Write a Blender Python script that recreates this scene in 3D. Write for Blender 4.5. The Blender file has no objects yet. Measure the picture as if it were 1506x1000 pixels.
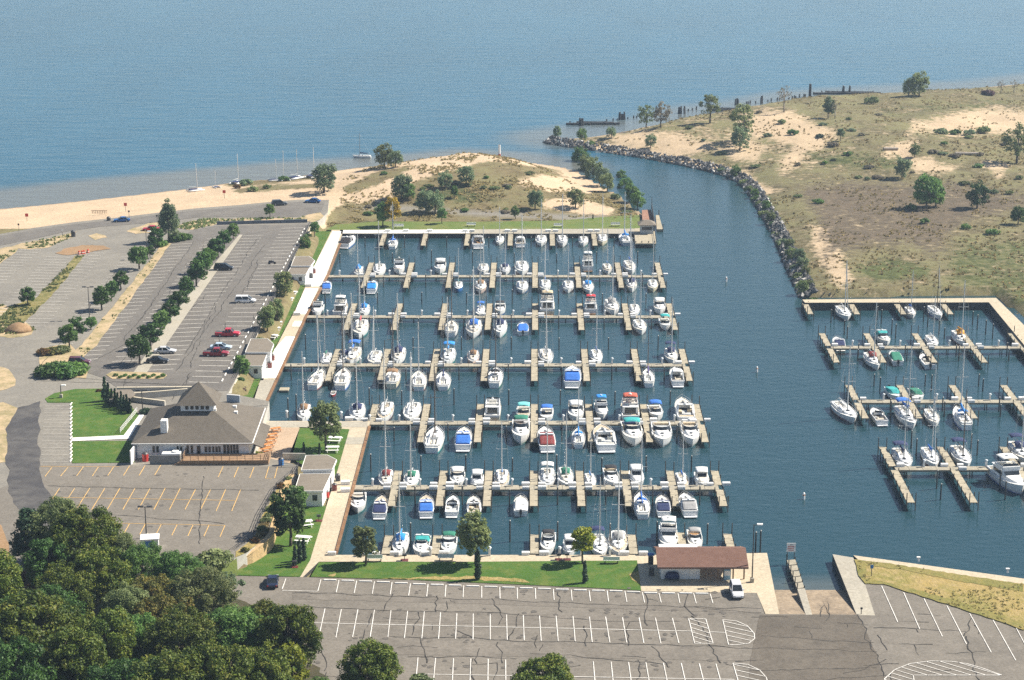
import bpy, math, random
import numpy as np
from mathutils import Vector, Matrix

R = math.radians
sc = bpy.context.scene
COL = sc.collection
rnd = random.Random(7)

# ------------------------------------------------------------------ camera
F, CX, CY, YH, HC = 2900.0, 753.0, 500.0, -300.0, 120.0     # focal length in photo pixels, image centre, horizon row, camera height
P = math.atan((CY - YH) / F)
cam = bpy.data.cameras.new('camera')
co = bpy.data.objects.new('camera', cam); COL.objects.link(co)
co.location = (0, 0, HC); co.rotation_euler = (math.pi / 2 - P, 0, 0)
cam.sensor_fit = 'HORIZONTAL'; cam.sensor_width = 36.0
cam.lens = 36.0 * F / 1506.0
cam.clip_start = 1.0; cam.clip_end = 20000.0
sc.camera = co

# ------------------------------------------------------------------ sky, sun, exposure
SUN_EL, SUN_AZ = R(45), R(17)                                # azimuth: from +X towards +Y
sdir = Vector((math.cos(SUN_AZ) * math.cos(SUN_EL), math.sin(SUN_AZ) * math.cos(SUN_EL), math.sin(SUN_EL)))
w = bpy.data.worlds.new('World'); sc.world = w; w.use_nodes = True
nt = w.node_tree
sky = nt.nodes.new('ShaderNodeTexSky'); sky.sky_type = 'NISHITA'; sky.sun_disc = False
sky.sun_elevation = SUN_EL; sky.sun_rotation = math.pi / 2 - SUN_AZ
sky.air_density = 1.0; sky.dust_density = 0.5; sky.ozone_density = 1.0
bg = nt.nodes['Background']; bg.inputs['Strength'].default_value = 0.06
nt.links.new(sky.outputs[0], bg.inputs[0])
sl = bpy.data.lights.new('sun', 'SUN'); sl.energy = 5.0; sl.angle = R(0.5); sl.color = (1.0, 0.92, 0.79)
so = bpy.data.objects.new('sun', sl); COL.objects.link(so)
so.rotation_euler = sdir.to_track_quat('Z', 'Y').to_euler(); so.location = (200, 300, 300)
sc.view_settings.view_transform = 'Standard'; sc.view_settings.look = 'None'
sc.view_settings.exposure = 0.95; sc.view_settings.gamma = 1.0
try: sc.view_settings.use_curve_mapping = False
except Exception: pass
sc.cycles.use_denoising = False
sc.cycles.max_bounces = 6; sc.cycles.transparent_max_bounces = 8; sc.cycles.volume_bounces = 0
sc.cycles.use_adaptive_sampling = True; sc.cycles.adaptive_threshold = 0.02

# ------------------------------------------------------------------ geometry of the place: a photo pixel and a height give a world point
_cp, _sp = math.cos(P), math.sin(P)
def G(px, py, z=0.0):
    u = (px - CX) / F; v = -(py - CY) / F
    d = Vector((u, _cp + v * _sp, -_sp + v * _cp))
    t = (z - HC) / d.z
    return Vector((d.x * t, d.y * t, z))
def S(py): return (py - YH) * _cp / HC                       # pixels per metre on the ground at row py
def GL(pts, z=0.0): return [G(a, b, z).to_2d() for a, b in pts]
def PX(x, y, z):                                             # world -> photo pixel (numpy ok)
    dz = z - HC
    zc = y * _cp - dz * _sp; yc = -(y * _sp + dz * _cp)
    return CX + F * x / zc, CY + F * yc / zc

# ------------------------------------------------------------------ materials
def sr(r, g, b):
    f = lambda c: (c / 255 / 12.92) if c <= 10.3 else (((c / 255) + 0.055) / 1.055) ** 2.4
    return (f(r), f(g), f(b))
MATS = {}
def mul(c, k): return tuple(min(1, max(0, a * k)) for a in c)
def mat(name, c, rough=0.6, var=0.12, scale=1.0, metal=0.0, bump=0.0, c2=None, detail=4.0, spec=0.5, stretch=None):
    """Principled surface whose colour is broken up by noise in world space."""
    if name in MATS: return MATS[name]
    m = bpy.data.materials.new(name); m.use_nodes = True
    n = m.node_tree; b = n.nodes['Principled BSDF']
    b.inputs['Roughness'].default_value = rough; b.inputs['Metallic'].default_value = metal
    b.inputs['Specular IOR Level'].default_value = spec
    geo = n.nodes.new('ShaderNodeNewGeometry'); tx = n.nodes.new('ShaderNodeTexNoise')
    tx.inputs['Scale'].default_value = scale; tx.inputs['Detail'].default_value = detail; tx.inputs['Roughness'].default_value = 0.62
    src = geo.outputs['Position']
    if stretch:
        mp = n.nodes.new('ShaderNodeMapping'); mp.inputs['Scale'].default_value = stretch
        n.links.new(src, mp.inputs['Vector']); src = mp.outputs[0]
    n.links.new(src, tx.inputs['Vector'])
    rp = n.nodes.new('ShaderNodeValToRGB')
    rp.color_ramp.elements[0].position = 0.32; rp.color_ramp.elements[1].position = 0.68
    rp.color_ramp.elements[0].color = (*mul(c, 1 - var), 1)
    rp.color_ramp.elements[1].color = (*(c2 if c2 else mul(c, 1 + var)), 1)
    n.links.new(tx.outputs[0], rp.inputs[0]); n.links.new(rp.outputs[0], b.inputs['Base Color'])
    if bump:
        bp = n.nodes.new('ShaderNodeBump'); bp.inputs['Strength'].default_value = bump; bp.inputs['Distance'].default_value = 0.2
        n.links.new(tx.outputs[0], bp.inputs['Height']); n.links.new(bp.outputs[0], b.inputs['Normal'])
    m.diffuse_color = (*c, 1); MATS[name] = m
    return m
def ground_mat(name, c, c2, c3=None, s1=0.05, s2=0.6, s3=4.0, bump=0.0, rough=0.9, stain=None):
    """Two scales of patchiness and a fine grain, all in world space."""
    if name in MATS: return MATS[name]
    m = bpy.data.materials.new(name); m.use_nodes = True
    n = m.node_tree; b = n.nodes['Principled BSDF']; b.inputs['Roughness'].default_value = rough
    b.inputs['Specular IOR Level'].default_value = 0.25
    geo = n.nodes.new('ShaderNodeNewGeometry')
    def noise(s, det=5, rgh=0.6):
        t = n.nodes.new('ShaderNodeTexNoise'); t.inputs['Scale'].default_value = s; t.inputs['Detail'].default_value = det
        t.inputs['Roughness'].default_value = rgh; n.links.new(geo.outputs['Position'], t.inputs['Vector']); return t.outputs[0]
    def ramp(v, a, bb):
        r = n.nodes.new('ShaderNodeMapRange'); r.inputs[1].default_value = a; r.inputs[2].default_value = bb
        n.links.new(v, r.inputs[0]); return r.outputs[0]
    def mix(f, a, bb):
        x = n.nodes.new('ShaderNodeMix'); x.data_type = 'RGBA'
        if isinstance(f, float): x.inputs[0].default_value = f
        else: n.links.new(f, x.inputs[0])
        for s, v in ((6, a), (7, bb)):
            if isinstance(v, tuple): x.inputs[s].default_value = (*v, 1)
            else: n.links.new(v, x.inputs[s])
        return x.outputs[2]
    col = mix(ramp(noise(s1), 0.35, 0.65), c, c2)
    col = mix(ramp(noise(s2), 0.45, 0.75), col, c3 if c3 else c2)
    g = n.nodes.new('ShaderNodeMix'); g.data_type = 'RGBA'; g.blend_type = 'MULTIPLY'; g.inputs[0].default_value = 1.0
    n.links.new(col, g.inputs[6])
    fr = n.nodes.new('ShaderNodeMapRange'); fr.inputs[1].default_value = 0.25; fr.inputs[2].default_value = 0.75
    fr.inputs[3].default_value = 0.78; fr.inputs[4].default_value = 1.2
    n.links.new(noise(s3, 3), fr.inputs[0]); n.links.new(fr.outputs[0], g.inputs[7])
    col = g.outputs[2]
    n.links.new(col, b.inputs['Base Color'])
    if bump:
        bp = n.nodes.new('ShaderNodeBump'); bp.inputs['Strength'].default_value = bump; bp.inputs['Distance'].default_value = 0.3
        n.links.new(noise(s3 * 0.5, 5), bp.inputs['Height']); n.links.new(bp.outputs[0], b.inputs['Normal'])
    MATS[name] = m
    return m

# ------------------------------------------------------------------ mesh collecting
class MB:
    def __init__(s): s.v = []; s.f = []; s.m = []
    def add(s, vs, fs, mi=0):
        k = len(s.v); s.v += [tuple(v) for v in vs]; s.f += [tuple(i + k for i in f) for f in fs]; s.m += [mi] * len(fs); return s
    def box(s, x0, x1, y0, y1, z0, z1, mi=0):
        return s.add([(x0, y0, z0), (x1, y0, z0), (x1, y1, z0), (x0, y1, z0), (x0, y0, z1), (x1, y0, z1), (x1, y1, z1), (x0, y1, z1)],
                     [(0, 3, 2, 1), (4, 5, 6, 7), (0, 1, 5, 4), (1, 2, 6, 5), (2, 3, 7, 6), (3, 0, 4, 7)], mi)
    def bev(s, x0, x1, y0, y1, z0, z1, b=0.03, mi=0):            # box with chamfered top edge
        v = [(x0, y0, z0), (x1, y0, z0), (x1, y1, z0), (x0, y1, z0), (x0, y0, z1 - b), (x1, y0, z1 - b), (x1, y1, z1 - b), (x0, y1, z1 - b),
             (x0 + b, y0 + b, z1), (x1 - b, y0 + b, z1), (x1 - b, y1 - b, z1), (x0 + b, y1 - b, z1)]
        f = [(0, 3, 2, 1)] + [(i, (i + 1) % 4, 4 + (i + 1) % 4, 4 + i) for i in range(4)] + [(4 + i, 4 + (i + 1) % 4, 8 + (i + 1) % 4, 8 + i) for i in range(4)] + [(8, 9, 10, 11)]
        return s.add(v, f, mi)
    def tube(s, a, b, r0, r1=None, n=6, mi=0, cap=True):
        a = Vector(a); b = Vector(b); r1 = r0 if r1 is None else r1
        d = (b - a).normalized(); u = d.orthogonal().normalized(); v = d.cross(u)
        vs = []
        for c, r in ((a, r0), (b, r1)):
            for i in range(n):
                t = 2 * math.pi * i / n; vs.append(c + u * (r * math.cos(t)) + v * (r * math.sin(t)))
        fs = [(i, (i + 1) % n, n + (i + 1) % n, n + i) for i in range(n)]
        if cap: fs += [tuple(range(n - 1, -1, -1)), tuple(range(n, 2 * n))]
        return s.add(vs, fs, mi)
    def path(s, pts, r, n=5, mi=0):
        for a, b in zip(pts[:-1], pts[1:]): s.tube(a, b, r, r, n, mi)
        return s
    def bar(s, a, b, w, h, mi=0):                                # flat bar between two points, width w across, height h down
        a = Vector(a); b = Vector(b); d = (b - a).normalized(); u = d.cross(Vector((0, 0, 1)))
        u = u.normalized() if u.length > 1e-6 else Vector((1, 0, 0)); n = u.cross(d)
        vs = [c + u * (w / 2 * i) + n * (h / 2 * j) for c in (a, b) for i, j in ((-1, -1), (1, -1), (1, 1), (-1, 1))]
        return s.add(vs, [(0, 1, 2, 3), (7, 6, 5, 4), (0, 4, 5, 1), (1, 5, 6, 2), (2, 6, 7, 3), (3, 7, 4, 0)], mi)
    def prism(s, poly, z0, z1, mi=0, ms=None, bottom=False):
        n = len(poly); ar = sum(poly[i][0] * poly[(i + 1) % n][1] - poly[(i + 1) % n][0] * poly[i][1] for i in range(n))
        if ar < 0: poly = poly[::-1]
        zt = z1 if hasattr(z1, '__len__') else [z1] * n
        vs = [(p[0], p[1], z0) for p in poly] + [(p[0], p[1], zt[i]) for i, p in enumerate(poly)]
        s.add(vs, [tuple(range(n, 2 * n))], mi)
        k = len(s.v) - 2 * n
        fs = [(i, (i + 1) % n, n + (i + 1) % n, n + i) for i in range(n)]
        s.f += [tuple(i + k for i in f) for f in fs]; s.m += [mi if ms is None else ms] * n
        if bottom: s.f.append(tuple(k + i for i in range(n - 1, -1, -1))); s.m.append(mi if ms is None else ms)
        return s
    def loft(s, rings, mi=0, closed=True, caps=True):
        n = len(rings[0]); vs = [v for r in rings for v in r]; fs = []
        for k in range(len(rings) - 1):
            for i in range(n if closed else n - 1):
                j = (i + 1) % n; fs.append((k * n + i, k * n + j, (k + 1) * n + j, (k + 1) * n + i))
        if caps and closed: fs += [tuple(range(n - 1, -1, -1)), tuple(range((len(rings) - 1) * n, len(rings) * n))]
        return s.add(vs, fs, mi)
    def mesh(s, name, mats, smooth=False):
        me = bpy.data.meshes.new(name); me.from_pydata(s.v, [], s.f)
        for m in mats: me.materials.append(m)
        if len(mats) > 1: me.polygons.foreach_set('material_index', s.m)
        if smooth: me.polygons.foreach_set('use_smooth', [True] * len(s.f))
        me.update(); return me
def obj(name, mb, mats, parent=None, smooth=False, loc=None, rz=0.0):
    mats = mats if isinstance(mats, (list, tuple)) else [mats]
    me = mb if isinstance(mb, bpy.types.Mesh) else mb.mesh(name, mats, smooth)
    o = bpy.data.objects.new(name, me); COL.objects.link(o)
    if parent is not None: o.parent = parent
    if loc is not None: o.location = loc
    o.rotation_euler[2] = rz
    return o
def tag(o, label=None, cat=None, group=None, kind=None):
    for k, v in (('label', label), ('category', cat), ('group', group), ('kind', kind)):
        if v: o[k] = v
    return o
def thing(name, label, cat, loc=(0, 0, 0), rz=0.0, group=None):
    o = bpy.data.objects.new(name, None); COL.objects.link(o); o.location = loc; o.rotation_euler[2] = rz
    o.empty_display_size = 0.5
    return tag(o, label, cat, group)
def copy_tree(o, parent=None):
    c = o.copy(); COL.objects.link(c)
    if parent is not None: c.parent = parent
    for ch in CHILD.get(o.name, ()): copy_tree(ch, c)
    return c
CHILD = {}
def learn(root):                                             # remember a prototype's tree before it is copied
    kids = list(root.children); CHILD[root.name] = kids
    for k in kids: learn(k)
ONES = 'zeroth first second third fourth fifth sixth seventh eighth ninth tenth eleventh twelfth thirteenth fourteenth fifteenth sixteenth seventeenth eighteenth nineteenth'.split()
TENS = {20: 'twent', 30: 'thirt', 40: 'fort', 50: 'fift', 60: 'sixt', 70: 'sevent', 80: 'eight', 90: 'ninet'}
def nth(n):
    if n < 20: return ONES[n]
    t = n // 10 * 10
    return TENS[t] + ('ieth' if n == t else 'y-' + ONES[n - t])
def struct(name, mb, mats, smooth=False): return tag(obj(name, mb, mats, smooth=smooth), kind='structure')

# ------------------------------------------------------------------ plan helpers (numpy)
def inside(poly, x, y):
    r = np.zeros(x.shape, bool); n = len(poly)
    for i in range(n):
        x0, y0 = poly[i]; x1, y1 = poly[(i + 1) % n]
        if y0 == y1: continue
        c = (y0 > y) != (y1 > y)
        r ^= c & (x < (x1 - x0) * (y - y0) / (y1 - y0) + x0)
    return r
def dist(line, x, y, closed=True):
    d = np.full(x.shape, 1e9); n = len(line)
    for i in range(n if closed else n - 1):
        x0, y0 = line[i]; x1, y1 = line[(i + 1) % n]
        L = (x1 - x0) ** 2 + (y1 - y0) ** 2 + 1e-9
        t = np.clip(((x - x0) * (x1 - x0) + (y - y0) * (y1 - y0)) / L, 0, 1)
        d = np.minimum(d, (x - x0 - t * (x1 - x0)) ** 2 + (y - y0 - t * (y1 - y0)) ** 2)
    return np.sqrt(d)
def sdist(poly, x, y): return np.where(inside(poly, x, y), 1, -1) * dist(poly, x, y)
def sstep(a, b, x):
    t = np.clip((x - a) / (b - a), 0, 1); return t * t * (3 - 2 * t)
def vnoise(x, y, seed=0):
    xi = np.floor(x).astype(np.int64); yi = np.floor(y).astype(np.int64); fx = x - xi; fy = y - yi
    def h(a, b):
        k = (a * 374761393 + b * 668265263 + seed * 1442695041) & 0xffffffff
        k = ((k ^ (k >> 13)) * 1274126177) & 0xffffffff
        return ((k ^ (k >> 16)) & 0xffff) / 65535.0
    u = fx * fx * (3 - 2 * fx); v = fy * fy * (3 - 2 * fy)
    return (h(xi, yi) * (1 - u) + h(xi + 1, yi) * u) * (1 - v) + (h(xi, yi + 1) * (1 - u) + h(xi + 1, yi + 1) * u) * v
def fbm(x, y, s, oct=4, seed=0):
    a = 0.0; k = 1.0; tot = 0.0
    for i in range(oct):
        a = a + k * vnoise(x / s, y / s, seed + i); tot += k; k *= 0.5; s *= 0.5
    return a / tot
# ================================================================== THE SETTING
ZL, ZU, ZE = 1.3, 3.5, 1.9                                   # lower promenade, upper car parks, east quay
W_PX = [(-700, 345), (-250, 322), (0, 307), (60, 301), (120, 295), (200, 286), (260, 279), (320, 271), (360, 266), (400, 263), (440, 259), (480, 252), (520, 247),
        (560, 243), (600, 238), (640, 233), (680, 230), (720, 231), (760, 235), (800, 241), (830, 246), (852, 251), (868, 262), (884, 271),
        (903, 282), (922, 293), (936, 305), (943, 316), (938, 330), (700, 333), (520, 334), (478, 345), (430, 450), (378, 560), (378, 640), (518, 642),
        (478, 800), (476, 831), (900, 831), (1100, 838), (1108, 912), (1292, 912), (1290, 866), (1262, 840), (1506, 872), (1900, 925), (1900, 1500), (-700, 1500)]
E_PX = [(803, 211), (815, 205), (850, 203), (880, 200), (915, 194), (950, 186), (1000, 178), (1050, 169), (1100, 159), (1160, 148), (1200, 146),
        (1250, 144), (1310, 139), (1380, 134), (1506, 123), (1800, 100), (2300, 90), (2300, 700), (1640, 560), (1510, 470), (1470, 434), (1182, 437), (1165, 400), (1132, 330), (1100, 279),
        (1070, 259), (1000, 242), (940, 231), (880, 221), (820, 214)]
U_PX = [(-900, 430), (-300, 368), (0, 344), (50, 335), (110, 326.5), (180, 319), (230, 313), (290, 306), (350, 301.5), (400, 296.5), (440, 293.5), (484, 294), (482, 312), (470, 324), (455, 329), (345, 562), (336, 578), (396, 590), (372, 668), (438, 684),
        (432, 700), (421, 712), (412, 718), (408, 730), (406, 740), (404, 752), (398, 768), (393, 779), (391, 786), (386, 793), (376, 803), (362, 813), (347, 820), (330, 826), (300, 832), (200, 838), (60, 850), (-900, 900)]
LOW_PX = [(480, 346), (505, 322), (700, 324), (800, 324), (945, 318), (950, 345)]
WL, EL = GL(W_PX), GL(E_PX)
UL, LOWL = GL(U_PX, ZU), GL(LOW_PX, ZL)
LOWZ = [GL(p, ZL) for p in (
    [(492, 339), (436, 450), (383, 560), (345, 600), (380, 700), (440, 690), (425, 720), (410, 790), (395, 815), (300, 835), (290, 850), (-900, 950), (-900, 1600), (1900, 1600), (1900, 900), (1506, 850), (1225, 812), (1120, 812), (494, 818), (545, 618), (388, 600), (510, 340)],
    [(470, 327), (960, 322), (960, 345), (470, 345)])]
_DW = [(700, 252, 4.5, 34), (610, 262, 2.0, 26), (545, 276, 2.2, 24), (765, 252, 3.0, 28), (650, 290, 2.6, 22), (740, 292, 1.5, 24), (862, 266, 1.5, 18), (800, 285, 1.2, 22), (430, 262, 1.2, 30)]
_DE = [(1125, 182, 5.5, 42), (1215, 205, 3.5, 26), (1290, 165, 3.5, 50), (1420, 172, 5.5, 50), (1270, 222, 4.5, 34), (1050, 190, 4.0, 34), (1350, 232, 2.5, 30), (1180, 245, 2.5, 26),
       (1450, 235, 2.5, 34), (1000, 205, 2.5, 26), (1330, 200, 2.0, 30), (960, 200, 2.0, 20), (1400, 250, 2.0, 24)]
_DW = [(*G(a, b).to_2d(), h * .5, r) for a, b, h, r in _DW]; _DE = [(*G(a, b).to_2d(), h * .42, r) for a, b, h, r in _DE]
def hW(x, y):
    x = np.asarray(x, float); y = np.asarray(y, float)
    d = sdist(WL, x, y)
    z = 2.7 * sstep(-1, 42, d)
    for bx, by, h, r in _DW: z = z + h * np.exp(-((x - bx) ** 2 + ((y - by) * 0.8) ** 2) / (r * r)) * sstep(4, 26, d)
    z = z + (fbm(x, y, 18, 4, 3) - 0.5) * 1.8 * sstep(14, 40, d) + (fbm(x, y, 5, 3, 9) - 0.5) * 0.5 * sstep(3, 12, d)
    du = sdist(UL, x, y); z = z + (3.25 - z) * sstep(-14, 1, du)
    dl = sdist(LOWL, x, y); z = z + (1.1 - z) * sstep(-14, 0, dl)
    z = np.where(du > 0.0, 3.2, z)
    for p in LOWZ:
        dp = sdist(p, x, y); z = np.where((dp > -1.5) & (du < 0.5), np.minimum(z, 0.9), z)
    return np.where(d < 0, np.maximum(-2.5, d * 0.5 - 0.05), z)
def hE(x, y):
    x = np.asarray(x, float); y = np.asarray(y, float)
    d = sdist(EL, x, y)
    z = 1.7 * sstep(-1, 14, d)
    for bx, by, h, r in _DE: z = z + h * np.exp(-((x - bx) ** 2 + ((y - by) * 0.8) ** 2) / (r * r)) * sstep(4, 22, d)
    px, py = PX(x, y, 1.0)
    flat = sstep(300, 245, py)
    z = z + (fbm(x, y, 20, 4, 5) - 0.5) * (1.0 + 2.4 * flat) * sstep(8, 30, d) + (fbm(x, y, 5, 3, 11) - 0.5) * 0.7 * sstep(3, 10, d)
    qd = dist(GL([(1182, 437), (1467, 434), (1640, 560)]), x, y, False)
    z = z + (ZE - 0.15 - z) * sstep(14, 3, qd)
    return np.where(d < 0, np.maximum(-2.5, d * 0.5 - 0.05), z)
def GT(px, py, h=hW):                                        # the point of the terrain seen at a photo pixel
    z = 2.0
    for _ in range(7):
        g = G(px, py, z); z = float(h(np.array([g.x]), np.array([g.y]))[0])
    return Vector((g.x, g.y, z))

def terrain(name, hf, xs, ys, attrs, m):
    X, Y = np.meshgrid(xs, ys); Z = hf(X.ravel(), Y.ravel()).reshape(X.shape)
    nx, ny = len(xs), len(ys)
    keep = Z > -2.4
    vs = np.stack([X.ravel(), Y.ravel(), Z.ravel()], 1)
    I = np.arange(nx * ny).reshape(ny, nx)
    q = np.stack([I[:-1, :-1], I[:-1, 1:], I[1:, 1:], I[1:, :-1]], -1)
    ok = keep[:-1, :-1] | keep[:-1, 1:] | keep[1:, 1:] | keep[1:, :-1]
    fs = q[ok]
    used = np.unique(fs); mp = -np.ones(nx * ny, int); mp[used] = np.arange(len(used))
    vs = vs[used]; fs = mp[fs]
    me = bpy.data.meshes.new(name); me.from_pydata(vs.tolist(), [], fs.tolist()); me.materials.append(m)
    px, py = PX(vs[:, 0], vs[:, 1], vs[:, 2])
    for k, fn in attrs.items():
        a = me.attributes.new(k, 'FLOAT', 'POINT'); a.data.foreach_set('value', np.clip(fn(px, py, vs), 0, 1).astype(np.float32))
    me.polygons.foreach_set('use_smooth', [True] * len(fs)); me.update()
    o = bpy.data.objects.new(name, me); COL.objects.link(o); o['kind'] = 'structure'
    return o
def soft(poly, px, py, wd):                                  # 1 inside a traced outline, fading over wd pixels
    return np.clip(sdist(poly, px, py * 1.0) / wd * 0.5 + 0.5, 0, 1)

def dune_mat(name, sand, brown, green, grey):
    m = bpy.data.materials.new(name); m.use_nodes = True; n = m.node_tree; L = n.links.new
    b = n.nodes['Principled BSDF']; b.inputs['Roughness'].default_value = 0.95; b.inputs['Specular IOR Level'].default_value = 0.1
    geo = n.nodes.new('ShaderNodeNewGeometry')
    def noise(s, det=6, rg=0.65):
        t = n.nodes.new('ShaderNodeTexNoise'); t.inputs['Scale'].default_value = s; t.inputs['Detail'].default_value = det; t.inputs['Roughness'].default_value = rg
        L(geo.outputs['Position'], t.inputs['Vector']); return t.outputs[0]
    def attr(k):
        a = n.nodes.new('ShaderNodeAttribute'); a.attribute_name = k; return a.outputs['Fac']
    def mth(op, a, bb):
        x = n.nodes.new('ShaderNodeMath'); x.operation = op
        for i, v in enumerate((a, bb)):
            if isinstance(v, (int, float)): x.inputs[i].default_value = v
            else: L(v, x.inputs[i])
        return x.outputs[0]
    def rng(v, a, bb, c=0.0, d=1.0):
        r = n.nodes.new('ShaderNodeMapRange'); r.inputs[1].default_value = a; r.inputs[2].default_value = bb; r.inputs[3].default_value = c; r.inputs[4].default_value = d
        L(v, r.inputs[0]); return r.outputs[0]
    def mix(f, a, bb):
        x = n.nodes.new('ShaderNodeMix'); x.data_type = 'RGBA'; L(f, x.inputs[0])
        for s_, v in ((6, a), (7, bb)):
            if isinstance(v, tuple): x.inputs[s_].default_value = (*v, 1)
            else: L(v, x.inputs[s_])
        return x.outputs[2]
    n1 = noise(0.09); n2 = noise(0.45); n3 = noise(2.2, 4)
    def cover(k, gain=1.0):                                  # attribute pushed through noise so its edge breaks up into tufts
        return rng(mth('ADD', mth('MULTIPLY', attr(k), gain), mth('ADD', mth('MULTIPLY', n1, 0.45), mth('MULTIPLY', n2, 0.75))), 0.98, 1.16)
    s = mix(rng(n1, 0.35, 0.65), sand, mul(sand, 0.86))
    br = mix(rng(n2, 0.4, 0.62), brown, mul(brown, 0.62)); br = mix(rng(n1, 0.42, 0.62), br, tuple(a * 0.8 + g * 0.45 for a, g in zip(brown, green)))
    gr = mix(rng(n2, 0.4, 0.62), green, mul(green, 0.6))
    col = mix(cover('veg'), s, br); col = mix(cover('green'), col, gr); col = mix(cover('purple'), col, mix(rng(n2, 0.4, 0.65), (0.145, 0.113, 0.08), (0.09, 0.075, 0.052)))
    col = mix(rng(attr('wet'), 0.2, 0.9), col, mul(sand, 0.5)); col = mix(attr('grey'), col, grey)
    g = n.nodes.new('ShaderNodeMix'); g.data_type = 'RGBA'; g.blend_type = 'MULTIPLY'; g.inputs[0].default_value = 1.0
    L(col, g.inputs[6]); L(rng(n3, 0.3, 0.7, 0.72, 1.22), g.inputs[7]); L(g.outputs[2], b.inputs['Base Color'])
    bp = n.nodes.new('ShaderNodeBump'); bp.inputs['Strength'].default_value = 0.5; bp.inputs['Distance'].default_value = 0.5
    L(n2, bp.inputs['Height']); L(bp.outputs[0], b.inputs['Normal'])
    return m
SAND = (0.53, 0.405, 0.275)
MW = dune_mat('dune_ground', SAND, (0.185, 0.148, 0.08), (0.085, 0.105, 0.04), (0.24, 0.225, 0.2))
VEG_W = [[(478, 322), (500, 300), (505, 275), (560, 250), (640, 238), (700, 234), (800, 246), (850, 258), (935, 300), (945, 335), (480, 340)], [(330, 272), (350, 265), (430, 259), (480, 253), (480, 262), (420, 268), (345, 276)],
         [(340, 280), (380, 272), (470, 270), (470, 276), (400, 280), (350, 284)]]
SANDY_W = [[(470, 285), (520, 282), (560, 268), (590, 255), (620, 246), (640, 246), (600, 270), (585, 290), (560, 298), (500, 300)], [(600, 250), (650, 238), (720, 234), (690, 246), (640, 258), (590, 275)],
           [(760, 262), (800, 256), (850, 262), (880, 275), (860, 285), (800, 282), (765, 275)], [(800, 292), (860, 292), (905, 305), (900, 318), (850, 315), (790, 306)], [(830, 250), (870, 262), (890, 280), (860, 280)]]
def a_veg(px, py, v):
    r = np.zeros(px.shape)
    for p in VEG_W: r = np.maximum(r, soft(p, px, py, 6))
    for p in SANDY_W: r = r * (1 - 0.85 * soft(p, px, py, 8))
    r = np.where(py > 336, np.maximum(r, 0.7), r)
    return r * 0.95
def a_green(px, py, v): return 0.5 * soft([(490, 320), (560, 322), (640, 324), (945, 322), (945, 340), (480, 340)], px, py, 5) + 0.55 * soft([(600, 285), (660, 262), (720, 275), (780, 290), (700, 305), (620, 300)], px, py, 14)
def a_grey(px, py, v): return soft([(520, 306), (580, 301), (640, 306), (700, 310), (780, 313), (860, 317), (900, 320), (890, 325), (780, 321), (700, 317), (640, 313), (570, 309)], px, py, 3) * 0.9
def wetW(px, py, v): return sstep(3.0, 0.0, np.where(py < 330, dist(WL[:28], v[:, 0], v[:, 1], False), 99))
zero = lambda px, py, v: np.zeros(px.shape)
terrain('west_land', hW, np.arange(-320, 330, 2.0), np.arange(190, 770, 2.0), dict(veg=a_veg, green=a_green, purple=zero, wet=wetW, grey=a_grey), MW)

ME = dune_mat('grassland_ground', (0.50, 0.385, 0.255), (0.170, 0.145, 0.080), (0.105, 0.12, 0.045), (0.2, 0.2, 0.2))
SANDY_E = [[(1095, 178), (1130, 168), (1165, 170), (1225, 200), (1200, 215), (1130, 195), (1100, 200)], [(1345, 182), (1400, 172), (1440, 163), (1520, 166), (1600, 160), (1600, 190), (1506, 192), (1400, 195), (1340, 192)],
           [(1310, 215), (1345, 212), (1330, 232), (1305, 228)], [(1335, 235), (1370, 238), (1400, 250), (1350, 250)], [(1155, 232), (1180, 218), (1170, 240), (1150, 250)], [(1195, 335), (1215, 340), (1250, 410), (1235, 420), (1205, 370)],
           [(900, 200), (1000, 205), (1040, 215), (1000, 225), (920, 212)], [(1450, 240), (1480, 245), (1470, 255)], [(1080, 205), (1115, 215), (1110, 235), (1080, 228)]]
def aE_veg(px, py, v):
    r = np.full(px.shape, 0.64) - 0.12 * soft([(850, 190), (1130, 160), (1250, 200), (1200, 240), (1000, 240)], px, py, 30)
    for p in SANDY_E: r = r * (1 - 0.75 * soft(p, px, py, 12))
    return r * np.where(py > 285, 1.0, sstep(1.0, 9.0, sdist(EL, v[:, 0], v[:, 1])))
def aE_green(px, py, v):
    r = 0.62 * soft([(1255, 385), (1310, 372), (1375, 388), (1370, 415), (1290, 420), (1255, 405)], px, py, 14)
    r = np.maximum(r, 0.52 * soft([(1380, 345), (1700, 320), (1700, 560), (1500, 470), (1400, 430), (1300, 432), (1380, 400)], px, py, 30))
    r = np.maximum(r, 0.5 * soft([(1110, 285), (1140, 285), (1215, 430), (1185, 437), (1130, 330)], px, py, 12))
    r = np.maximum(r, 0.5 * soft([(1170, 215), (1330, 215), (1350, 260), (1300, 265), (1180, 250)], px, py, 18))
    return np.maximum(r, 0.42 * soft([(1250, 150), (1500, 132), (1500, 165), (1300, 180)], px, py, 14))
def aE_purple(px, py, v): return 0.60 * soft([(1150, 262), (1250, 250), (1420, 255), (1506, 270), (1600, 300), (1420, 345), (1380, 395), (1330, 372), (1240, 385), (1200, 420), (1190, 330)], px, py, 30)
def wetE(px, py, v): return sstep(3.0, 0.0, np.where(py < 212, dist(EL[:17], v[:, 0], v[:, 1], False), 99))
terrain('east_land', hE, np.arange(20, 560, 2.0), np.arange(380, 1080, 2.0), dict(veg=aE_veg, green=aE_green, purple=aE_purple, wet=wetE, grey=zero), ME)

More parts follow.
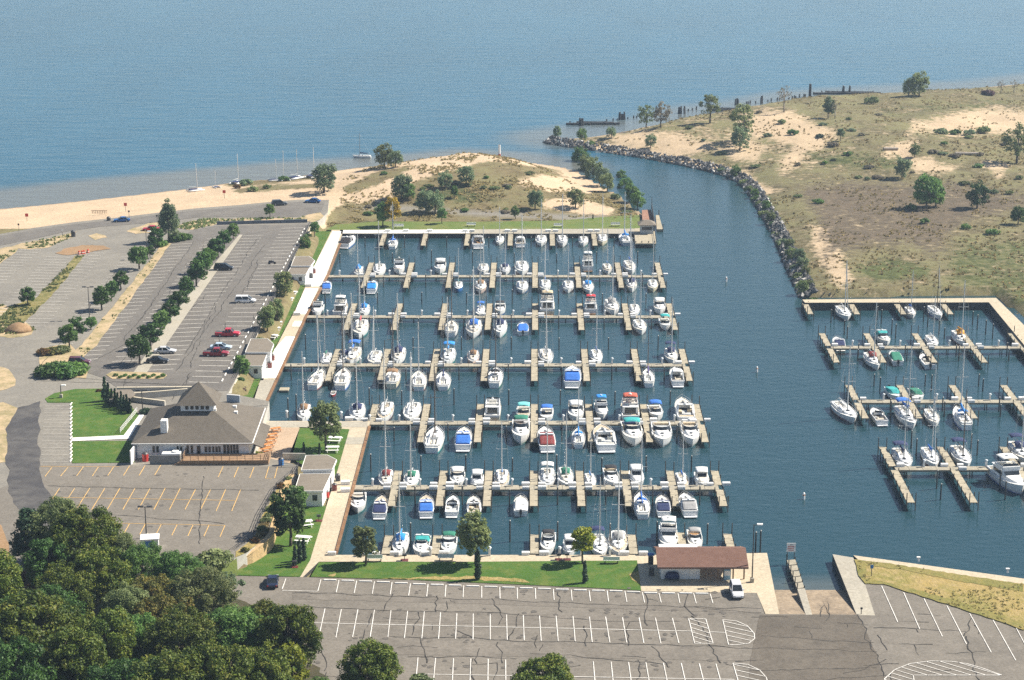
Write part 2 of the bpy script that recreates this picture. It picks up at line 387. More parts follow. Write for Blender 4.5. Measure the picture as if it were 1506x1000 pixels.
# ---- water: one sheet to the horizon, sandy shallows along the two lake beaches
def water():
    fine = np.arange(-360, 620, 5.0); out = np.array([420, 800, 1600, 3200, 6000.0])
    xs = np.concatenate([-360 - out[::-1], fine, 620 + out]); fy = np.arange(180, 1100, 5.0)
    ys = np.concatenate([180 - np.array([3000., 1200, 500, 150]), fy, 1100 + np.array([60, 150, 300, 600, 1200, 2500, 5000, 8000.])])
    X, Y = np.meshgrid(xs, ys); nx, ny = len(xs), len(ys); I = np.arange(nx * ny).reshape(ny, nx)
    q = np.stack([I[:-1, :-1], I[:-1, 1:], I[1:, 1:], I[1:, :-1]], -1).reshape(-1, 4)
    x, y = X.ravel(), Y.ravel()
    lw = GL([(-700, 345), (-250, 322), (0, 307), (120, 295), (260, 279), (400, 263), (520, 247), (640, 233), (680, 230), (760, 235), (830, 246)])
    le = GL([(850, 203), (915, 194), (1000, 178), (1100, 159), (1200, 146), (1310, 139), (1506, 123), (1800, 100)])
    wob = (fbm(x, y, 40, 3, 2) - 0.5) * 14
    pxx, pyy = PX(x, y, 0.0)
    wid = 38 - 26 * sstep(150, 700, pxx)
    sh = np.maximum(sstep(1.0, 0.0, (dist(lw, x, y, False) + wob * 0.6 - wid * 0.62) / 14), sstep(1.0, 0.0, (dist(le, x, y, False) + wob - 13) / 20) * 0.8)
    ramp = .75 * sstep(1.0, 0.0, dist(GL([(1150, 868), (1258, 868)]), x, y, False) / 6)
    sh = np.maximum(sh, ramp)
    me = bpy.data.meshes.new('lake_water'); me.from_pydata(np.stack([x, y, 0 * x], 1).tolist(), [], q.tolist())
    a = me.attributes.new('shallow', 'FLOAT', 'POINT'); a.data.foreach_set('value', sh.astype(np.float32))
    deep = sstep(330, 245, np.where(pxx < 880, pyy, pyy + 55)) ; deep = np.where(pyy < 60, 1.0, deep)
    a = me.attributes.new('open', 'FLOAT', 'POINT'); a.data.foreach_set('value', deep.astype(np.float32))
    me.update()
    m = bpy.data.materials.new('water'); m.use_nodes = True; n = m.node_tree; L = n.links.new
    b = n.nodes['Principled BSDF']; b.inputs['Roughness'].default_value = 0.16; b.inputs['IOR'].default_value = 1.333
    geo = n.nodes.new('ShaderNodeNewGeometry')
    def at(k):
        t = n.nodes.new('ShaderNodeAttribute'); t.attribute_name = k; return t.outputs['Fac']
    def noise(sx, sy, rot, s, det=3):
        mp = n.nodes.new('ShaderNodeMapping'); mp.inputs['Scale'].default_value = (sx, sy, 1); mp.inputs['Rotation'].default_value = (0, 0, rot)
        L(geo.outputs['Position'], mp.inputs['Vector']); t = n.nodes.new('ShaderNodeTexNoise'); t.inputs['Scale'].default_value = s; t.inputs['Detail'].default_value = det
        t.inputs['Roughness'].default_value = 0.6
        L(mp.outputs[0], t.inputs['Vector']); return t.outputs[0]
    def mix(f, a_, b_):
        x_ = n.nodes.new('ShaderNodeMix'); x_.data_type = 'RGBA'; L(f, x_.inputs[0])
        for s_, v in ((6, a_), (7, b_)):
            if isinstance(v, tuple): x_.inputs[s_].default_value = (*v, 1)
            else: L(v, x_.inputs[s_])
        return x_.outputs[2]
    harb = (0.016, 0.048, 0.062); lake = (0.020, 0.105, 0.17)
    big = noise(1, 0.35, 0.25, 0.012, 4)
    rr = n.nodes.new('ShaderNodeMapRange'); rr.inputs[1].default_value = 0.35; rr.inputs[2].default_value = 0.65; L(big, rr.inputs[0])
    col = mix(at('open'), harb, mix(rr.outputs[0], lake, mul(lake, 0.8)))
    col = mix(at('shallow'), col, (0.125, 0.13, 0.118))
    L(col, b.inputs['Base Color'])
    h1 = noise(0.35, 1.0, 0.35, 0.16, 4); h2 = noise(0.6, 1.0, -0.5, 0.75, 3)
    ad = n.nodes.new('ShaderNodeMath'); ad.operation = 'MULTIPLY_ADD'; ad.inputs[1].default_value = 0.32; L(h2, ad.inputs[0])
    ms = n.nodes.new('ShaderNodeMath'); ms.operation = 'MULTIPLY'; L(h1, ms.inputs[0])
    mo = n.nodes.new('ShaderNodeMapRange'); mo.inputs[3].default_value = 0.35; mo.inputs[4].default_value = 1.5; L(at('open'), mo.inputs[0]); L(mo.outputs[0], ms.inputs[1])
    L(ms.outputs[0], ad.inputs[2])
    bp = n.nodes.new('ShaderNodeBump'); bp.inputs['Strength'].default_value = 0.55; bp.inputs['Distance'].default_value = 0.6
    L(ad.outputs[0], bp.inputs['Height']); L(bp.outputs[0], b.inputs['Normal'])
    me.materials.append(m)
    o = bpy.data.objects.new('lake_water', me); COL.objects.link(o); o['kind'] = 'structure'
water()

# ---- paved and mown surfaces
ASPH = ground_mat('asphalt_grey', (0.178, 0.160, 0.136), (0.142, 0.128, 0.109), (0.198, 0.178, 0.152), 0.07, 0.5, 2.5)
ASPH_W = ground_mat('asphalt_pale', (0.215, 0.20, 0.172), (0.172, 0.16, 0.14), (0.235, 0.217, 0.185), 0.06, 0.4, 2.0)
ASPH_D = ground_mat('asphalt_dark', (0.135, 0.124, 0.112), (0.165, 0.152, 0.135), (0.115, 0.107, 0.098), 0.06, 0.35, 2.0)
ASPH_N = ground_mat('asphalt_new', (0.062, 0.060, 0.063), (0.11, 0.104, 0.098), (0.05, 0.048, 0.052), 0.12, 0.5, 2.0)
ASPH_B = ground_mat('asphalt_brownish', (0.105, 0.09, 0.073), (0.135, 0.118, 0.097), (0.088, 0.077, 0.064), 0.08, 0.4, 2.0)
CONC = ground_mat('concrete_tan', (0.47, 0.40, 0.29), (0.40, 0.345, 0.255), (0.50, 0.43, 0.32), 0.1, 0.8, 2.5)
CONC_G = ground_mat('concrete_grey', (0.37, 0.34, 0.275), (0.31, 0.285, 0.235), (0.39, 0.36, 0.30), 0.1, 0.8, 2.5)
CONC_W = ground_mat('concrete_white', (0.80, 0.78, 0.73), (0.73, 0.71, 0.66), (0.83, 0.81, 0.77), 0.1, 0.8, 2.0)
LAWN = ground_mat('mown_lawn', (0.062, 0.128, 0.018), (0.040, 0.098, 0.011), (0.115, 0.145, 0.03), 0.12, 0.5, 3.0, 0.4)
LAWN_Y = ground_mat('thin_lawn', (0.10, 0.15, 0.03), (0.16, 0.17, 0.05), (0.075, 0.13, 0.025), 0.15, 0.6, 3.0, 0.4)
DRY = ground_mat('dry_grass', (0.32, 0.235, 0.085), (0.20, 0.18, 0.05), (0.36, 0.27, 0.13), 0.12, 0.7, 3.5, 0.8)
SANDG = ground_mat('bare_sand', (0.45, 0.34, 0.205), (0.35, 0.275, 0.165), (0.20, 0.18, 0.075), 0.15, 0.3, 2.0, 0.3)
DIRT = ground_mat('brown_dirt', (0.29, 0.18, 0.095), (0.23, 0.15, 0.08), (0.32, 0.21, 0.125), 0.1, 0.6, 2.5, 0.3)
MULCH = ground_mat('verge_grass', (0.20, 0.17, 0.06), (0.10, 0.11, 0.03), (0.30, 0.24, 0.11), 0.15, 0.7, 3.0, 0.6)
RUST = ground_mat('rusty_steel', (0.20, 0.105, 0.05), (0.28, 0.16, 0.085), (0.12, 0.07, 0.045), 0.2, 1.0, 3.0)
PILE = mat('sheet_piling', (0.045, 0.045, 0.045), 0.8, 0.4, 2.0, stretch=(6, 6, 0.4))
WALLC = mat('retaining_concrete', (0.42, 0.40, 0.36), 0.9, 0.15, 0.6)
BRICKP = ground_mat('terrace_paving', (0.42, 0.31, 0.215), (0.37, 0.275, 0.19), (0.45, 0.34, 0.245), 0.15, 0.9, 3.0)

RAG = dict(sand_island=2.2, earth_patch=2.0, new_asphalt_road=2.6, hill_verge=4.0, verge_strip=2.0, tree_strip=1.6, worn_lawn=3.0, rough_grass_edge=1.5, fence_bank=1.0, paving_band=1.2, wood_floor=6.0, car_park_patch=1.0)
def slab(name, px, z, top, side=None, zb=-2.0, kind='structure'):
    mb = MB(); mb.prism(GL(px, z), zb, z, 0, 1 if side else 0)
    o = obj(name, mb, [top, side] if side else [top]); o['kind'] = kind; return o
_rg = random.Random(77)
def ragged(px, amp, step=7):                                 # an outline with a frayed edge
    out = []
    for (x0, y0), (x1, y1) in zip(px, px[1:] + px[:1]):
        n = max(1, int(math.hypot(x1 - x0, y1 - y0) / step))
        for i in range(n): t = i / n; out.append((x0 + (x1 - x0) * t + _rg.uniform(-amp, amp), y0 + (y1 - y0) * t + _rg.uniform(-amp, amp) * .45))
    return out
def sheet(name, px, z, top):
    if name in RAG: px = ragged(px, RAG[name])
    mb = MB(); p = GL(px, z); n = len(p); ar = sum(p[i][0] * p[(i + 1) % n][1] - p[(i + 1) % n][0] * p[i][1] for i in range(n))
    if ar < 0: p = p[::-1]
    mb.add([(a[0], a[1], z) for a in p], [tuple(range(n))]); return struct(name, mb, [top])
def sheets(name, pxs, z, top):
    mb = MB()
    for px in pxs:
        if name in RAG: px = ragged(px, RAG[name])
        p = GL(px, z); n = len(p); ar = sum(p[i][0] * p[(i + 1) % n][1] - p[(i + 1) % n][0] * p[i][1] for i in range(n))
        if ar < 0: p = p[::-1]
        mb.add([(a[0], a[1], z) for a in p], [tuple(range(n))])
    return struct(name, mb, [top])
e = 0.03
# lower level: the big south car park, promenades, lawns
slab('south_car_park', [(300, 846), (455, 849), (600, 853), (870, 865), (943, 869), (1113, 872), (1125, 903), (1285, 904), (1272, 858), (1300, 858), (1380, 884), (1506, 926), (1900, 1050), (1900, 1600), (-900, 1600), (-900, 950)], ZL, ASPH, WALLC)
sheet('car_park_patch', [(1117, 904), (1262, 904), (1288, 960), (1305, 1010), (1330, 1100), (1090, 1100), (1105, 960), (1112, 930)], ZL + e, ASPH_B)
slab('promenade', [(488, 338), (505, 338), (497, 366), (483, 403), (450, 465), (418, 534), (388, 598), (381, 619), (545, 619), (520, 714), (493, 816), (975, 816), (1128, 813), (1146, 903), (1126, 903), (1113, 872), (943, 869), (937, 826), (469, 826),
                   (445, 849), (456, 849), (441, 849), (456, 824), (480, 745), (497, 690), (513, 631), (440, 628), (424, 691), (366, 691), (372, 600), (404, 514), (436, 452), (461, 393)], ZL, CONC, PILE)
sheets('white_concrete', [[(489, 340), (502, 340), (494, 366), (480, 403), (471, 421), (449, 421), (461, 394)], [(449, 424), (468, 424), (450, 462), (434, 462), (437, 450)], [(433, 472), (445, 472), (441, 480), (429, 480)], [(420, 495), (434, 495), (406, 556), (385, 556), (404, 513)]], ZL + e, CONC_W)
sheets('grey_concrete', [[(383, 559), (404, 559), (388, 596), (371, 596)], [(392, 620), (541, 620), (540, 628), (388, 628)], [(511, 643), (537, 643), (535, 653), (507, 653)]], ZL + e, CONC_G)
sheet('restaurant_terrace', [(388, 629), (441, 629), (424, 690), (372, 690), (376, 660)], ZL + e, BRICKP)
slab('lakeside_quay', [(500, 338), (962, 336), (962, 343.5), (500, 343.5)], ZL, CONC_G, PILE)
sheet('white_quay_top', [(505, 338.5), (690, 337.5), (690, 342.5), (504, 343)], ZL + e, CONC_W)
slab('lakeside_lawn', [(480, 338), (494, 330), (560, 325.5), (700, 326), (820, 324.5), (900, 318), (940, 316), (942, 336), (500, 338)], ZL, LAWN_Y)
sheets('promenade_lawns', [[(465, 340), (487, 340), (461, 393), (436, 450), (404, 512), (383, 558), (369, 592), (352, 592), (362, 560), (385, 500), (430, 405)]], ZL + e, LAWN)
sheet('terrace_lawn', [(441, 629), (514, 631), (497, 690), (484, 720), (476, 700), (424, 672)], ZL + e, LAWN)
slab('bank_lawn', [(480, 745), (456, 824), (441, 848), (300, 845), (290, 838), (343, 822), (372, 822), (394, 812), (399, 800), (408, 781), (409, 750), (420, 739), (433, 735), (470, 742)], ZL + 0.01, LAWN)
slab('quayside_lawn', [(469, 826.5), (700, 826), (937, 824), (943, 868), (870, 864), (600, 852), (457, 848)], ZL + 0.02, LAWN)
sheets('worn_lawn', [[(925, 845), (938, 840), (942, 858), (930, 852)], [(560, 851), (700, 852), (780, 858), (770, 852), (700, 847), (640, 848)], [(480, 846), (492, 843), (496, 847)]], ZL + 0.05, DRY)
# quay edges of rusty steel
qe = MB()
for line, z in (([(503, 352), (497, 366), (483, 403), (450, 465), (418, 534), (389, 597)], ZL), ([(543, 627), (520, 714), (493.5, 815)], ZL)):
    g = [G(a, b, z) for a, b in line]
    for a, b in zip(g[:-1], g[1:]): qe.bar(a + Vector((0.05, 0, 0.02)), b + Vector((0.05, 0, 0.02)), 0.5, 0.28)
struct('quay_edge_beam', qe, [RUST])
# boat ramp and its eastern apron
def quad3(name, pts, m): return struct(name, MB().add([tuple(p) for p in pts], [(0, 1, 2, 3)]), [m])
ra, rb = G(1140, 903.5, ZL), G(1268, 904, ZL); rc, rd = G(1247, 848, -.75), G(1133, 848, -.75)
RAMPM = ground_mat('ramp_concrete', (0.30, 0.235, 0.165), (0.17, 0.135, 0.10), (0.35, 0.275, 0.195), 0.2, 0.5, 2.0)
quad3('boat_ramp', [ra, rb, rc, rd], RAMPM)
slab('ramp_apron', [(1224.5, 815), (1255, 820), (1264, 846), (1272, 858), (1287, 905), (1260, 904.5)], ZL + 0.01, CONC_G, PILE)
slab('seawall_walk', [(1255, 816.5), (1506, 851), (1800, 890), (1800, 903), (1506, 859), (1262, 823)], ZL + 0.012, CONC, PILE)
slab('rough_grass', [(1257, 822.5), (1506, 859), (1800, 903), (1800, 1010), (1506, 926), (1380, 884), (1300, 859), (1272, 858), (1264, 846)], ZL + 0.1, DRY)
sheets('rough_grass_edge', [[(1257, 822.5), (1310, 829), (1400, 843), (1506, 859), (1506, 870), (1400, 853), (1330, 838), (1275, 832), (1272, 850), (1330, 862), (1400, 882), (1506, 916), (1506, 926), (1380, 884), (1300, 859), (1272, 858), (1264, 846)]], ZL + 0.14, ground_mat('green_dry_grass', (0.17, 0.16, 0.042), (0.25, 0.2, 0.07), (0.12, 0.13, 0.03), .15, .7, 3.0, .6))
# east quay
slab('east_quay', [(1180, 440.5), (1465, 438), (1506, 478), (1640, 602), (1640, 640), (1506, 507), (1454.4, 444.5), (1184, 445)], ZE, CONC, PILE)
# upper level
up = slab('upper_car_parks', U_PX, ZU, ASPH_W, WALLC, 0.0)
sheet('dark_car_park', [(318, 332), (447, 330), (455, 330), (345, 560), (336, 574), (310, 576), (175, 572), (152, 556), (120, 545), (106, 533), (245, 357), (285, 338)], ZU + e, ASPH_D)
sheet('restaurant_car_park', [(60, 684), (436, 686), (432, 700), (415, 716), (385, 756), (372, 790), (346, 809), (300, 830), (-100, 840), (-100, 750), (55, 700)], ZU + e, ASPH)
sheet('new_asphalt_road', [(28, 600), (60, 590), (57, 640), (59, 690), (64, 716), (84, 742), (70, 790), (40, 770), (10, 722), (14, 690), (8, 672), (10, 630)], ZU + 0.05, ASPH_N)
sheet('beach_road', [(-300, 398), (0, 347), (50, 338), (110, 329.5), (180, 322), (230, 316), (290, 309), (350, 304.5), (400, 299.5), (440, 296.5), (478, 297.5), (472, 312), (440, 318), (400, 321), (340, 318.5), (290, 319.5), (230, 327), (150, 333), (100, 340), (50, 351), (0, 361), (-300, 420)], ZU + 0.05, ASPH_D)
sheets('sand_island', [[(-60, 420), (0, 366), (40, 356), (78, 349), (100, 344), (114, 341), (108, 348), (84, 357), (72, 364), (52, 366), (28, 366), (0, 388), (-60, 440)], [(128, 347), (140, 342), (155, 345), (158, 349), (140, 352)],
                       [(-40, 460), (0, 448), (18, 452), (28, 470), (52, 482), (48, 492), (20, 497), (-40, 490)], [(188, 339), (220, 328), (240, 325), (235, 340), (200, 344)], [(-40, 535), (0, 540), (14, 543), (25, 558), (22, 567), (0, 574), (-40, 585)],
                       [(-40, 596), (5, 592), (24, 600), (22, 625), (12, 660), (6, 680), (-40, 684)], [(245, 334), (300, 322), (440, 320), (470, 312), (478, 318), (460, 326), (320, 329), (285, 338)],
                       [(60, 512), (100, 505), (118, 520), (130, 545), (125, 556), (75, 555), (58, 535)]], ZU + 0.04, SANDG)
sheets('tree_strip', [[(240, 358), (252, 357), (142, 508), (108, 536), (98, 532), (130, 495)]], ZU + 0.08, SANDG)
sheets('pale_strip', [[(352, 345), (357, 345), (290, 440), (216, 548), (196, 548), (250, 470), (300, 405)]], ZU + 0.08, CONC_G)
sheets('verge_strip', [[(112, 376), (124, 376), (80, 430), (40, 470), (20, 482), (0, 470), (15, 450), (50, 440), (80, 410)]], ZU + 0.08, MULCH)
sheets('earth_patch', [[(82, 372), (95, 366), (120, 361), (150, 361), (163, 366), (140, 369), (115, 373), (90, 375)]], ZU + 0.08, DIRT)
sheets('hill_verge', [[(-40, 880), (-40, 742), (6, 778), (14, 800), (4, 835), (45, 868), (60, 900), (40, 960)]], ZU + 0.06, DIRT)
sheets('restaurant_lawn', [[(66, 586), (80, 578), (110, 572), (160, 571), (185, 590), (205, 610), (190, 641), (106, 645), (105, 592), (70, 592)], [(106, 649), (196, 648), (194, 655), (198, 680), (106, 681)]], ZU + 0.06, LAWN)
sheets('lawn_path', [[(106, 643.5), (172, 640.5), (182, 640), (207, 607), (212, 610), (190, 645), (106, 648.5)]], ZU + 0.1, CONC_W)
sheets('planter_island', [[(156, 551), (165, 546), (240, 548), (246, 552), (240, 557), (165, 557)]], ZU + 0.1, SANDG)
sheets('fence_bank', [[(430, 702), (421, 711.5), (412, 717.5), (407.5, 730), (405.5, 740), (403.5, 752), (397.5, 768), (392.5, 779), (390.5, 786), (385.5, 793), (375.5, 803), (361.5, 813), (347, 819.5), (347, 811), (373, 792), (386, 758), (407, 720)]], ZU + 0.05, DRY)

sheets('wood_floor', [[(-900, 955), (0, 905), (120, 868), (300, 850), (335, 868), (440, 945), (480, 1000), (500, 1200), (-900, 1600)]], ZL + .02, ground_mat('leaf_litter', (0.065, 0.055, 0.03), (0.04, 0.045, 0.02), (0.085, 0.07, 0.04), .2, .8, 3.0, .5))
sheets('paving_band', [[(430, 874), (700, 881), (1115, 896), (1115, 902), (700, 888), (430, 881)], [(560, 940), (1090, 952), (1095, 972), (560, 962)], [(440, 893), (700, 901), (1010, 908), (1010, 926), (700, 917), (440, 911)]], ZL + .022, ground_mat('asphalt_band', (0.150, 0.134, 0.114), (0.185, 0.166, 0.142), (0.13, 0.117, 0.10), .12, .4, 2.0))
b0_, b1_ = [G(a, b, ZU + .02) for a, b in ((348, 819), (325, 826), (300, 829), (262, 836))], [G(a, b, ZL + .03) for a, b in ((350, 846), (322, 851), (296, 856), (255, 866))]
struct('corner_bank', MB().add(b0_ + b1_, [(i, i + 4, i + 5, i + 1) for i in range(3)]), [LAWN_Y])
# ---- painted markings and cracks
PAINT = ground_mat('white_paint', (0.78, 0.76, 0.72), (0.62, 0.6, 0.56), (0.5, 0.48, 0.44), 0.4, 1.2, 5.0)
PAINT_O = ground_mat('worn_white_paint', (0.60, 0.57, 0.51), (0.50, 0.47, 0.42), (0.36, 0.335, 0.30), 0.3, 0.9, 4.0)
PAINT_Y = ground_mat('yellow_paint', (0.68, 0.42, 0.13), (0.58, 0.37, 0.14), (0.45, 0.33, 0.17), 0.4, 1.2, 5.0)
def lines(name, segs, z, wd, m):
    mb = MB()
    for (a, b) in segs:
        p, q = G(*a, z), G(*b, z); d = (q - p).normalized(); u = Vector((-d.y, d.x, 0)) * (wd / 2)
        mb.add([p - u, q - u, q + u, p + u], [(0, 1, 2, 3)])
    return struct(name, mb, [m])
def rows(f0, f1, n0, n1, n, z=ZU):                            # n stall lines between a far line f0-f1 and a near line n0-n1, evenly spaced on the ground
    a, b, c, d = G(*f0, z), G(*f1, z), G(*n0, z), G(*n1, z); out = []
    for i in range(n):
        t = i / (n - 1); out.append((a.lerp(c, t), b.lerp(d, t)))
    return out
mb = MB()
for f0, f1, n0, n1, n in (((28, 367), (60, 368), (-70, 446), (-30, 447), 20), ((68, 378), (103, 379), (-12, 468), (28, 469), 22), ((121, 371), (153, 373), (28, 480), (67, 480), 24), ((194, 366), (228, 364), (72, 508), (107, 506), 30),
                          ((252, 360), (284, 358), (108, 530), (145, 528), 33), ((303, 352), (335, 348), (165, 532), (203, 530), 34), ((357, 347), (387, 346), (217, 545), (255, 543), 36), ((414, 336), (446, 335), (278, 562), (322, 563), 38)):
    for p, q in rows(f0, f1, n0, n1, n):
        p = p + Vector((0, 0, .06)); q = q + Vector((0, 0, .06)); u = Vector((0, 0.13, 0)); mb.add([p - u, q - u, q + u, p + u], [(0, 1, 2, 3)])
for i in range(18):
    a, b = G(66 - 6 * i / 17, 591 + 88 * i / 17, ZU + .06), G(103, 591 + 88 * i / 17, ZU + .06); u = Vector((0, .05, 0)); mb.add([a - u, b - u, b + u, a + u], [(0, 1, 2, 3)])
struct('upper_stall_lines', mb, [PAINT_O])
ys = [((283, 545), (245, 595)), ((370, 545), (330, 593)), ((455, 541), (417, 592)), ((538, 539), (503, 592)), ((622, 538), (587, 590)), ((706, 536), (672, 590)), ((790, 535), (757, 590)), ((875, 533), (842, 588)), ((1215, 540), (1188, 598)), ((1298, 543), (1274, 600)), ((1383, 545), (1360, 602))]
for i in range(13):
    x = 325 + 82.1 * i; tx = -40 - 3 * min(i, 1) if i == 0 else -80 + 2.6 * i
    ys.append(((x, 658 + (8 if i > 8 else 0)), (x + (-40 if i == 0 else tx), (718 if i == 0 else 775 + (8 if i > 10 else 0)))))
for i in range(8): ys.append(((620 + 86.4 * i, 847 + 2 * i), (620 + 86.4 * i - 34 + i, 905 + 2.6 * i)))
ys += [((290, 708), (1280, 725)), ((612, 848), (1225, 861)), ((218, 540), (650, 541)), ((1445, 605), (1480, 606)), ((1465, 540), (1445, 604)), ((1511, 542), (1495, 604))]
lines('yellow_stall_lines', [((a / 3.7025, b / 3.7025 + 540), (c / 3.7025, d / 3.7025 + 540)) for (a, b), (c, d) in ys], ZU + .07, .13, PAINT_Y)
sg = []
t1 = [(420.4, 851, 415, 866), (472, 852, 467.5, 869), (498.5, 853, 494.5, 871), (524.5, 854, 521, 872), (550.7, 855, 547.5, 873), (576.6, 856, 574, 874), (603.6, 858, 601, 876), (629.6, 859, 627.5, 877), (656, 860, 654.5, 877.5), (682, 861, 681, 878), (708.5, 862, 708.5, 879),
      (735, 863, 735.5, 880), (760.6, 864, 761, 880.5), (787.3, 865, 788, 881), (813.8, 866, 815, 882), (840, 867, 841.5, 883), (866.4, 868, 868.5, 884), (893, 868.5, 895, 884.5), (919, 869, 922, 885), (944.8, 871, 948, 886), (969, 872, 972.5, 886), (997, 872, 1000, 887), (1020, 872, 1024, 887), (1044.5, 873, 1048.5, 887)]
sg += [((a, b), (c, d)) for a, b, c, d in t1]; sg += [((415, 868), (467.5, 869.5))]
t2 = [(454, 894, 449, 909), (478, 894.8, 470, 931), (502, 896, 494, 937.5), (526.4, 896, 518.6, 936.7), (550.7, 896.8, 544.5, 936), (575, 897.6, 570.5, 936.7), (599.5, 898.4, 594.7, 938.6), (624, 899, 620.4, 938.6), (648, 900.4, 645, 939.4), (672, 901.8, 670, 939.4), (696, 902.3, 695.7, 940.3), (721, 903, 721, 940.3), (745, 903.7, 746, 940.8), (769.6, 904.6, 771, 941.4),
      (793.5, 905.5, 796, 942), (817.8, 905.5, 821, 942.5), (842.7, 905.7, 846, 942.8), (867, 907, 871, 944), (890.7, 906.7, 897, 944.7), (915.6, 907.7, 921.8, 944.7), (940, 908, 947, 945.5), (964, 908.3, 972, 946), (989, 909, 998.5, 945.5)]
sg += [((a, b), (c, d)) for a, b, c, d in t2]; sg += [((454, 915.7), (1022, 928)), ((1044, 929), (1067, 930))]
for x0, x1, y in ((614.8, 611, 967), (640.6, 637, 967.5), (667, 665, 968), (692.5, 691, 968.5), (718, 717.5, 969), (743.7, 744, 970), (872.6, 876, 972.5), (898.8, 903, 973), (924.5, 930, 973.5), (950, 957, 974), (975.8, 984, 974.6), (1002, 1011, 975), (1028.5, 1038.5, 975.6), (1053, 1064, 976)):
    sg.append(((x0, y), (x1, y + 40)))
sg += [((612, 991), (1080, 999))]
hat = [(1012.8, 909.6), (1038, 910), (1048.7, 946), (1021.7, 946)]; dsh = [(1063, 911), (1083, 913), (1099, 920), (1109, 931), (1110, 939), (1101, 946), (1083, 948), (1071.5, 948)]
ds2 = [(1078, 975), (1100, 977), (1117, 985), (1127, 996), (1130, 1006), (1118, 1014), (1090, 1016)]
leaf = [(1301, 998), (1316, 984.6), (1338, 975.8), (1369, 971.8), (1400, 972.5), (1422, 975.8), (1444, 982), (1473.7, 992.7), (1343, 992.7), (1346, 1010), (1318, 1014), (1303, 1006)]
def hatch(poly, sl, n):
    out = [(poly[i], poly[(i + 1) % len(poly)]) for i in range(len(poly))]; ymin = min(p[1] for p in poly) - 40; ymax = max(p[1] for p in poly) + 40
    for k in range(n):
        c = ymin + (ymax - ymin) * (k + .5) / n; xs_ = []
        for i in range(len(poly)):
            (x0, y0), (x1, y1) = poly[i], poly[(i + 1) % len(poly)]; x_mid = poly[0][0]
            f0 = y0 - (c + sl * (x0 - x_mid)); f1 = y1 - (c + sl * (x1 - x_mid))
            if f0 * f1 < 0: t = f0 / (f0 - f1); xs_.append((x0 + t * (x1 - x0), y0 + t * (y1 - y0)))
        xs_.sort()
        for a, b in zip(xs_[::2], xs_[1::2]): out.append((a, b))
    return out
sg += hatch(hat, .3, 19) + hatch(dsh, .22, 18) + hatch(ds2, .22, 16) + hatch(leaf, .3, 19)
for a, b, c, d in ((1296.6, 861.4, 1320.3, 914.6), (1329, 871, 1352.7, 925), (1359, 880, 1386, 935.7), (1392.7, 890.6, 1421.5, 947), (1426, 901.6, 1457.8, 959), (1460.5, 911.5, 1494, 971), (1494, 922, 1530, 990), (1530, 934, 1568, 1004)): sg.append(((a, b), (c, d)))
lines('white_stall_lines', sg, ZL + .07, .12, PAINT)
CRACK = mat('crack_sealant', (0.028, 0.026, 0.024), 0.9, 0.3, 1.0)
cr = MB(); rc_ = random.Random(5)
def crack(p, q, z, wob=1.0, wd=.12):
    a, b = G(*p, z), G(*q, z); n = max(3, int((b - a).length / 1.1)); d = (b - a).normalized(); u = Vector((-d.y, d.x, 0)); pts = []; o = 0
    for i in range(n + 1):
        o += rc_.uniform(-.5, .5) * wob; o *= .86
        pts.append((a.lerp(b, i / n) + u * o, wd * rc_.uniform(.6, 1.9)))
    for (p0, w0), (p1, w1) in zip(pts[:-1], pts[1:]):
        dd = (p1 - p0).normalized(); v = Vector((-dd.y, dd.x, 0)); cr.add([p0 - v * w0 / 2, p1 - v * w1 / 2, p1 + v * w1 / 2, p0 + v * w0 / 2], [(0, 1, 2, 3)])
zc_ = ZL + .045
for p, q in (((430, 872), (640, 878)), ((640, 878), (1120, 895)), ((440, 892), (570, 898)), ((560, 896), (640, 899)), ((640, 899), (1000, 915)), ((570, 936), (800, 944)), ((800, 944), (1060, 950)), ((600, 965), (760, 968)), ((780, 960), (980, 975)), ((1040, 950), (1290, 960)), ((1120, 935), (1285, 943)),
             ((1090, 985), (1290, 982)), ((1130, 1000), (1305, 992)), ((1000, 890), (1120, 900)), ((1285, 924), (1420, 926))): crack(p, q, zc_, .7, .09)
for p, q in (((575, 873), (560, 900)), ((640, 876), (636, 900)), ((615, 900), (612, 934)), ((723, 880), (735, 918)), ((945, 872), (952, 920)), ((545, 902), (540, 922)), ((622, 940), (618, 975)), ((730, 944), (735, 975)), ((760, 902), (745, 940)), ((1020, 905), (1060, 975)), ((1010, 870), (1020, 905)), ((925, 915), (932, 950)),
             ((860, 920), (858, 950)), ((1262, 904), (1275, 930)), ((1275, 930), (1308, 995)), ((1426, 905), (1418, 935)), ((1418, 935), (1440, 1000)), ((820, 870), (828, 900)), ((670, 925), (700, 938)), ((960, 950), (988, 980)), ((700, 968), (695, 1000)), ((940, 970), (935, 1000)), ((1240, 990), (1305, 970))): crack(p, q, zc_, 1.0, .11)
for p, q in (((285, 355), (185, 500)), ((300, 360), (175, 540)), ((230, 480), (185, 540)), ((380, 350), (270, 520)), ((390, 360), (260, 545)), ((140, 530), (235, 480)), ((110, 555), (320, 574)), ((60, 560), (300, 566)), ((170, 400), (60, 540)), ((70, 715), (380, 722)), ((90, 750), (330, 770)), ((300, 700), (290, 800))): crack(p, q, ZU + .075, .5, .09)
for i in range(46):
    x = rc_.uniform(440, 1480); y = rc_.uniform(880, 1000); L = rc_.uniform(10, 60); h_ = rc_.random() < .55
    crack((x, y), (x + (L if h_ else rc_.uniform(-5, 8)), y + (rc_.uniform(-2, 3) if h_ else L * .5)), zc_ + .002 * (i % 5), .9, .07)
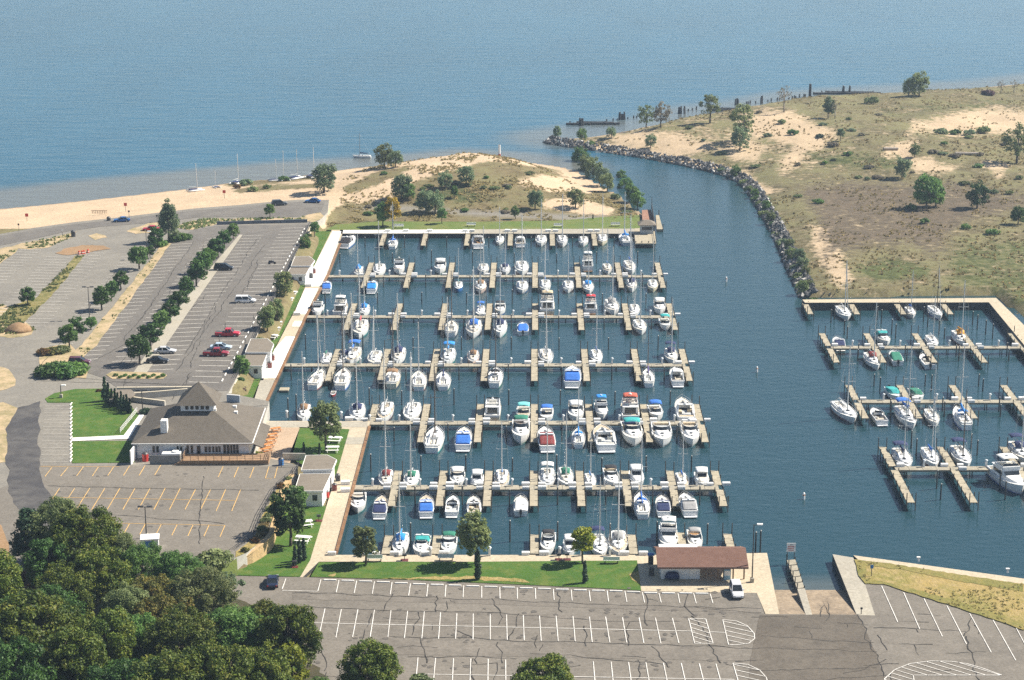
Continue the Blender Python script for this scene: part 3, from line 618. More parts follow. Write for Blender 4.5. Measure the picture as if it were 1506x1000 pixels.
for i in range(30):
    x = rc_.uniform(110, 400); y = rc_.uniform(350, 560)
    if inside([(310, 335), (445, 335), (335, 565), (110, 550), (250, 360)], np.array([x]), np.array([y]))[0]: crack((x, y), (x - rc_.uniform(10, 30), y + rc_.uniform(10, 45)), ZU + .076, .6, .08)
struct('asphalt_cracks', cr, [CRACK])
st_ = MB()
def blot(c, r, z):
    n = 9; st_.add([(c.x + r * rc_.uniform(.55, 1.2) * math.cos(a * 6.2832 / n), c.y + r * rc_.uniform(.55, 1.2) * math.sin(a * 6.2832 / n), z) for a in range(n)], [tuple(range(n))])
for i in range(150): blot(G(rc_.uniform(430, 1090), rc_.choice((872, 902, 938, 978)) + rc_.uniform(-7, 7), ZL), rc_.uniform(.18, .6), ZL + .036 + .0004 * (i % 9))
for i in range(40): blot(G(rc_.uniform(80, 390), rc_.choice((695, 726, 745, 778)) + rc_.uniform(-6, 6), ZU), rc_.uniform(.2, .6), ZU + .036 + .0004 * (i % 9))
struct('asphalt_stains', st_, [mat('oil_stain', (0.095, 0.085, 0.073), .8, .2, 1.0)])
# ================================================================== PIERS, DOCK BOXES, PILINGS
DECK = ground_mat('weathered_planks', (0.37, 0.325, 0.24), (0.30, 0.265, 0.195), (0.42, 0.375, 0.285), 0.3, 1.1, 4.0)
DECK2 = ground_mat('grey_planks', (0.33, 0.30, 0.235), (0.27, 0.245, 0.19), (0.37, 0.335, 0.265), 0.3, 1.0, 4.0)
POST = mat('dark_post', (0.05, 0.045, 0.038), 0.85, 0.35, 2.0)
WHITE = mat('white_gelcoat', (0.79, 0.79, 0.775), 0.28, 0.04, 0.7)
WBOX = mat('white_box_paint', (0.72, 0.72, 0.71), 0.45, 0.07, 1.5)
LAMPG = mat('milky_cap', (0.72, 0.75, 0.76), 0.35, 0.05, 2.0)
ZP = 1.15
def deck_mesh(a, b, wd, z=ZP):                               # a plank deck with stringers below, joints every 2.4 m
    mb = MB(); a = Vector((a.x, a.y, 0)); b = Vector((b.x, b.y, 0)); L = (b - a).length; d = (b - a) / L; n = max(1, round(L / 2.5))
    for i in range(n):
        p = a + d * (L * i / n + .03); q = a + d * (L * (i + 1) / n - .03); dz = rnd.uniform(-.012, .012)
        mb.bar(p + Vector((0, 0, z - .06 + dz)), q + Vector((0, 0, z - .06 + dz)), wd, .12)
    u = Vector((-d.y, d.x, 0))
    for s in (-1, 1): mb.bar(a + u * (s * wd * .42) + Vector((0, 0, z - .27)), b + u * (s * wd * .42) + Vector((0, 0, z - .27)), .14, .30)
    return mb
def posts(root, a, b, wd, z, step=3.2, up=.55, ends=True):
    L = (b - a).length; d = (b - a) / L; u = Vector((-d.y, d.x, 0)); n = max(2, round(L / step))
    for i in range(n + 1):
        for s in (-1, 1):
            p = a + d * (L * i / n) + u * (s * (wd / 2 + .1)); top = z + up * rnd.uniform(.7, 1.3) + (1.3 if (ends and i == n) else 0)
            obj('post', MB().tube((p.x, p.y, -1.2), (p.x, p.y, top), .095, .085, 6), POST, root)
PIERS = {}                                                   # key -> (z, junction points)
def pier(key, label, y, x0, x1, fingers, ytop, ybot, wd=2.3, vp=(786, -340), z=ZP, both=True):
    a, b = G(x0, y, z), G(x1, y, z); a.z = b.z = 0
    root = thing('pier', label, 'pier', (a.x, a.y, 0), 0, 'long piers with finger docks')
    o = (Vector((a.x, a.y, 0)))
    la, lb = a - o, b - o
    obj('walkway', deck_mesh(la, lb, wd, z), DECK2, root)
    for i in range(int((lb - la).length / 6)):
        for s in (-1, 1):
            p = la + (lb - la).normalized() * (i * 6 + 2); obj('post', MB().tube((p.x, p.y + s * wd * .4, -1.2), (p.x, p.y + s * wd * .4, z - .1), .1, .1, 6), POST, root)
    js = []
    for fx in fingers:
        up_only = isinstance(fx, tuple) and fx[1] == 'u'; x = fx[0] if isinstance(fx, tuple) else fx
        sl = (x - vp[0]) / (y - vp[1])
        jy = G(x, y, z)
        segs = [(ytop, wd / 2 + .02)] + ([] if up_only else [(ybot, -wd / 2 - .02)])
        for ye, off in segs:
            q = G(x + sl * (ye - y), ye, z); dr = (q - jy).normalized(); st = jy + dr * abs(off / dr.y)
            fa = Vector((st.x, st.y, 0)) - o; fb = Vector((q.x, q.y, 0)) - o
            f = obj('finger', deck_mesh(fa, fb, 1.35, z), DECK, root)
            posts(f, fa, fb, 1.35, z)
        js.append((x, jy, up_only))
    PIERS[key] = dict(y=y, x0=x0, x1=x1, z=z, js=js, ytop=ytop, ybot=ybot, wd=wd, vp=vp, root=root)
pier(1, 'grey plank pier nearest the beach, its far end opposite the grassy channel bank', 406, 458, 972, [540, 601, 662, 725, 787, 850, 911, 971], 386, 423)
pier(2, 'grey plank pier between the blue covered boats and the cream flybridge cruiser', 465.5, 447, 988, [515, 584, 652, 718.7, 787, 853.6, 921.6, 988], 446, 485)
pier(3, 'grey plank pier starting beside the small floating raft and the white concrete', 536.5, 404, 1008, [490, 565, 639, 713.5, 786, 861, 936, 1008], 513, 560)
pier(4, 'grey plank pier crowded with white motor cruisers at its outer end', 621.5, 541, 1030, [(546, 'u'), 623.5, 704.5, 785.8, 867.5, 950.6, 1030], 594, 650)
pier(5, 'grey plank pier nearest the roofed shelter, starting at the promenade bins', 716.5, 514, 1057, [581, 649.6, 717.5, 785, 853.5, 921.5, 989.5, 1057], 692, 744)
VPR = (790, -330)
pier(6, 'grey plank pier closest to the grassy shore in the eastern basin', 510.5, 1222, 1560, [1219, 1286, 1359, 1431, 1504], 490, 533, 2.1, VPR, 1.5)
pier(7, 'middle grey plank pier of the eastern basin', 590, 1262, 1580, [1260, 1337, 1416, 1494], 566, 615, 2.1, VPR, 1.5)
pier(8, 'short plank pier of the eastern basin ending beside the big white cruiser', 688.5, 1316, 1580, [1314, 1402, 1497], 657, 739, 2.1, VPR, 1.5)
# fingers that leave a quay
def quay_finger(label, x, ya, yb, z, vp=(786, -340), group='finger docks leaving the quay walls'):
    a = G(x, ya, z); q = G(x + (x - vp[0]) / (ya - vp[1]) * (yb - ya), yb, z)
    r = thing('finger_dock', label, 'dock', (a.x, a.y, 0), 0, group); lb = Vector((q.x - a.x, q.y - a.y, 0)); la = Vector((0, 0, 0))
    obj('deck', deck_mesh(la, lb, 1.35, z), DECK, r); posts(r, la, lb, 1.35, z); return r
for i, x in enumerate((566, 626.5, 688.5, 751, 812, 873)):
    quay_finger(f'short plank finger dock, {nth(i + 1)} of six along the lakeside quay counted from the promenade', x, 344, 361, ZP)
for i, (x, yt) in enumerate(((567, 787), (640, 787), (786, 786), (932, 786), (1006, 783), (1077, 785))):
    quay_finger(f'short plank finger dock, {nth(i + 1)} of six along the lawn quay counted from the promenade', x, 814.5, yt, ZP)
for i, x in enumerate((1184, 1251, 1318, 1386)):
    quay_finger(f'short plank finger dock, {nth(i + 1)} of four below the grassland quay counted from the channel', x, 446, 462, 1.5, VPR)

# white dock boxes at every junction, small lit pedestals between
def box_mesh():
    mb = MB(); mb.bev(-.95, .95, -.42, .42, 0, .62, .05)
    ld = MB(); v = [(-1.0, -.46, .63), (1.0, -.46, .63), (1.0, .46, .63), (-1.0, .46, .63), (-.9, -.36, .78), (.9, -.36, .78), (.9, .30, .86), (-.9, .30, .86)]
    ld.add(v, [(0, 3, 2, 1), (4, 5, 6, 7), (0, 1, 5, 4), (1, 2, 6, 5), (2, 3, 7, 6), (3, 0, 4, 7)]); return mb, ld
bx0 = thing('dock_box', 'x', 'dock box'); _a, _b = box_mesh(); obj('chest', _a, WBOX, bx0); obj('lid', _b, WHITE, bx0); learn(bx0)
pd0 = thing('power_pedestal', 'x', 'pedestal'); obj('column', MB().bev(-.17, .17, -.17, .17, 0, 1.05, .04), WBOX, pd0)
obj('lamp_cap', MB().tube((0, 0, 1.05), (0, 0, 1.2), .12, .12, 8).tube((0, 0, 1.2), (0, 0, 1.42), .3, .2, 8), LAMPG, pd0); learn(pd0)
USED = set()
def use(proto, label, loc, rz=0.0, sc_=1.0, group=None, cat=None):
    o = proto if proto.name not in USED else copy_tree(proto)
    USED.add(proto.name); o.location = loc; o.rotation_euler[2] = rz; o.scale = (sc_, sc_, sc_) if not hasattr(sc_, '__len__') else sc_
    o['label'] = label
    if group: o['group'] = group
    if cat: o['category'] = cat
    return o
PNAME = {1: 'pier nearest the beach', 2: 'second pier from beach', 3: 'third pier from beach', 4: 'fourth pier from beach', 5: 'pier nearest the shelter', 6: 'far pier of the eastern basin', 7: 'middle pier of the eastern basin', 8: 'near pier of the eastern basin'}
for k, p in PIERS.items():
    n = 0
    for ji, (x, j, up_only) in enumerate(p['js']):
        zz = p['z']
        spots = [(-1, 1), (1, 1), (1, -1)] if not (k > 5 and ji == 0) else [(1, 1)]
        if k in (4, 5) and not up_only and ji < len(p['js']) - 1: spots.append((-1, -1))
        for sx, sy in spots:
            if up_only and sy < 0: continue
            if ji == len(p['js']) - 1 and sx > 0 and sy < 0: continue
            n += 1
            use(bx0, f'white dock box, {nth(n)} from the shore along the {PNAME[k]}', (j.x + sx * 1.45, j.y + sy * (1.0 if sy > 0 else .95), zz), 0 if sy > 0 else math.pi, rnd.uniform(.62, .78), 'white dock boxes at the finger docks')
    xs = [q[0] for q in p['js']]; mids = [(a + b) / 2 + 2 for a, b in zip(xs[:-1], xs[1:])]
    if k <= 5: mids = [(p['x0'] + xs[0]) / 2] + mids
    for i, x in enumerate(mids):
        g = G(x, p['y'], p['z'])
        use(pd0, f'white lamp-capped power pedestal, {nth(i + 1)} from shore on {PNAME[k]}', (g.x, g.y + .75, p['z']), 0, 1.0, 'white power pedestals on the piers')
for i, x in enumerate((534, 594, 633, 720, 823, 855, 897)):
    g = G(x, 817, ZL); use(pd0, f'white lamp-capped power pedestal, {nth(i + 1)} from the promenade on the lawn quay', (g.x, g.y, ZL), 0, 1.1, 'white power pedestals on the piers')
for i, (x, y) in enumerate(((422, 614.5), (502, 616))):
    g = G(x, y, ZL); use(pd0, ('white power pedestal on the terrace edge near the restaurant roof', 'white power pedestal on the terrace edge beside the leafy tree')[i], (g.x, g.y, ZL), 0, 1.1, 'white power pedestals on the piers')
for i, x in enumerate((488, 553, 580, 626, 653, 773, 800, 918, 946)):
    g = G(x, 815.8, ZL); use(bx0, f'white dock box, {nth(i + 1)} from the promenade along the lawn quay', (g.x, g.y, ZL), rnd.choice((0, math.pi)), rnd.uniform(.65, .85), 'white dock boxes at the finger docks')
for i, x in enumerate((570, 597, 632, 684, 694, 746, 757, 806, 817, 868, 878)):
    g = G(x, 340.5, ZL); use(bx0, f'white dock box, {nth(i + 1)} from the promenade along the lakeside quay', (g.x, g.y, ZL), 0, .8, 'white dock boxes at the finger docks')
for i, (x, y) in enumerate(((459, 421), (443, 463), (394, 541), (516, 723), (521, 618), (516, 712))):
    g = G(x, y, ZL + .03); use(bx0, ('white dock box where the pier nearest the beach meets the promenade', 'white dock box where the second pier from the beach meets the promenade', 'white dock box where the third pier from the beach meets the promenade',
        'white dock box beside the bins at the start of the pier nearest the shelter', 'white dock box where the fourth pier from the beach meets the promenade', 'white dock box on the promenade edge just above the pier nearest the shelter')[i], (g.x - 1, g.y, ZL + .03), .1, .85, 'white dock boxes at the finger docks')
# mooring pilings in the middle of each slip and at its ends
PILM = mat('tarred_piling', (0.045, 0.05, 0.052), 0.8, 0.35, 1.5)
pl0 = thing('mooring_piling', 'x', 'piling'); obj('shaft', MB().tube((0, 0, -2), (0, 0, 3.0), .15, .13, 8), PILM, pl0)
obj('cap', MB().tube((0, 0, 3.0), (0, 0, 3.14), .15, .05, 8), mat('pale_cap', (0.45, 0.45, 0.42), 0.6), pl0); learn(pl0)
for k, p in PIERS.items():
    xs = [q[0] for q in p['js']]; y = p['y']; vp = p['vp']; n = 0; m = 0
    mids = ([(p['x0'] + xs[0]) / 2 - 8] if k <= 5 else []) + [(a + b) / 2 for a, b in zip(xs[:-1], xs[1:])]
    if k > 5: mids = [x for x in mids]
    for x in mids:
        for side, ye in (('far', p['ytop']), ('near', p['ybot'])):
            if side == 'near' and k == 4 and x < 560: continue
            for dt in ((.92, -1.2), (.60, 1.8)) if k > 5 else ((.95, 0),):
                t, dx = dt; yy = y + (ye - y) * t
                xx = x + (x - vp[0]) / (y - vp[1]) * (yy - y) + dx * .9 + rnd.uniform(-2, 2)
                g = G(xx, yy, 0)
                if side == 'far': n += 1; c = n
                else: m += 1; c = m
                use(pl0, f'dark mooring piling, {nth(c)} from shore, {side} side of {PNAME[k]}', (g.x, g.y, 0), rnd.uniform(0, 3), (1, 1, rnd.uniform(.85, 1.2)), 'mooring pilings standing between the boats')
for i, x in enumerate((537, 595, 657, 719, 781, 842, 903)):
    g = G(x, 364, 0); use(pl0, f'dark mooring piling, {nth(i + 1)} from the promenade off the lakeside quay', (g.x, g.y, 0), 0, (1, 1, rnd.uniform(.85, 1.1)), 'mooring pilings standing between the boats')
for i, (x, y) in enumerate(((604, 797), (678, 800), (750, 797), (820, 795), (897, 797), (966, 795), (1040, 800), (424, 612), (436, 605), (1111, 812), (1118, 812))):
    g = G(x, y, 0); use(pl0, f'dark mooring piling, {nth(i + 1)} from the promenade off the lawn quay' if i < 7 else ('shorter dark piling off the terrace corner beside the restaurant', 'taller dark piling off the terrace corner beside the restaurant', 'thick dark piling beside the lamp at the plaza corner', 'shorter dark piling next to the thick one at the plaza corner')[i - 7],
        (g.x, g.y, 0), 0, (1, 1, rnd.uniform(1.05, 1.3)), 'mooring pilings standing between the boats')
for i, (x, y) in enumerate(((1222, 475), (1227, 470), (1290, 470), (1296, 476), (1358, 473), (1364, 481), (1430, 478), (1437, 484))):
    g = G(x, y, 0); use(pl0, f'dark mooring piling, {nth(i + 1)} from the channel in the row below the grassland quay', (g.x, g.y, 0), 0, (1, 1, rnd.uniform(1.0, 1.3)), 'mooring pilings standing between the boats')
# ================================================================== BOATS  (local +X is the bow, z = 0 the waterline)
CREAM = mat('cream_deck', (0.65, 0.61, 0.53), 0.5, 0.06, 0.9)
DECKW = mat('white_nonskid', (0.68, 0.68, 0.655), 0.6, 0.05, 1.2)
DECKT = mat('tan_nonskid', (0.50, 0.42, 0.31), 0.6, 0.08, 1.2); DECKG = mat('grey_nonskid', (0.44, 0.46, 0.47), 0.6, 0.07, 1.2)
GLASS = mat('dark_boat_glass', (0.018, 0.024, 0.03), 0.08, 0.3, 1.0)
ALU = mat('mast_aluminium', (0.66, 0.66, 0.64), 0.4, 0.06, 0.6, metal=0.2)
ALUD = mat('dark_mast', (0.12, 0.10, 0.085), 0.5, 0.15, 0.6)
STEEL = mat('stainless_rail', (0.6, 0.6, 0.6), 0.3, 0.05, 1.0, metal=0.6)
FLOORB = mat('cockpit_floor', (0.44, 0.40, 0.33), 0.7, 0.2, 1.5)
TEAK = mat('teak_trim', (0.30, 0.17, 0.075), 0.6, 0.25, 1.5)
SEATM = mat('boat_cushions', (0.62, 0.60, 0.54), 0.7, 0.1, 1.5)
BOOTM = mat('boot_stripe', (0.04, 0.07, 0.17), 0.4, 0.15, 0.6)
CANV = {k: mat('canvas_' + k, c, 0.85, 0.14, 1.6, bump=0.2) for k, c in dict(blue=(0.03, 0.15, 0.52), bright=(0.02, 0.24, 0.66), navy=(0.018, 0.03, 0.10), green=(0.02, 0.17, 0.11), teal=(0.03, 0.33, 0.33), aqua=(0.16, 0.56, 0.55), maroon=(0.20, 0.03, 0.03), red=(0.55, 0.03, 0.04),
        brick=(0.46, 0.10, 0.06), black=(0.018, 0.018, 0.022), grey=(0.30, 0.30, 0.30), white=(0.68, 0.68, 0.66), tan=(0.52, 0.42, 0.28), purple=(0.09, 0.055, 0.22), orange=(0.68, 0.32, 0.04), brown=(0.25, 0.15, 0.08)).items()}
HULLC = dict(white=WHITE, navy=mat('navy_hull', (0.02, 0.035, 0.10), 0.25, 0.05), cream=mat('cream_hull', (0.68, 0.62, 0.47), 0.3, 0.05), blue=mat('blue_hull', (0.05, 0.17, 0.42), 0.25, 0.05), pink=mat('buff_hull', (0.62, 0.49, 0.42), 0.35, 0.05), grey=mat('grey_hull', (0.42, 0.45, 0.48), 0.3, 0.05), red=mat('red_hull', (0.4, 0.05, 0.04), 0.3, 0.05))

def hull_rings(L, B, fb_bow, fb_mid, fb_st, transom, fine, draft=.35, n=13, flare=.8):
    """Stations from stern to bow; each ring runs from the port rail down round the bottom to the starboard rail."""
    R_, deck = [], []
    for i in range(n):
        t = i / (n - 1); x = -L / 2 + L * t
        m = .42
        hb = (transom + (1 - transom) * math.sin(math.pi / 2 * min(1, t / m)) ** .8) if t < m else max(.012, math.cos(math.pi / 2 * ((t - m) / (1 - m)) ** fine) ** .85)
        hb *= B / 2
        z = fb_st + (fb_mid - fb_st) * min(1, t / .5) if t < .5 else fb_mid + (fb_bow - fb_mid) * ((t - .5) / .5) ** 1.6
        wl = hb * (flare + (1 - flare) * (1 - t) * .6) * (1 - .35 * max(0, t - .6)); xo = -.06 * L * max(0, (t - .72) / .28) ** 1.2
        R_.append([(x, -hb, z), (x + xo * .35, -hb * .6 - wl * .4, z * .45), (x + xo, -wl, 0.02), (x + xo * 1.4, -wl * .55, -draft), (x + xo * 1.4, wl * .55, -draft), (x + xo, wl, .02), (x + xo * .35, hb * .6 + wl * .4, z * .45), (x, hb, z)])
        deck.append((x, hb, z))
    return R_, deck
def hull_mb(R_, deck):
    mb = MB(); mb.loft(R_, 0, closed=False)
    s = R_[0]; mb.add(s, [tuple(range(7, -1, -1))])
    rail = MB()
    for sgn in (-1, 1): rail.path([(x, sgn * (h - .02), z + .03) for x, h, z in deck], .045, 4)
    k = len(mb.v); mb.v += rail.v; mb.f += [tuple(i + k for i in f) for f in rail.f]; mb.m += [0] * len(rail.f)
    return mb
def deck_mb(deck, x0=None, x1=None, drop=.04, inset=.05):
    d = [(x, max(.005, h - inset), z - drop) for x, h, z in deck if (x0 is None or x >= x0 - 1e-6) and (x1 is None or x <= x1 + 1e-6)]
    mb = MB(); vs = [(x, -h, z) for x, h, z in d] + [(x, 0, z + h * .05) for x, h, z in d] + [(x, h, z) for x, h, z in d]; n = len(d)
    mb.add(vs, [(r * n + i, r * n + i + 1, (r + 1) * n + i + 1, (r + 1) * n + i)[::-1] for r in range(2) for i in range(n - 1)]); return mb
def boot_mb(R_):
    mb = MB()
    for sgn in (-1, 1):
        a = [(r[2][0], sgn * (abs(r[2][1]) * 1.012 + .012), .06) for r in R_]; b = [(r[2][0] * .8 + r[1][0] * .2, sgn * (abs(r[2][1]) * .72 + abs(r[1][1]) * .28 + .03), .24) for r in R_]
        n = len(a); mb.add(a + b, [(i, i + 1, n + i + 1, n + i) for i in range(n - 1)])
    return mb
def trunk(mb, sec):                                          # cabin or coachroof lofted through (x, half width low, half width high, z low, z high)
    rings = [[(x, -a, z0), (x, -b, z1 - .06), (x, -b * .75, z1), (x, b * .75, z1), (x, b, z1 - .06), (x, a, z0)] for x, a, b, z0, z1 in sec]
    mb.loft(rings, 0, closed=False); mb.add(rings[0], [tuple(range(5, -1, -1))]); mb.add(rings[-1], [tuple(range(6))]); return mb
def canopy(mb, x0, x1, w0, w1, z0, z1, arch=.25, n=7, thick=.05, droop=0.0):
    """A canvas or hard top arched across, from x0 to x1, with thickness."""
    rings = []
    for k, (x, w_, z) in enumerate(((x0, w0, z0), ((x0 + x1) / 2, (w0 + w1) / 2, max(z0, z1) + .06), (x1, w1, z1))):
        up_ = [(x, -w_ + 2 * w_ * i / (n - 1), z + arch * (1 - (2 * i / (n - 1) - 1) ** 2) - droop * abs(2 * i / (n - 1) - 1) ** 3) for i in range(n)]
        rings.append(up_ + [(a, b, c - thick) for a, b, c in up_[::-1]])
    mb.loft(rings); return mb

def P_(name, mb, m, par, smooth=False):
    o = obj(name, mb, m, par, smooth); return o
def make_sail(cover=True, dodger=False, bimini=False, jib=True, sprd=1, deckmat=None, mast='alu', wheel=True, mizzen=False):
    L, B = 10.0, 3.0; r = thing('sailboat', 'x', 'sailboat')
    Rg, dk = hull_rings(L, B, 1.25, .98, 1.0, .62, 1.25, .3)
    h = P_('hull', hull_mb(Rg, dk), WHITE, r, True); P_('boot_stripe', boot_mb(Rg), BOOTM, h)
    P_('deck', deck_mb(dk), deckmat or DECKW, r, True)
    c = P_('cabin', trunk(MB(), [(-1.0, .98, .86, .96, 1.46), (.6, .98, .85, .98, 1.45), (1.9, .72, .6, 1.0, 1.33), (2.7, .3, .22, 1.06, 1.16)]), WHITE, r)
    for s in (-1, 1): P_('window', MB().add([(-.7, s * .955, 1.12), (1.6, s * .80, 1.13), (1.5, s * .765, 1.27), (-.65, s * .915, 1.33)], [(0, 1, 2, 3)]), GLASS, c)
    P_('hatch', MB().bev(2.75, 3.3, -.27, .27, 1.08, 1.16, .02), GLASS, r); P_('hatch', MB().bev(1.1, 1.6, -.25, .25, 1.42, 1.50, .02), GLASS, c); P_('companionway', MB().bev(-1.05, -.1, -.34, .34, 1.45, 1.52, .02), CANV['grey'] if not dodger else GLASS, c)
    ck = MB(); ck.box(-4.3, -1.02, -.5, .5, .99, 1.005); k_ = P_('cockpit', ck, FLOORB, r)
    st = MB()
    for s in (-1, 1): st.bev(-4.2, -1.05, min(s * .55, s * 1.12), max(s * .55, s * 1.12), .98, 1.32, .06)
    st.bev(-4.62, -4.2, -.9, .9, .98, 1.3, .06); P_('coaming', st, DECKW, k_)
    if wheel: wl = MB(); wl.box(-3.3, -3.05, -.12, .12, 1.0, 1.75); wl.path([(-3.38, .5 * math.cos(a * .524), 1.6 + .5 * math.sin(a * .524)) for a in range(13)], .03, 4); P_('steering_wheel', wl, STEEL, k_)
    mm = ALU if mast == 'alu' else ALUD; H = 13.0
    m = P_('mast', MB().tube((1.05, 0, 1.4), (.95, 0, H), .115, .08, 7), mm, r)
    for z_ in ((6.6, 9.8) if sprd == 2 else (7.6,)): P_('spreader', MB().tube((1.0, -1.05, z_), (1.0, 1.05, z_), .04, .04, 5), mm, m)
    P_('masthead_gear', MB().tube((.6, 0, H + .05), (1.3, 0, H + .05), .035).tube((.95, 0, H), (.95, 0, H + .55), .02, .02, 4), mm, m)
    b = P_('boom', MB().tube((.9, 0, 2.35), (-3.4, 0, 2.25), .075, .075, 6), mm, r)
    if cover:
        cv = MB(); rings = []
        for x, ra_, z_ in ((1.15, .12, 3.1), (1.0, .24, 2.75), (.4, .27, 2.62), (-1.2, .22, 2.48), (-2.6, .17, 2.42), (-3.35, .07, 2.36)):
            rings.append([(x, ra_ * .62 * math.cos(a * math.pi / 4), z_ + ra_ * 1.25 * math.sin(a * math.pi / 4)) for a in range(8)])
        cv.loft(rings[::-1]); P_('sail_cover', cv, CANV['blue'], b, True)
    rg = MB(); top = (.95, 0, H - .15)
    rg.tube(top, (-4.95, 0, 1.05), .016, .016, 3)
    for s in (-1, 1): rg.path([(.95, 0, H - .2), (1.0, s * 1.05, 7.6), (.75, s * 1.5, 1.02)], .014, 3)
    P_('rigging', rg, STEEL, r)
    fs = MB().tube((4.75, 0, 1.5), (1.05, 0, H - .5), .075 if jib else .016, .05 if jib else .016, 5); P_('furled_jib' if jib else 'forestay', fs, CANV['white'] if jib else STEEL, r)
    rl = MB()
    for s in (-1, 1):
        pts = [(x, s * (h_ - .06), z + .6) for x, h_, z in dk[1:]]; rl.path(pts, .018, 3)
        for x, h_, z in dk[1::2]: rl.tube((x, s * (h_ - .06), z), (x, s * (h_ - .06), z + .6), .018, .018, 3)
    P_('lifeline', rl, STEEL, r)
    if dodger:
        dg = MB(); canopy(dg, -1.3, .2, .92, .75, 2.15, 1.55, .28); P_('dodger', dg, CANV['blue'], r, True)
    if bimini:
        bm = MB(); canopy(bm, -4.0, -1.7, 1.15, 1.15, 2.75, 2.8, .22)
        q = P_('bimini', bm, CANV['blue'], r, True); fr = MB()
        for s in (-1, 1): fr.path([(-3.9, s * 1.12, 2.75), (-2.9, s * 1.15, 1.2), (-1.8, s * 1.12, 2.8)], .025, 4)
        P_('frame', fr, STEEL, q)
    learn(r); return r
def rail_mb(dk, x0, dz=.55):
    rl = MB()
    d = [q for q in dk if q[0] >= x0]
    for s in (-1, 1):
        rl.path([(x, s * max(.02, h_ - .08), z + dz) for x, h_, z in d], .022, 4)
        for x, h_, z in d[::2]: rl.tube((x, s * (h_ - .08), z), (x, s * max(.02, h_ - .08), z + dz), .02, .02, 4)
    return rl
def make_express(top='bimini', cover=False, L=11.0, B=3.5):
    """Sport cruiser: long clean foredeck, wrap windscreen, open or canvas-covered cockpit, swim platform."""
    r = thing('motor_cruiser', 'x', 'motor cruiser')
    Rg, dk = hull_rings(L, B, 1.75, 1.42, 1.15, .90, 1.75, .35, flare=.82)
    h = P_('hull', hull_mb(Rg, dk), WHITE, r, True); P_('boot_stripe', boot_mb(Rg), BOOTM, h)
    P_('swim_platform', MB().bev(-L / 2 - .95, -L / 2, -B * .40, B * .40, .22, .38, .05), WHITE, h)
    P_('foredeck', deck_mb(dk, -.6), DECKW, r, True)
    c = P_('cabin', trunk(MB(), [(.2, 1.25, 1.1, 1.36, 1.98), (1.4, 1.15, .98, 1.4, 1.88), (2.9, .8, .6, 1.46, 1.72), (4.0, .35, .2, 1.55, 1.62)]), WHITE, r, True)
    P_('hatch', MB().bev(1.9, 2.45, -.28, .28, 1.83, 1.90, .02), GLASS, c); P_('hatch', MB().bev(3.1, 3.5, -.2, .2, 1.68, 1.745, .02), GLASS, c)
    ck = MB(); ck.box(-L / 2 + .35, -.3, -B * .42, B * .42, 1.02, 1.10); k_ = P_('cockpit', ck, FLOORB, r)
    for q in ((-L / 2 + .4, -L / 2 + 1.0, -B * .38, B * .38, 1.08, 1.55), (-2.6, -1.2, .6, 1.35, 1.08, 1.5), (-1.6, -1.0, -1.3, -.5, 1.08, 1.65)): P_('seat', MB().bev(*q, .08), SEATM, k_)
    cm = MB()
    for s in (-1, 1): cm.bev(-L / 2 + .1, .3, min(s * B * .42, s * B * .475), max(s * B * .42, s * B * .475), 1.1, 1.55, .04)
    cm.bev(-L / 2 + .02, -L / 2 + .36, -B * .42, B * .42, 1.05, 1.45, .05); P_('coaming', cm, WHITE, k_)
    ws = MB(); pts = [(-.9, -1.62), (.2, -1.45), (.95, -.85), (1.15, 0), (.95, .85), (.2, 1.45), (-.9, 1.62)]
    ws.add([(x, y, 1.72 if abs(y) < 1.5 else 1.55) for x, y in pts] + [(x - .75, y * .86, 2.42) for x, y in pts], [(i, i + 1, 8 + i, 7 + i) for i in range(6)]); P_('windscreen', ws, GLASS, r)
    fr = MB(); fr.path([(x - .75, y * .86, 2.43) for x, y in pts], .035, 4); P_('windscreen_frame', fr, WHITE, r)
    P_('bow_rail', rail_mb(dk, .3), STEEL, r)
    if top in ('arch', 'archbimini'):
        a = MB()
        for s in (-1, 1): a.bar((-3.3, s * 1.6, 1.3), (-2.3, s * 1.35, 2.85), .5, .1)
        a.bar((-2.3, -1.4, 2.9), (-2.3, 1.4, 2.9), .6, .12); P_('radar_arch', a, WHITE, r)
        P_('radar_dome', MB().tube((-2.3, 0, 2.95), (-2.3, 0, 3.2), .3, .22, 10), WHITE, r)
    if top in ('bimini', 'archbimini'): P_('bimini', canopy(MB(), -2.9, -.3, 1.45, 1.3, 2.95, 2.95, .2), CANV['teal'], r, True)
    if top == 'hardtop':
        P_('hardtop', canopy(MB(), -3.0, .1, 1.5, 1.25, 2.85, 2.75, .16, thick=.12), WHITE, r, True)
        for s in (-1, 1): P_('hardtop_leg', MB().bar((-3.2, s * 1.55, 1.4), (-2.7, s * 1.42, 2.85), .35, .08), WHITE, r)
    if cover: P_('canvas_cover', trunk(MB(), [(-L / 2 + .35, 1.5, 1.35, 1.45, 1.75), (-3.6, 1.6, 1.4, 1.5, 2.5), (-1.2, 1.6, 1.35, 1.5, 2.9), (-.2, 1.5, 1.25, 1.5, 2.6)]), CANV['navy'], r)
    learn(r); return r
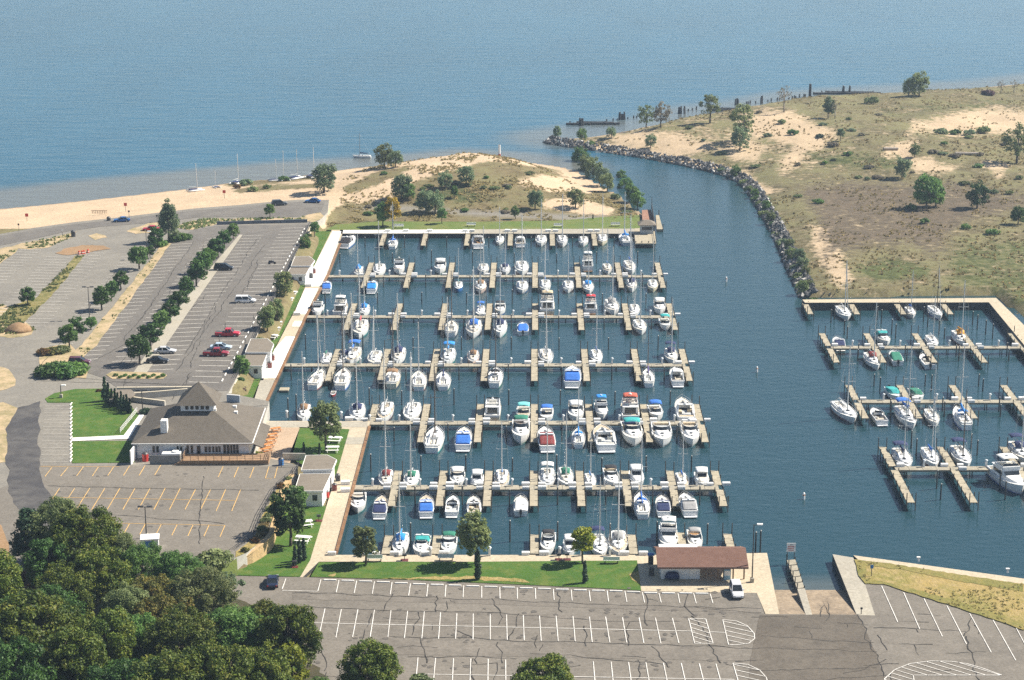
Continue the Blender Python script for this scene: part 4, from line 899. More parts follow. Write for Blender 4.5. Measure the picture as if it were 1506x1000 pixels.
def make_fly(top=True, L=12.0, B=4.0):
    """Flybridge cruiser: deckhouse with dark windows, helm above with its own screen and canvas."""
    r = thing('flybridge_cruiser', 'x', 'motor yacht')
    Rg, dk = hull_rings(L, B, 2.1, 1.65, 1.3, .92, 1.9, .4, flare=.82)
    h = P_('hull', hull_mb(Rg, dk), WHITE, r, True); P_('boot_stripe', boot_mb(Rg), BOOTM, h)
    P_('swim_platform', MB().bev(-L / 2 - .9, -L / 2, -B * .4, B * .4, .25, .42, .05), TEAK, h)
    P_('deck', deck_mb(dk), DECKW, r, True)
    c = P_('deckhouse', trunk(MB(), [(-3.6, 1.72, 1.62, 1.55, 3.2), (.6, 1.68, 1.55, 1.6, 3.2), (1.5, 1.55, 1.35, 1.65, 2.55), (3.2, 1.05, .8, 1.8, 2.25), (4.2, .5, .35, 1.95, 2.08)]), WHITE, r)
    for s in (-1, 1): P_('window', MB().add([(-3.1, s * 1.70, 2.2), (.5, s * 1.66, 2.2), (.4, s * 1.62, 2.85), (-3.1, s * 1.665, 2.85)], [(0, 1, 2, 3)]), GLASS, c)
    wm = MB(); wm.add([(.75, -1.45, 3.1), (.75, 1.45, 3.1), (1.52, 1.3, 2.6), (1.52, -1.3, 2.6)], [(0, 1, 2, 3)]); P_('window', wm, GLASS, c)
    P_('saloon_door', MB().box(-3.66, -3.605, -1.2, 1.2, 1.65, 2.95), GLASS, c)
    ck = MB(); ck.box(-L / 2 + .3, -3.7, -B * .42, B * .42, 1.28, 1.36); k_ = P_('cockpit', ck, FLOORB, r)
    cm = MB()
    for s in (-1, 1): cm.bev(-L / 2 + .05, -3.6, min(s * B * .42, s * B * .475), max(s * B * .42, s * B * .475), 1.3, 1.95, .05)
    cm.bev(-L / 2 + .02, -L / 2 + .3, -B * .42, B * .42, 1.3, 1.9, .05); P_('coaming', cm, WHITE, k_)
    f = MB(); f.bev(-4.1, .75, -1.75, 1.75, 3.2, 3.34, .05)
    f = P_('flybridge', f, WHITE, r); cw = MB()
    for s in (-1, 1): cw.bev(-2.9, .5, min(s * 1.55, s * 1.7), max(s * 1.55, s * 1.7), 3.34, 3.95, .05)
    cw.bev(.45, .7, -1.65, 1.65, 3.34, 4.05, .08); P_('coaming', cw, WHITE, f)
    P_('windscreen', MB().add([(.55, -1.5, 4.05), (.55, 1.5, 4.05), (.25, 1.35, 4.45), (.25, -1.35, 4.45)], [(0, 1, 2, 3)]), GLASS, f)
    for q in ((-.9, -.4, -.9, .9, 3.34, 4.1), (-2.7, -2.1, -1.4, 1.4, 3.34, 3.85)): P_('seat', MB().bev(*q, .1), SEATM, f)
    P_('bow_rail', rail_mb(dk, .0, .7), STEEL, r)
    if top:
        q = P_('bimini', canopy(MB(), -2.9, .1, 1.6, 1.5, 5.35, 5.35, .18), CANV['white'], r, True); fr = MB()
        for s in (-1, 1): fr.path([(-2.8, s * 1.55, 5.35), (-1.5, s * 1.6, 3.9), (0, s * 1.45, 5.35)], .03, 4)
        P_('frame', fr, STEEL, q)
    a = MB()
    a.tube((-1.2, 0, 5.4 if top else 3.4), (-1.2, 0, 6.6 if top else 5.2), .05, .03, 5).tube((-1.5, 0, 5.6 if top else 4.6), (-1.5, 0, 5.8 if top else 4.8), .35, .28, 10); P_('radar_mast', a, WHITE, r)
    learn(r); return r
def make_small(top='none', L=6.6, B=2.45, outboard=True):
    """Runabout or cuddy: low hull, windscreen, bench seats, outboard motor; bimini, cover or little hard cabin."""
    r = thing('runabout', 'x', 'motorboat')
    Rg, dk = hull_rings(L, B, 1.15, .95, .85, .88, 1.8, .25, n=11, flare=.8)
    h = P_('hull', hull_mb(Rg, dk), WHITE, r, True); P_('boot_stripe', boot_mb(Rg), BOOTM, h)
    P_('foredeck', deck_mb(dk, .55), WHITE, r, True)
    k_ = P_('cockpit', MB().box(-L / 2 + .2, .75, -B * .38, B * .38, .55, .68), FLOORB, r)
    cm = MB()
    for s in (-1, 1): cm.bev(-L / 2 + .05, .9, min(s * B * .37, s * B * .47), max(s * B * .37, s * B * .47), .6, .98, .04)
    cm.bev(-L / 2 + .02, -L / 2 + .3, -B * .4, B * .4, .55, .92, .04); P_('coaming', cm, WHITE, k_)
    P_('seat', MB().bev(-L / 2 + .4, -L / 2 + .95, -B * .34, B * .34, .66, 1.05, .06), SEATM, k_)
    for s in (-1, 1): P_('seat', MB().bev(-.8, -.2, s * .55 - .28, s * .55 + .28, .66, 1.2, .06), SEATM, k_)
    ws = MB(); pts = [(-.1, -1.0), (.7, -.85), (1.1, 0), (.7, .85), (-.1, 1.0)]; ws.add([(x, y, .98) for x, y in pts] + [(x - .4, y * .9, 1.42) for x, y in pts], [(i, i + 1, 6 + i, 5 + i) for i in range(4)]); P_('windscreen', ws, GLASS, r)
    if outboard: P_('outboard_motor', MB().bev(-L / 2 - .55, -L / 2 - .1, -.2, .2, .55, 1.25, .08).box(-L / 2 - .4, -L / 2 - .22, -.08, .08, -.5, .6), mat('outboard_black', (0.03, 0.03, 0.035), 0.4), r)
    P_('bow_rail', rail_mb(dk, .9, .4), STEEL, r)
    if top == 'bimini':
        q = P_('bimini', canopy(MB(), -1.7, .6, 1.05, 1.0, 2.15, 2.2, .18), CANV['teal'], r, True); fr = MB()
        for s in (-1, 1): fr.path([(-1.6, s * 1.02, 2.15), (-.5, s * 1.08, .95), (.5, s * .98, 2.2)], .025, 4)
        P_('frame', fr, STEEL, q)
    if top == 'cover': P_('canvas_cover', trunk(MB(), [(-L / 2 + .1, 1.05, .9, .88, 1.05), (-.9, 1.15, .9, .95, 1.45), (.55, 1.12, .8, .98, 1.6), (1.3, .85, .5, 1.0, 1.12)]), CANV['blue'], r)
    if top == 'cabin':
        c = P_('cabin', trunk(MB(), [(-1.5, 1.05, .95, .9, 2.45), (.5, 1.02, .88, .95, 2.4), (1.1, .95, .75, 1.0, 1.6), (2.3, .5, .3, 1.05, 1.2)]), WHITE, r)
        for s in (-1, 1): P_('window', MB().add([(-1.2, s * 1.03, 1.6), (.45, s * .985, 1.6), (.35, s * .945, 2.15), (-1.2, s * 1.0, 2.15)], [(0, 1, 2, 3)]), GLASS, c)
        wm = MB(); wm.add([(.6, -.78, 2.25), (.6, .78, 2.25), (1.1, .74, 1.68), (1.1, -.74, 1.68)], [(0, 1, 2, 3)]); P_('window', wm, GLASS, c)
        P_('roof', canopy(MB(), -1.8, .75, 1.05, .95, 2.46, 2.42, .1, thick=.08), WHITE, c, True)
    learn(r); return r
PROTO = {}
def proto(kind):
    if kind in PROTO: return PROTO[kind]
    t, *o = kind.split('.')
    if t == 's': r = make_sail('c' in o, 'd' in o, 'b' in o, 'j' in o, 2 if 't' in o else 1, CREAM if 'k' in o else None, 'dark' if 'm' in o else 'alu')
    elif t == 'e': r = make_express(o[0] if o and o[0] != 'cover' else ('arch' if 'cover' in o else 'none'), 'cover' in o)
    elif t == 'f': r = make_fly('t' in o)
    else: r = make_small(o[0] if o else 'none', outboard=True)
    PROTO[kind] = r; return r
def recolour(o, rules):                                      # per-boat canvas and hull colours, set on the object's own slot
    st = [o]
    while st:
        q = st.pop(); nm = q.name.split('.')[0]
        if nm in rules and q.type == 'MESH':
            q.material_slots[0].link = 'OBJECT'; q.material_slots[0].material = rules[nm]
        st += KIDS.get(q.name, [])
KIDS = {}
def copy_boat(o, parent=None):
    c = o.copy(); COL.objects.link(c)
    if parent is not None: c.parent = parent
    KIDS[c.name] = [copy_boat(ch, c) for ch in CHILD.get(o.name, ())]
    return c
BL = {'s': 10.0, 'e': 11.95, 'f': 12.9, 'r': 6.6}
def boat(px, py, kind, d, L, cv=None, hull='white', label='', top=None, jit=None, z=0.0, stripe=None, cat=None):
    pr = proto(kind); o = copy_boat(pr); s = L / BL[kind[0]]
    o.scale = (s, s * rnd.uniform(.92, 1.06), s * rnd.uniform(.9, 1.08))
    g = G(px, py, .9)
    a = {'u': math.pi / 2, 'd': -math.pi / 2}.get(d, d) if isinstance(d, str) else d
    o.location = (g.x, g.y, z); o.rotation_euler[2] = a + (rnd.uniform(-.05, .05) if jit is None else jit)
    rl = {}
    if cv:
        for k in ('sail_cover', 'dodger', 'bimini', 'canvas_cover'): rl[k] = CANV[cv]
    if top: rl['bimini'] = CANV[top]
    if hull != 'white': rl['hull'] = HULLC[hull]
    if stripe: rl['boot_stripe'] = CANV[stripe]
    dk_ = rnd.choice([None, None, None, CREAM, DECKT, DECKG, DECKW])
    if dk_:
        rl['deck'] = dk_
        if kind[0] != 's': rl['foredeck'] = rnd.choice([dk_, WHITE, CREAM])
    if rnd.random() < .15: rl['cabin'] = CREAM
    if kind[0] == 'e': rl['cockpit'] = rnd.choice([FLOORB, TEAK, DECKG, FLOORB])
    if kind[0] == 'e': rl['seat'] = rnd.choice([SEATM, CANV['tan'], CANV['grey'], CANV['navy'], SEATM])
    recolour(o, rl); o['label'] = label; o['group'] = 'boats moored in the marina'
    if cat: o['category'] = cat
    return o
def desc(kind, cv, hull, top):
    t, *o = kind.split('.'); hw = {'white': 'white', 'navy': 'navy blue', 'cream': 'cream', 'blue': 'blue', 'pink': 'buff', 'grey': 'grey', 'red': 'red'}[hull]
    cw = {'bright': 'bright blue', 'aqua': 'pale aqua', 'brick': 'brick red'}.get(cv, cv)
    if t == 's':
        f = [x for x, k in (('sail cover', 'c'), ('dodger', 'd'), ('bimini', 'b')) if k in o]
        return f'{hw} sailboat' + (f' with {cw} {f[-1]}' if f and cv else ' with bare boom')
    if t == 'e':
        if 'cover' in o: return f'{hw} motor cruiser under {cw} canvas'
        return f'{hw} motor cruiser with ' + {'bimini': f'{cw} bimini', 'archbimini': f'{top or cw} bimini', 'arch': 'radar arch', 'hardtop': 'hard top', 'none': 'open cockpit'}[o[0] if o else 'none']
    if t == 'f': return f'{hw} flybridge yacht' + (f' with {top or cw or "white"} top' if 't' in o else '')
    return f'{hw} ' + {'bimini': f'motorboat with {cw} bimini', 'cover': f'motorboat under {cw} cover', 'cabin': 'small cabin boat', 'none': 'open motorboat'}[o[0] if o else 'none']
ROWS = [  # (where, boats); a boat is px, py, kind, bow direction, length, canvas, hull
 ('off the lakeside quay', [(513, 355, 'e.cover', 1.42, 12, 'black'), (578, 357, 's.c.d', 'u', 9.5, 'blue'), (703, 355, 'e.archbimini', 'u', 12.5, 'grey', 'white'), (735, 352, 's.c.k', 'd', 8.5, 'white'), (765, 354, 'e.hardtop', 'u', 10.5), (796, 353, 's.k', 'd', 10.5),
   (827, 354, 's.j', 'd', 10.5), (858, 354, 's.c', 'd', 9, 'grey'), (886, 352, 's.k.j', 'd', 10, None, 'cream'), (919, 351, 's.c.d', 'u', 11, 'bright', 'grey')]),
 ('on the far side of the first pier from the beach', [(527, 398, 's.c.d', 'd', 8.5, 'bright'), (558, 397, 's.t', 'd', 11), (587, 394, 'f.', 'd', 10.5), (647.5, 393, 'e.hardtop', 'd', 11.5), (711, 395, 's.k', 'd', 9.5), (743, 395, 's.d', 'd', 9, 'navy'), (767.5, 394, 's.j.k.t', 'd', 12), (864, 389, 'f.t', 'u', 11, 'white'),
   (893, 394, 's.c', 'd', 8.5, 'bright'), (926, 393, 's.c.j', 'd', 11.5, 'blue')]),
 ('on the near side of the first pier from the beach', [(481, 421, 'e.cover', 'u', 9.5, 'blue'), (548, 421, 'e.cover', 'u', 10, 'bright'), (674.5, 420, 's.c', 'd', 8, 'aqua', 'blue'), (707, 421, 's.k.d', 'd', 10, 'brown', 'pink'), (768, 421, 's.c', 'd', 10, 'blue'), (801.5, 420, 's.c.j', 'd', 10, 'blue'), (835.5, 420.5, 's.c', 'd', 9.5, 'navy'), (865, 421, 's.d', 'd', 10, 'bright'),
   (929, 419, 's.c.d', 'd', 9.5, 'navy'), (960, 419, 's.k', 'd', 9.5, None, 'cream')]),
 ('on the far side of the second pier from the beach', [(467, 456, 'f.', 'd', 9.5), (501.6, 454, 'f.t', 'u', 11.5, 'white'), (536, 455.5, 's.c.d', 'd', 9, 'bright'), (706, 456, 's.c.b', 'd', 8.5, 'blue'), (735.7, 453, 'e.bimini', 'd', 10, 'black'), (804.7, 451, 'f.t', 'u', 13, 'tan', 'cream'), (868.5, 451, 'f.t', 'u', 10, 'red'), (900, 451.5, 's.k.d', 'd', 11.5, 'grey'),
   (933, 455, 's.j', 'd', 9), (970, 451.5, 'e.hardtop', 'd', 11.5)]),
 ('on the near side of the second pier from the beach', [(530, 483.5, 's.c.k', 'd', 13, 'red'), (664, 482, 's.k.m', 'u', 10.5), (697, 483.5, 's.d.j', 'd', 12.5, 'blue'), (735.7, 483, 's.d.c', 'd', 11.5, 'navy'), (769, 482, 'r.cover', 'u', 8, 'blue'), (941, 480, 's.k.t', 'd', 10), (978, 475.5, 'r.bimini', 'd', 9, 'teal')]),
 ('on the far side of the third pier from the beach', [(479, 527, 's.c', 'd', 8.5, 'green'), (507, 525, 's.d', 'd', 9, 'navy'), (519, 523.5, 's.c.b', 'd', 11.5, 'blue'), (551, 526, 's.j', 'd', 10), (586, 524, 's.c.d', 'd', 11, 'navy'), (659, 524.5, 's.c.b', 'd', 11, 'bright'), (696, 525, 's.d.m', 'd', 9.5, 'brown', 'pink'), (803, 524.5, 's.t.j', 'd', 10.5), (877, 524.5, 's.c', 'd', 10, 'blue'), (987, 523, 's.d.b', 'd', 10, 'navy')]),
 ('on the near side of the third pier from the beach', [(467, 557, 's.j', 1.5, 11), (504, 556.5, 's.k.m', 'u', 12), (578, 555, 's.b.m', 'u', 11, 'brown', 'cream'), (616, 558, 's.k', 'u', 11), (652, 558, 's.c.m', 'u', 10.5, 'navy'), (728.7, 554, 's.d.m', 'u', 11, 'black'), (842, 554, 'e.cover', 'u', 13, 'blue'), (953, 554.5, 's.c.m', 'u', 10, 'purple'), (994.7, 554, 'e.hardtop', 'u', 11.5)]),
 ('on the far side of the fourth pier from the beach', [(447, 607.5, 's.d', 'd', 10, 'brown'), (525.6, 607, 's.c.d', 'd', 11, 'navy'), (566.7, 606, 's.t.k', 'd', 11.5), (606, 606, 's.j.t', 'd', 11.5), (725, 604, 'f.', 'u', 12, None, 'cream'), (770, 606.6, 'r.bimini', 'd', 8.5, 'aqua'), (804, 608, 'r.bimini', 'd', 8, 'blue'), (847, 606, 'e.hardtop', 'd', 11), (884.7, 604, 'f.t', 'd', 10, 'bright'),
   (926, 604, 'f.t', 'u', 13, 'brick', 'white'), (964, 606, 'r.bimini', 'd', 10, 'blue'), (1006, 604, 'e.arch', 'u', 13.5)]),
 ('on the near side of the fourth pier from the beach', [(639, 645, 's.k.m', 'u', 12.5), (682, 645, 'e.cover', 'u', 11, 'blue'), (766, 635.5, 'e.bimini', 'd', 12.5, 'green'), (803, 645, 'e.cover', 'u', 12, 'maroon'), (850.6, 642, 's.c.d', 'u', 9.5, 'bright'), (888, 644, 'e.arch', 'u', 13), (930, 637.5, 'e.bimini', 'd', 13, 'teal'), (973, 638.5, 'e.none', 'd', 13), (1015, 637.5, 'e.arch', 'd', 13)]),
 ('on the far side of the pier nearest the shelter', [(568, 704, 's.d', 'd', 10, 'maroon'), (605, 704, 's.d', 'd', 10, 'green'), (673, 702.5, 'e.hardtop', 'd', 11.5), (701.6, 707, 'r.cabin', 'd', 8), (738, 704, 's.c', 'd', 10.5, 'bright'), (804.6, 702, 's.b', 'd', 11, 'white'), (832, 702, 's.d', 'd', 11, 'green'), (868, 706, 's.c', 'd', 8.5, 'bright'), (899, 702, 'e.bimini', 'd', 12, 'black'), (936, 703, 'r.cabin', 'd', 10), (1003, 706, 's.c', 'd', 9, 'blue'),
   (1032, 704, 'r.cabin', 'd', 9)]),
 ('on the near side of the pier nearest the shelter', [(527, 737.5, 'e.none', 'd', 11.5), (560, 743.5, 'e.cover', 'u', 11.5, 'navy'), (627, 743, 'e.cover', 'u', 11, 'blue'), (665.5, 742.5, 'e.none', 'u', 10.5), (697, 742, 'e.arch', 'u', 10.5), (766, 742, 'r.cover', 'u', 9, 'white'), (943, 741.5, 's.c.d', 'u', 11.5, 'blue'), (974.6, 742, 'e.cover', 'u', 10.5, 'navy'), (1010.7, 741, 'e.cover', 'u', 11.5, 'grey')]),
 ('off the lawn quay', [(589, 801, 's.c.d', 'd', 11, 'bright'), (620, 801, 'e.cover', 'd', 11, 'teal'), (660, 800, 'e.bimini', 'd', 11.5, 'green'), (806, 799, 'e.bimini', 'd', 11.5, 'black'), (837.6, 804, 'r.cabin', 'd', 8), (881, 802, 's.b', 'd', 10.5, 'navy'), (909, 799, 's.d.j', 'd', 11.5, 'grey'), (983, 792, 'f.t', 'd', 13, 'white'), (1022, 794, 'e.bimini', 'd', 11.5, 'grey')]),
 ('off the grassland quay in the eastern basin', [(1241, 459.5, 's.j', 'd', 10.5), (1339, 458, 's.c.k', 'd', 8, 'blue'), (1376, 458, 's.m.j', 'd', 10)]),
 ('on the far side of the first eastern pier', [(1233, 504, 'e.cover', 'u', 9, 'navy'), (1299, 497, 'e.cover', 'd', 10, 'teal'), (1371, 501, 's.k', 'd', 9), (1412.6, 497, 's.c.d', 'd', 10.5, 'orange')]),
 ('on the near side of the first eastern pier', [(1283.5, 530, 's.k.d', 'd', 10.5, 'maroon'), (1317, 525, 'r.cover', 'u', 10, 'green'), (1362.6, 530, 'r.none', 'u', 9.5)]),
 ('on the far side of the second eastern pier', [(1314, 578, 'r.cover', 'd', 9, 'teal'), (1348, 579, 'r.cover', 'd', 7.5, 'green')]),
 ('on the near side of the second eastern pier', [(1243, 605, 's.t', -1.42, 12), (1291, 611, 'e.none', 'u', 9.5), (1333, 613, 's.b.c', 'd', 12, 'blue'), (1371, 612.5, 's.k', 'd', 9.5), (1414, 613.5, 's.c.d', 'u', 11.5, 'bright')]),
 ('on the far side of the third eastern pier', [(1327.5, 674, 's.c.b', 'd', 11, 'navy'), (1368.5, 672, 's.c.j', 'd', 10.5, 'blue'), (1414, 671, 's.b.m', 'd', 11, 'navy'), (1500, 665, 's.b.d', 'd', 11, 'navy')]),
 ('on the near side of the third eastern pier', [(1484, 706, 'f.t', -1.42, 12.8, 'white')]),
]
for where, bs in ROWS:
    for i, q in enumerate(bs):
        px, py, kind, d, L = q[:5]; cv = q[5] if len(q) > 5 else None; hull = q[6] if len(q) > 6 else 'white'
        top = cv if kind[0] == 'f' else None
        if 'shelter' in where or 'lawn quay' in where: L *= .80 if kind[0] != 's' else .90
        elif kind[0] == 'e' and 'fourth' not in where: L *= .92
        elif kind[0] == 'f' and 'eastern' not in where: L *= .90
        if kind[0] == 'r' and L > 7.0: L = 7.0 + (L - 7.0) * .3
        pos = f'{nth(i + 1)} boat ' if len(bs) > 1 else ''
        lab = f"{desc(kind, cv, hull, top)}, {pos}{where}"
        for a_, b_ in ((' pier from the beach', ' pier from beach'), ('the ', ''), (' boat ', ' ')):
            if len(lab.split()) > 16: lab = lab.replace(a_, b_)
        boat(px, py, kind, d, L, cv, hull, lab, top, stripe=rnd.choice(['navy', 'blue', 'black', 'maroon', 'navy', 'green', 'teal']))
boat(532, 228, 's.c.m', math.pi - .1, 6.4, 'navy', 'white', 'white sailboat with lowered sails lying at anchor alone off the beach')
boat(490, 575, 'r.none', 'd', 3.3, None, 'red', 'small red dinghy tied at the tip of a finger dock on the third pier', cat='dinghy')
for k, r in list(PROTO.items()):                             # the patterns themselves leave the scene
    st = [r]
    while st:
        q = st.pop(0); st += CHILD.get(q.name, []); bpy.data.objects.remove(q, do_unlink=True)
# ================================================================== BUILDINGS, WALLS, STREET FURNITURE
SHING = ground_mat('grey_shingles', (0.128, 0.112, 0.093), (0.108, 0.095, 0.079), (0.143, 0.126, 0.105), 0.25, 1.2, 6.0)
SHINGB = ground_mat('brown_shingles', (0.165, 0.092, 0.07), (0.145, 0.08, 0.061), (0.185, 0.107, 0.083), 0.25, 1.2, 6.0)
SHINGT = ground_mat('tan_shingles', (0.20, 0.172, 0.138), (0.175, 0.15, 0.12), (0.22, 0.19, 0.155), 0.25, 1.2, 6.0)
SIDING = mat('white_siding', (0.74, 0.75, 0.75), 0.7, 0.05, 0.8, stretch=(.3, .3, 6))
TRIMW = mat('white_trim', (0.80, 0.79, 0.76), 0.6, 0.05, 1.0)
WOODB = mat('stained_wood', (0.30, 0.19, 0.11), 0.8, 0.25, 1.5)
WINDK = mat('window_glass', (0.022, 0.028, 0.034), 0.1, 0.3, 0.8)
METALD = mat('dark_metal', (0.045, 0.045, 0.048), 0.5, 0.2, 1.5)
STONE = ground_mat('tan_block_wall', (0.50, 0.355, 0.185), (0.44, 0.31, 0.16), (0.54, 0.39, 0.215), 0.2, 1.0, 5.0, 0.4)
CREAMW = ground_mat('cream_concrete', (0.56, 0.50, 0.385), (0.48, 0.43, 0.335), (0.60, 0.53, 0.41), 0.2, 1.0, 4.0)
REDP = mat('red_paint', (0.50, 0.04, 0.03), 0.5, 0.12, 1.5); BLUEP = mat('blue_paint', (0.03, 0.16, 0.42), 0.5, 0.12, 1.5); MAROONP = mat('maroon_paint', (0.13, 0.03, 0.025), 0.5, 0.12, 1.5)
def V2(p, z): return (p[0], p[1], z)
# ---- the restaurant: big hipped roof with a glazed lantern tower
def restaurant():
    ze = ZU + 3.1; FL, FR, BR = G(193, 652, ze), G(367, 662, ze), G(390, 600, ze)
    FR.y = FL.y + .3
    rt = thing('restaurant', 'white restaurant with a large grey hipped roof, pyramid lantern tower and white chimney', 'restaurant', (FL.x, FL.y, ZU))
    o = Vector((FL.x, FL.y, ZU)); ex = (FR - FL); ey = (BR - FR); ey.z = 0; ex.z = 0
    W, D = ex.length, ey.length; ux, uy = ex / W, ey / D
    def q(a, b, z): v = ux * a + uy * b; return Vector((v.x, v.y, z))
    he = ze - ZU; ca, cb, hz_ = W * .50, D * .52, he + 5.0
    wl = MB(); i_ = .8
    wl.prism([q(i_, i_, 0)[:2], q(W - i_, i_, 0)[:2], q(W - i_, D - i_, 0)[:2], q(i_, D - i_, 0)[:2]], -.2, he - .02)
    wo = obj('wall', wl, SIDING, rt)
    ro = MB(); c = [q(0, 0, he), q(W, 0, he), q(W, D, he), q(0, D, he)]; lo = [v - Vector((0, 0, .28)) for v in c]; ap = q(ca, cb, hz_)
    t = .30; top = [v.lerp(ap, 1 - t * .9) for v in c]
    ro.add(c + lo + top, [(0, 1, 9, 8), (1, 2, 10, 9), (2, 3, 11, 10), (3, 0, 8, 11), (8, 9, 10, 11), (0, 4, 5, 1), (1, 5, 6, 2), (2, 6, 7, 3), (3, 7, 4, 0), (4, 7, 6, 5)])
    r = obj('roof', ro, SHING, rt)
    ln = MB(); a0 = q(W + .05, .3, he - .25); a1 = q(W + .05, D * .62, he - .25); b0 = q(W + 1.8, .3, he - 1.0); b1 = q(W + 1.8, D * .62, he - 1.0)
    ln.add([a0, b0, b1, a1, a0 - Vector((0, 0, .2)), b0 - Vector((0, 0, .2)), b1 - Vector((0, 0, .2)), a1 - Vector((0, 0, .2))], [(0, 1, 2, 3), (7, 6, 5, 4), (0, 4, 5, 1), (1, 5, 6, 2), (2, 6, 7, 3)]); obj('side_canopy', ln, SHING, rt)
    gt = MB(); gt.bar(q(W + .02, 0, he - .05), q(W + .02, D, he - .05), .16, .14); gt.bar(q(0, -.08, he - .1), q(W, -.08, he - .1), .14, .14); obj('gutter', gt, TRIMW, rt)
    # tower
    s = 3.05; zb, zt = he + 3.0, he + 4.9; tw = MB(); tw.prism([q(ca - s, cb - s, 0)[:2], q(ca + s, cb - s, 0)[:2], q(ca + s, cb + s, 0)[:2], q(ca - s, cb + s, 0)[:2]], zb, zt)
    to = obj('tower', tw, SIDING, rt)
    tr = MB(); s2 = s + .75; c = [q(ca - s2, cb - s2, zt - .05), q(ca + s2, cb - s2, zt - .05), q(ca + s2, cb + s2, zt - .05), q(ca - s2, cb + s2, zt - .05), q(ca, cb, zt + 3.5)]
    tr.add(c, [(0, 1, 4), (1, 2, 4), (2, 3, 4), (3, 0, 4), (3, 2, 1, 0)]); obj('tower_roof', tr, SHING, to)
    for i in range(5):
        a = ca - 1.9 + i * .95; wb = MB(); p = q(a - .3, cb - s - .03, 0); p2 = q(a + .3, cb - s - .03, 0); wb.bar((p.x, p.y, zt - .62), (p2.x, p2.y, zt - .62), .08, .75); obj('window', wb, WINDK, to)
    # chimney, vents
    ch = MB(); p = q(W * .255, D * .15, 0); ch.bev(p.x - .6, p.x + .6, p.y - .7, p.y + .7, he + .6, he + 3.5, .06); obj('chimney', ch, TRIMW, rt)
    for a, b in ((.47, .40), (.64, .40), (.80, .55), (.775, .68)):
        p = q(W * a, D * b, 0); zz = he + 5.0 * min(a / .50 if a < .50 else (1 - a) / .50, b / .52 if b < .52 else (1 - b) / .48); vb = MB().bev(p.x - .35, p.x + .35, p.y - .3, p.y + .3, zz - .2, zz + .42, .06); obj('roof_vent', vb, TRIMW, rt)
    # front windows and door
    for x0, x1, z0, z1 in ((222, 225.5, 1.1, 2.3), (227.5, 231, 1.1, 2.3), (257, 260, 1.1, 2.3), (262, 265, 1.1, 2.3), (271, 274.5, 1.0, 2.4), (277, 280.5, 1.0, 2.4), (297, 301, 1.1, 2.2), (302.5, 306, 1.1, 2.2), (308, 311, 1.1, 2.2), (312.5, 316, 1.1, 2.2), (317, 320, 1.1, 2.2), (324, 328, .9, 2.5), (329, 333, .9, 2.5), (334, 337, .9, 2.5), (338, 341.5, .9, 2.5), (342.5, 346, .9, 2.5)):
        p, p2 = q((x0 - 193) / 174 * W, i_ - .04, 0), q((x1 - 193) / 174 * W, i_ - .04, 0); zc = (z0 + z1) / 2
        f = obj('window', MB().bar((p.x - .05, p.y, zc), (p2.x + .05, p2.y, zc), .08, z1 - z0 + .14), TRIMW, wo); obj('pane', MB().bar((p.x, p.y - .03, zc), (p2.x, p2.y - .03, zc), .08, z1 - z0), WINDK, f)
    p, p2 = q((286 - 193) / 174 * W, i_ - .05, 0), q((291 - 193) / 174 * W, i_ - .05, 0); obj('door', MB().bar((p.x, p.y, 1.15), (p2.x, p2.y, 1.15), .1, 2.3), WINDK, wo)
    # patio with railing
    dk = MB(); y0, y1 = -3.2, .75; p = [q((270 - 193) / 174 * W, y0, 0), q((392 - 193) / 174 * W, y0, 0), q((392 - 193) / 174 * W, y1, 0), q((270 - 193) / 174 * W, y1, 0)]; dk.prism([v[:2] for v in p], .0, .85)
    pt = obj('patio', dk, WOODB, rt)
    rl = MB()
    for a, b in ((p[0], p[1]), (p[1], p[2]), (p[3], p[0])):
        L = (b - a).length; n = int(L / 1.4)
        for z in (1.15, 1.5, 1.85): rl.bar((a.x, a.y, z), (b.x, b.y, z), .06, .07)
        for i in range(n + 1): c_ = a.lerp(b, i / n); rl.tube((c_.x, c_.y, .8), (c_.x, c_.y, 1.95), .06, .06, 4)
    obj('railing', rl, WOODB, pt)
    rp = MB(); a, b = p[0], q((257 - 193) / 174 * W, y0, 0); rp.prism([(a.x, a.y), (a.x, a.y + 1.5), (b.x, b.y + 1.5), (b.x, b.y)], -.05, [.85, .85, .05, .05]); obj('access_ramp', rp, WOODB, rt)
    # screened yard with roof units on the ground
    fy = MB(); a, b, c2, d2 = q((222 - 193) / 174 * W, -2.6, 0), q((265 - 193) / 174 * W, -2.6, 0), q((265 - 193) / 174 * W, .5, 0), q((222 - 193) / 174 * W, .5, 0)
    for u, v in ((a, b), (b, c2)): fy.bar((u.x, u.y, .8), (v.x, v.y, .8), .08, 1.7)
    obj('yard_fence', fy, mat('grey_fence_board', (0.24, 0.235, 0.225), 0.8, 0.15, 1.5), rt)
    ac = MB(); ac.bev(a.x + 2.0, a.x + 5.4, a.y + .8, a.y + 2.8, 0, 1.7, .06); ac.tube((a.x + 4.4, a.y + 1.8, 1.7), (a.x + 4.4, a.y + 1.8, 1.95), .6, .6, 10); obj('cooling_unit', ac, TRIMW, rt)
    ew = MB(); a, b = q(.55, .7, 0), q(.3, -3.0, 0); ew.bar((a.x, a.y, 1.3), (b.x, b.y, 1.3), .2, 2.7); obj('screen_wall', ew, TRIMW, rt)
    return rt, q, W, D
REST, RQ, RW, RD = restaurant()
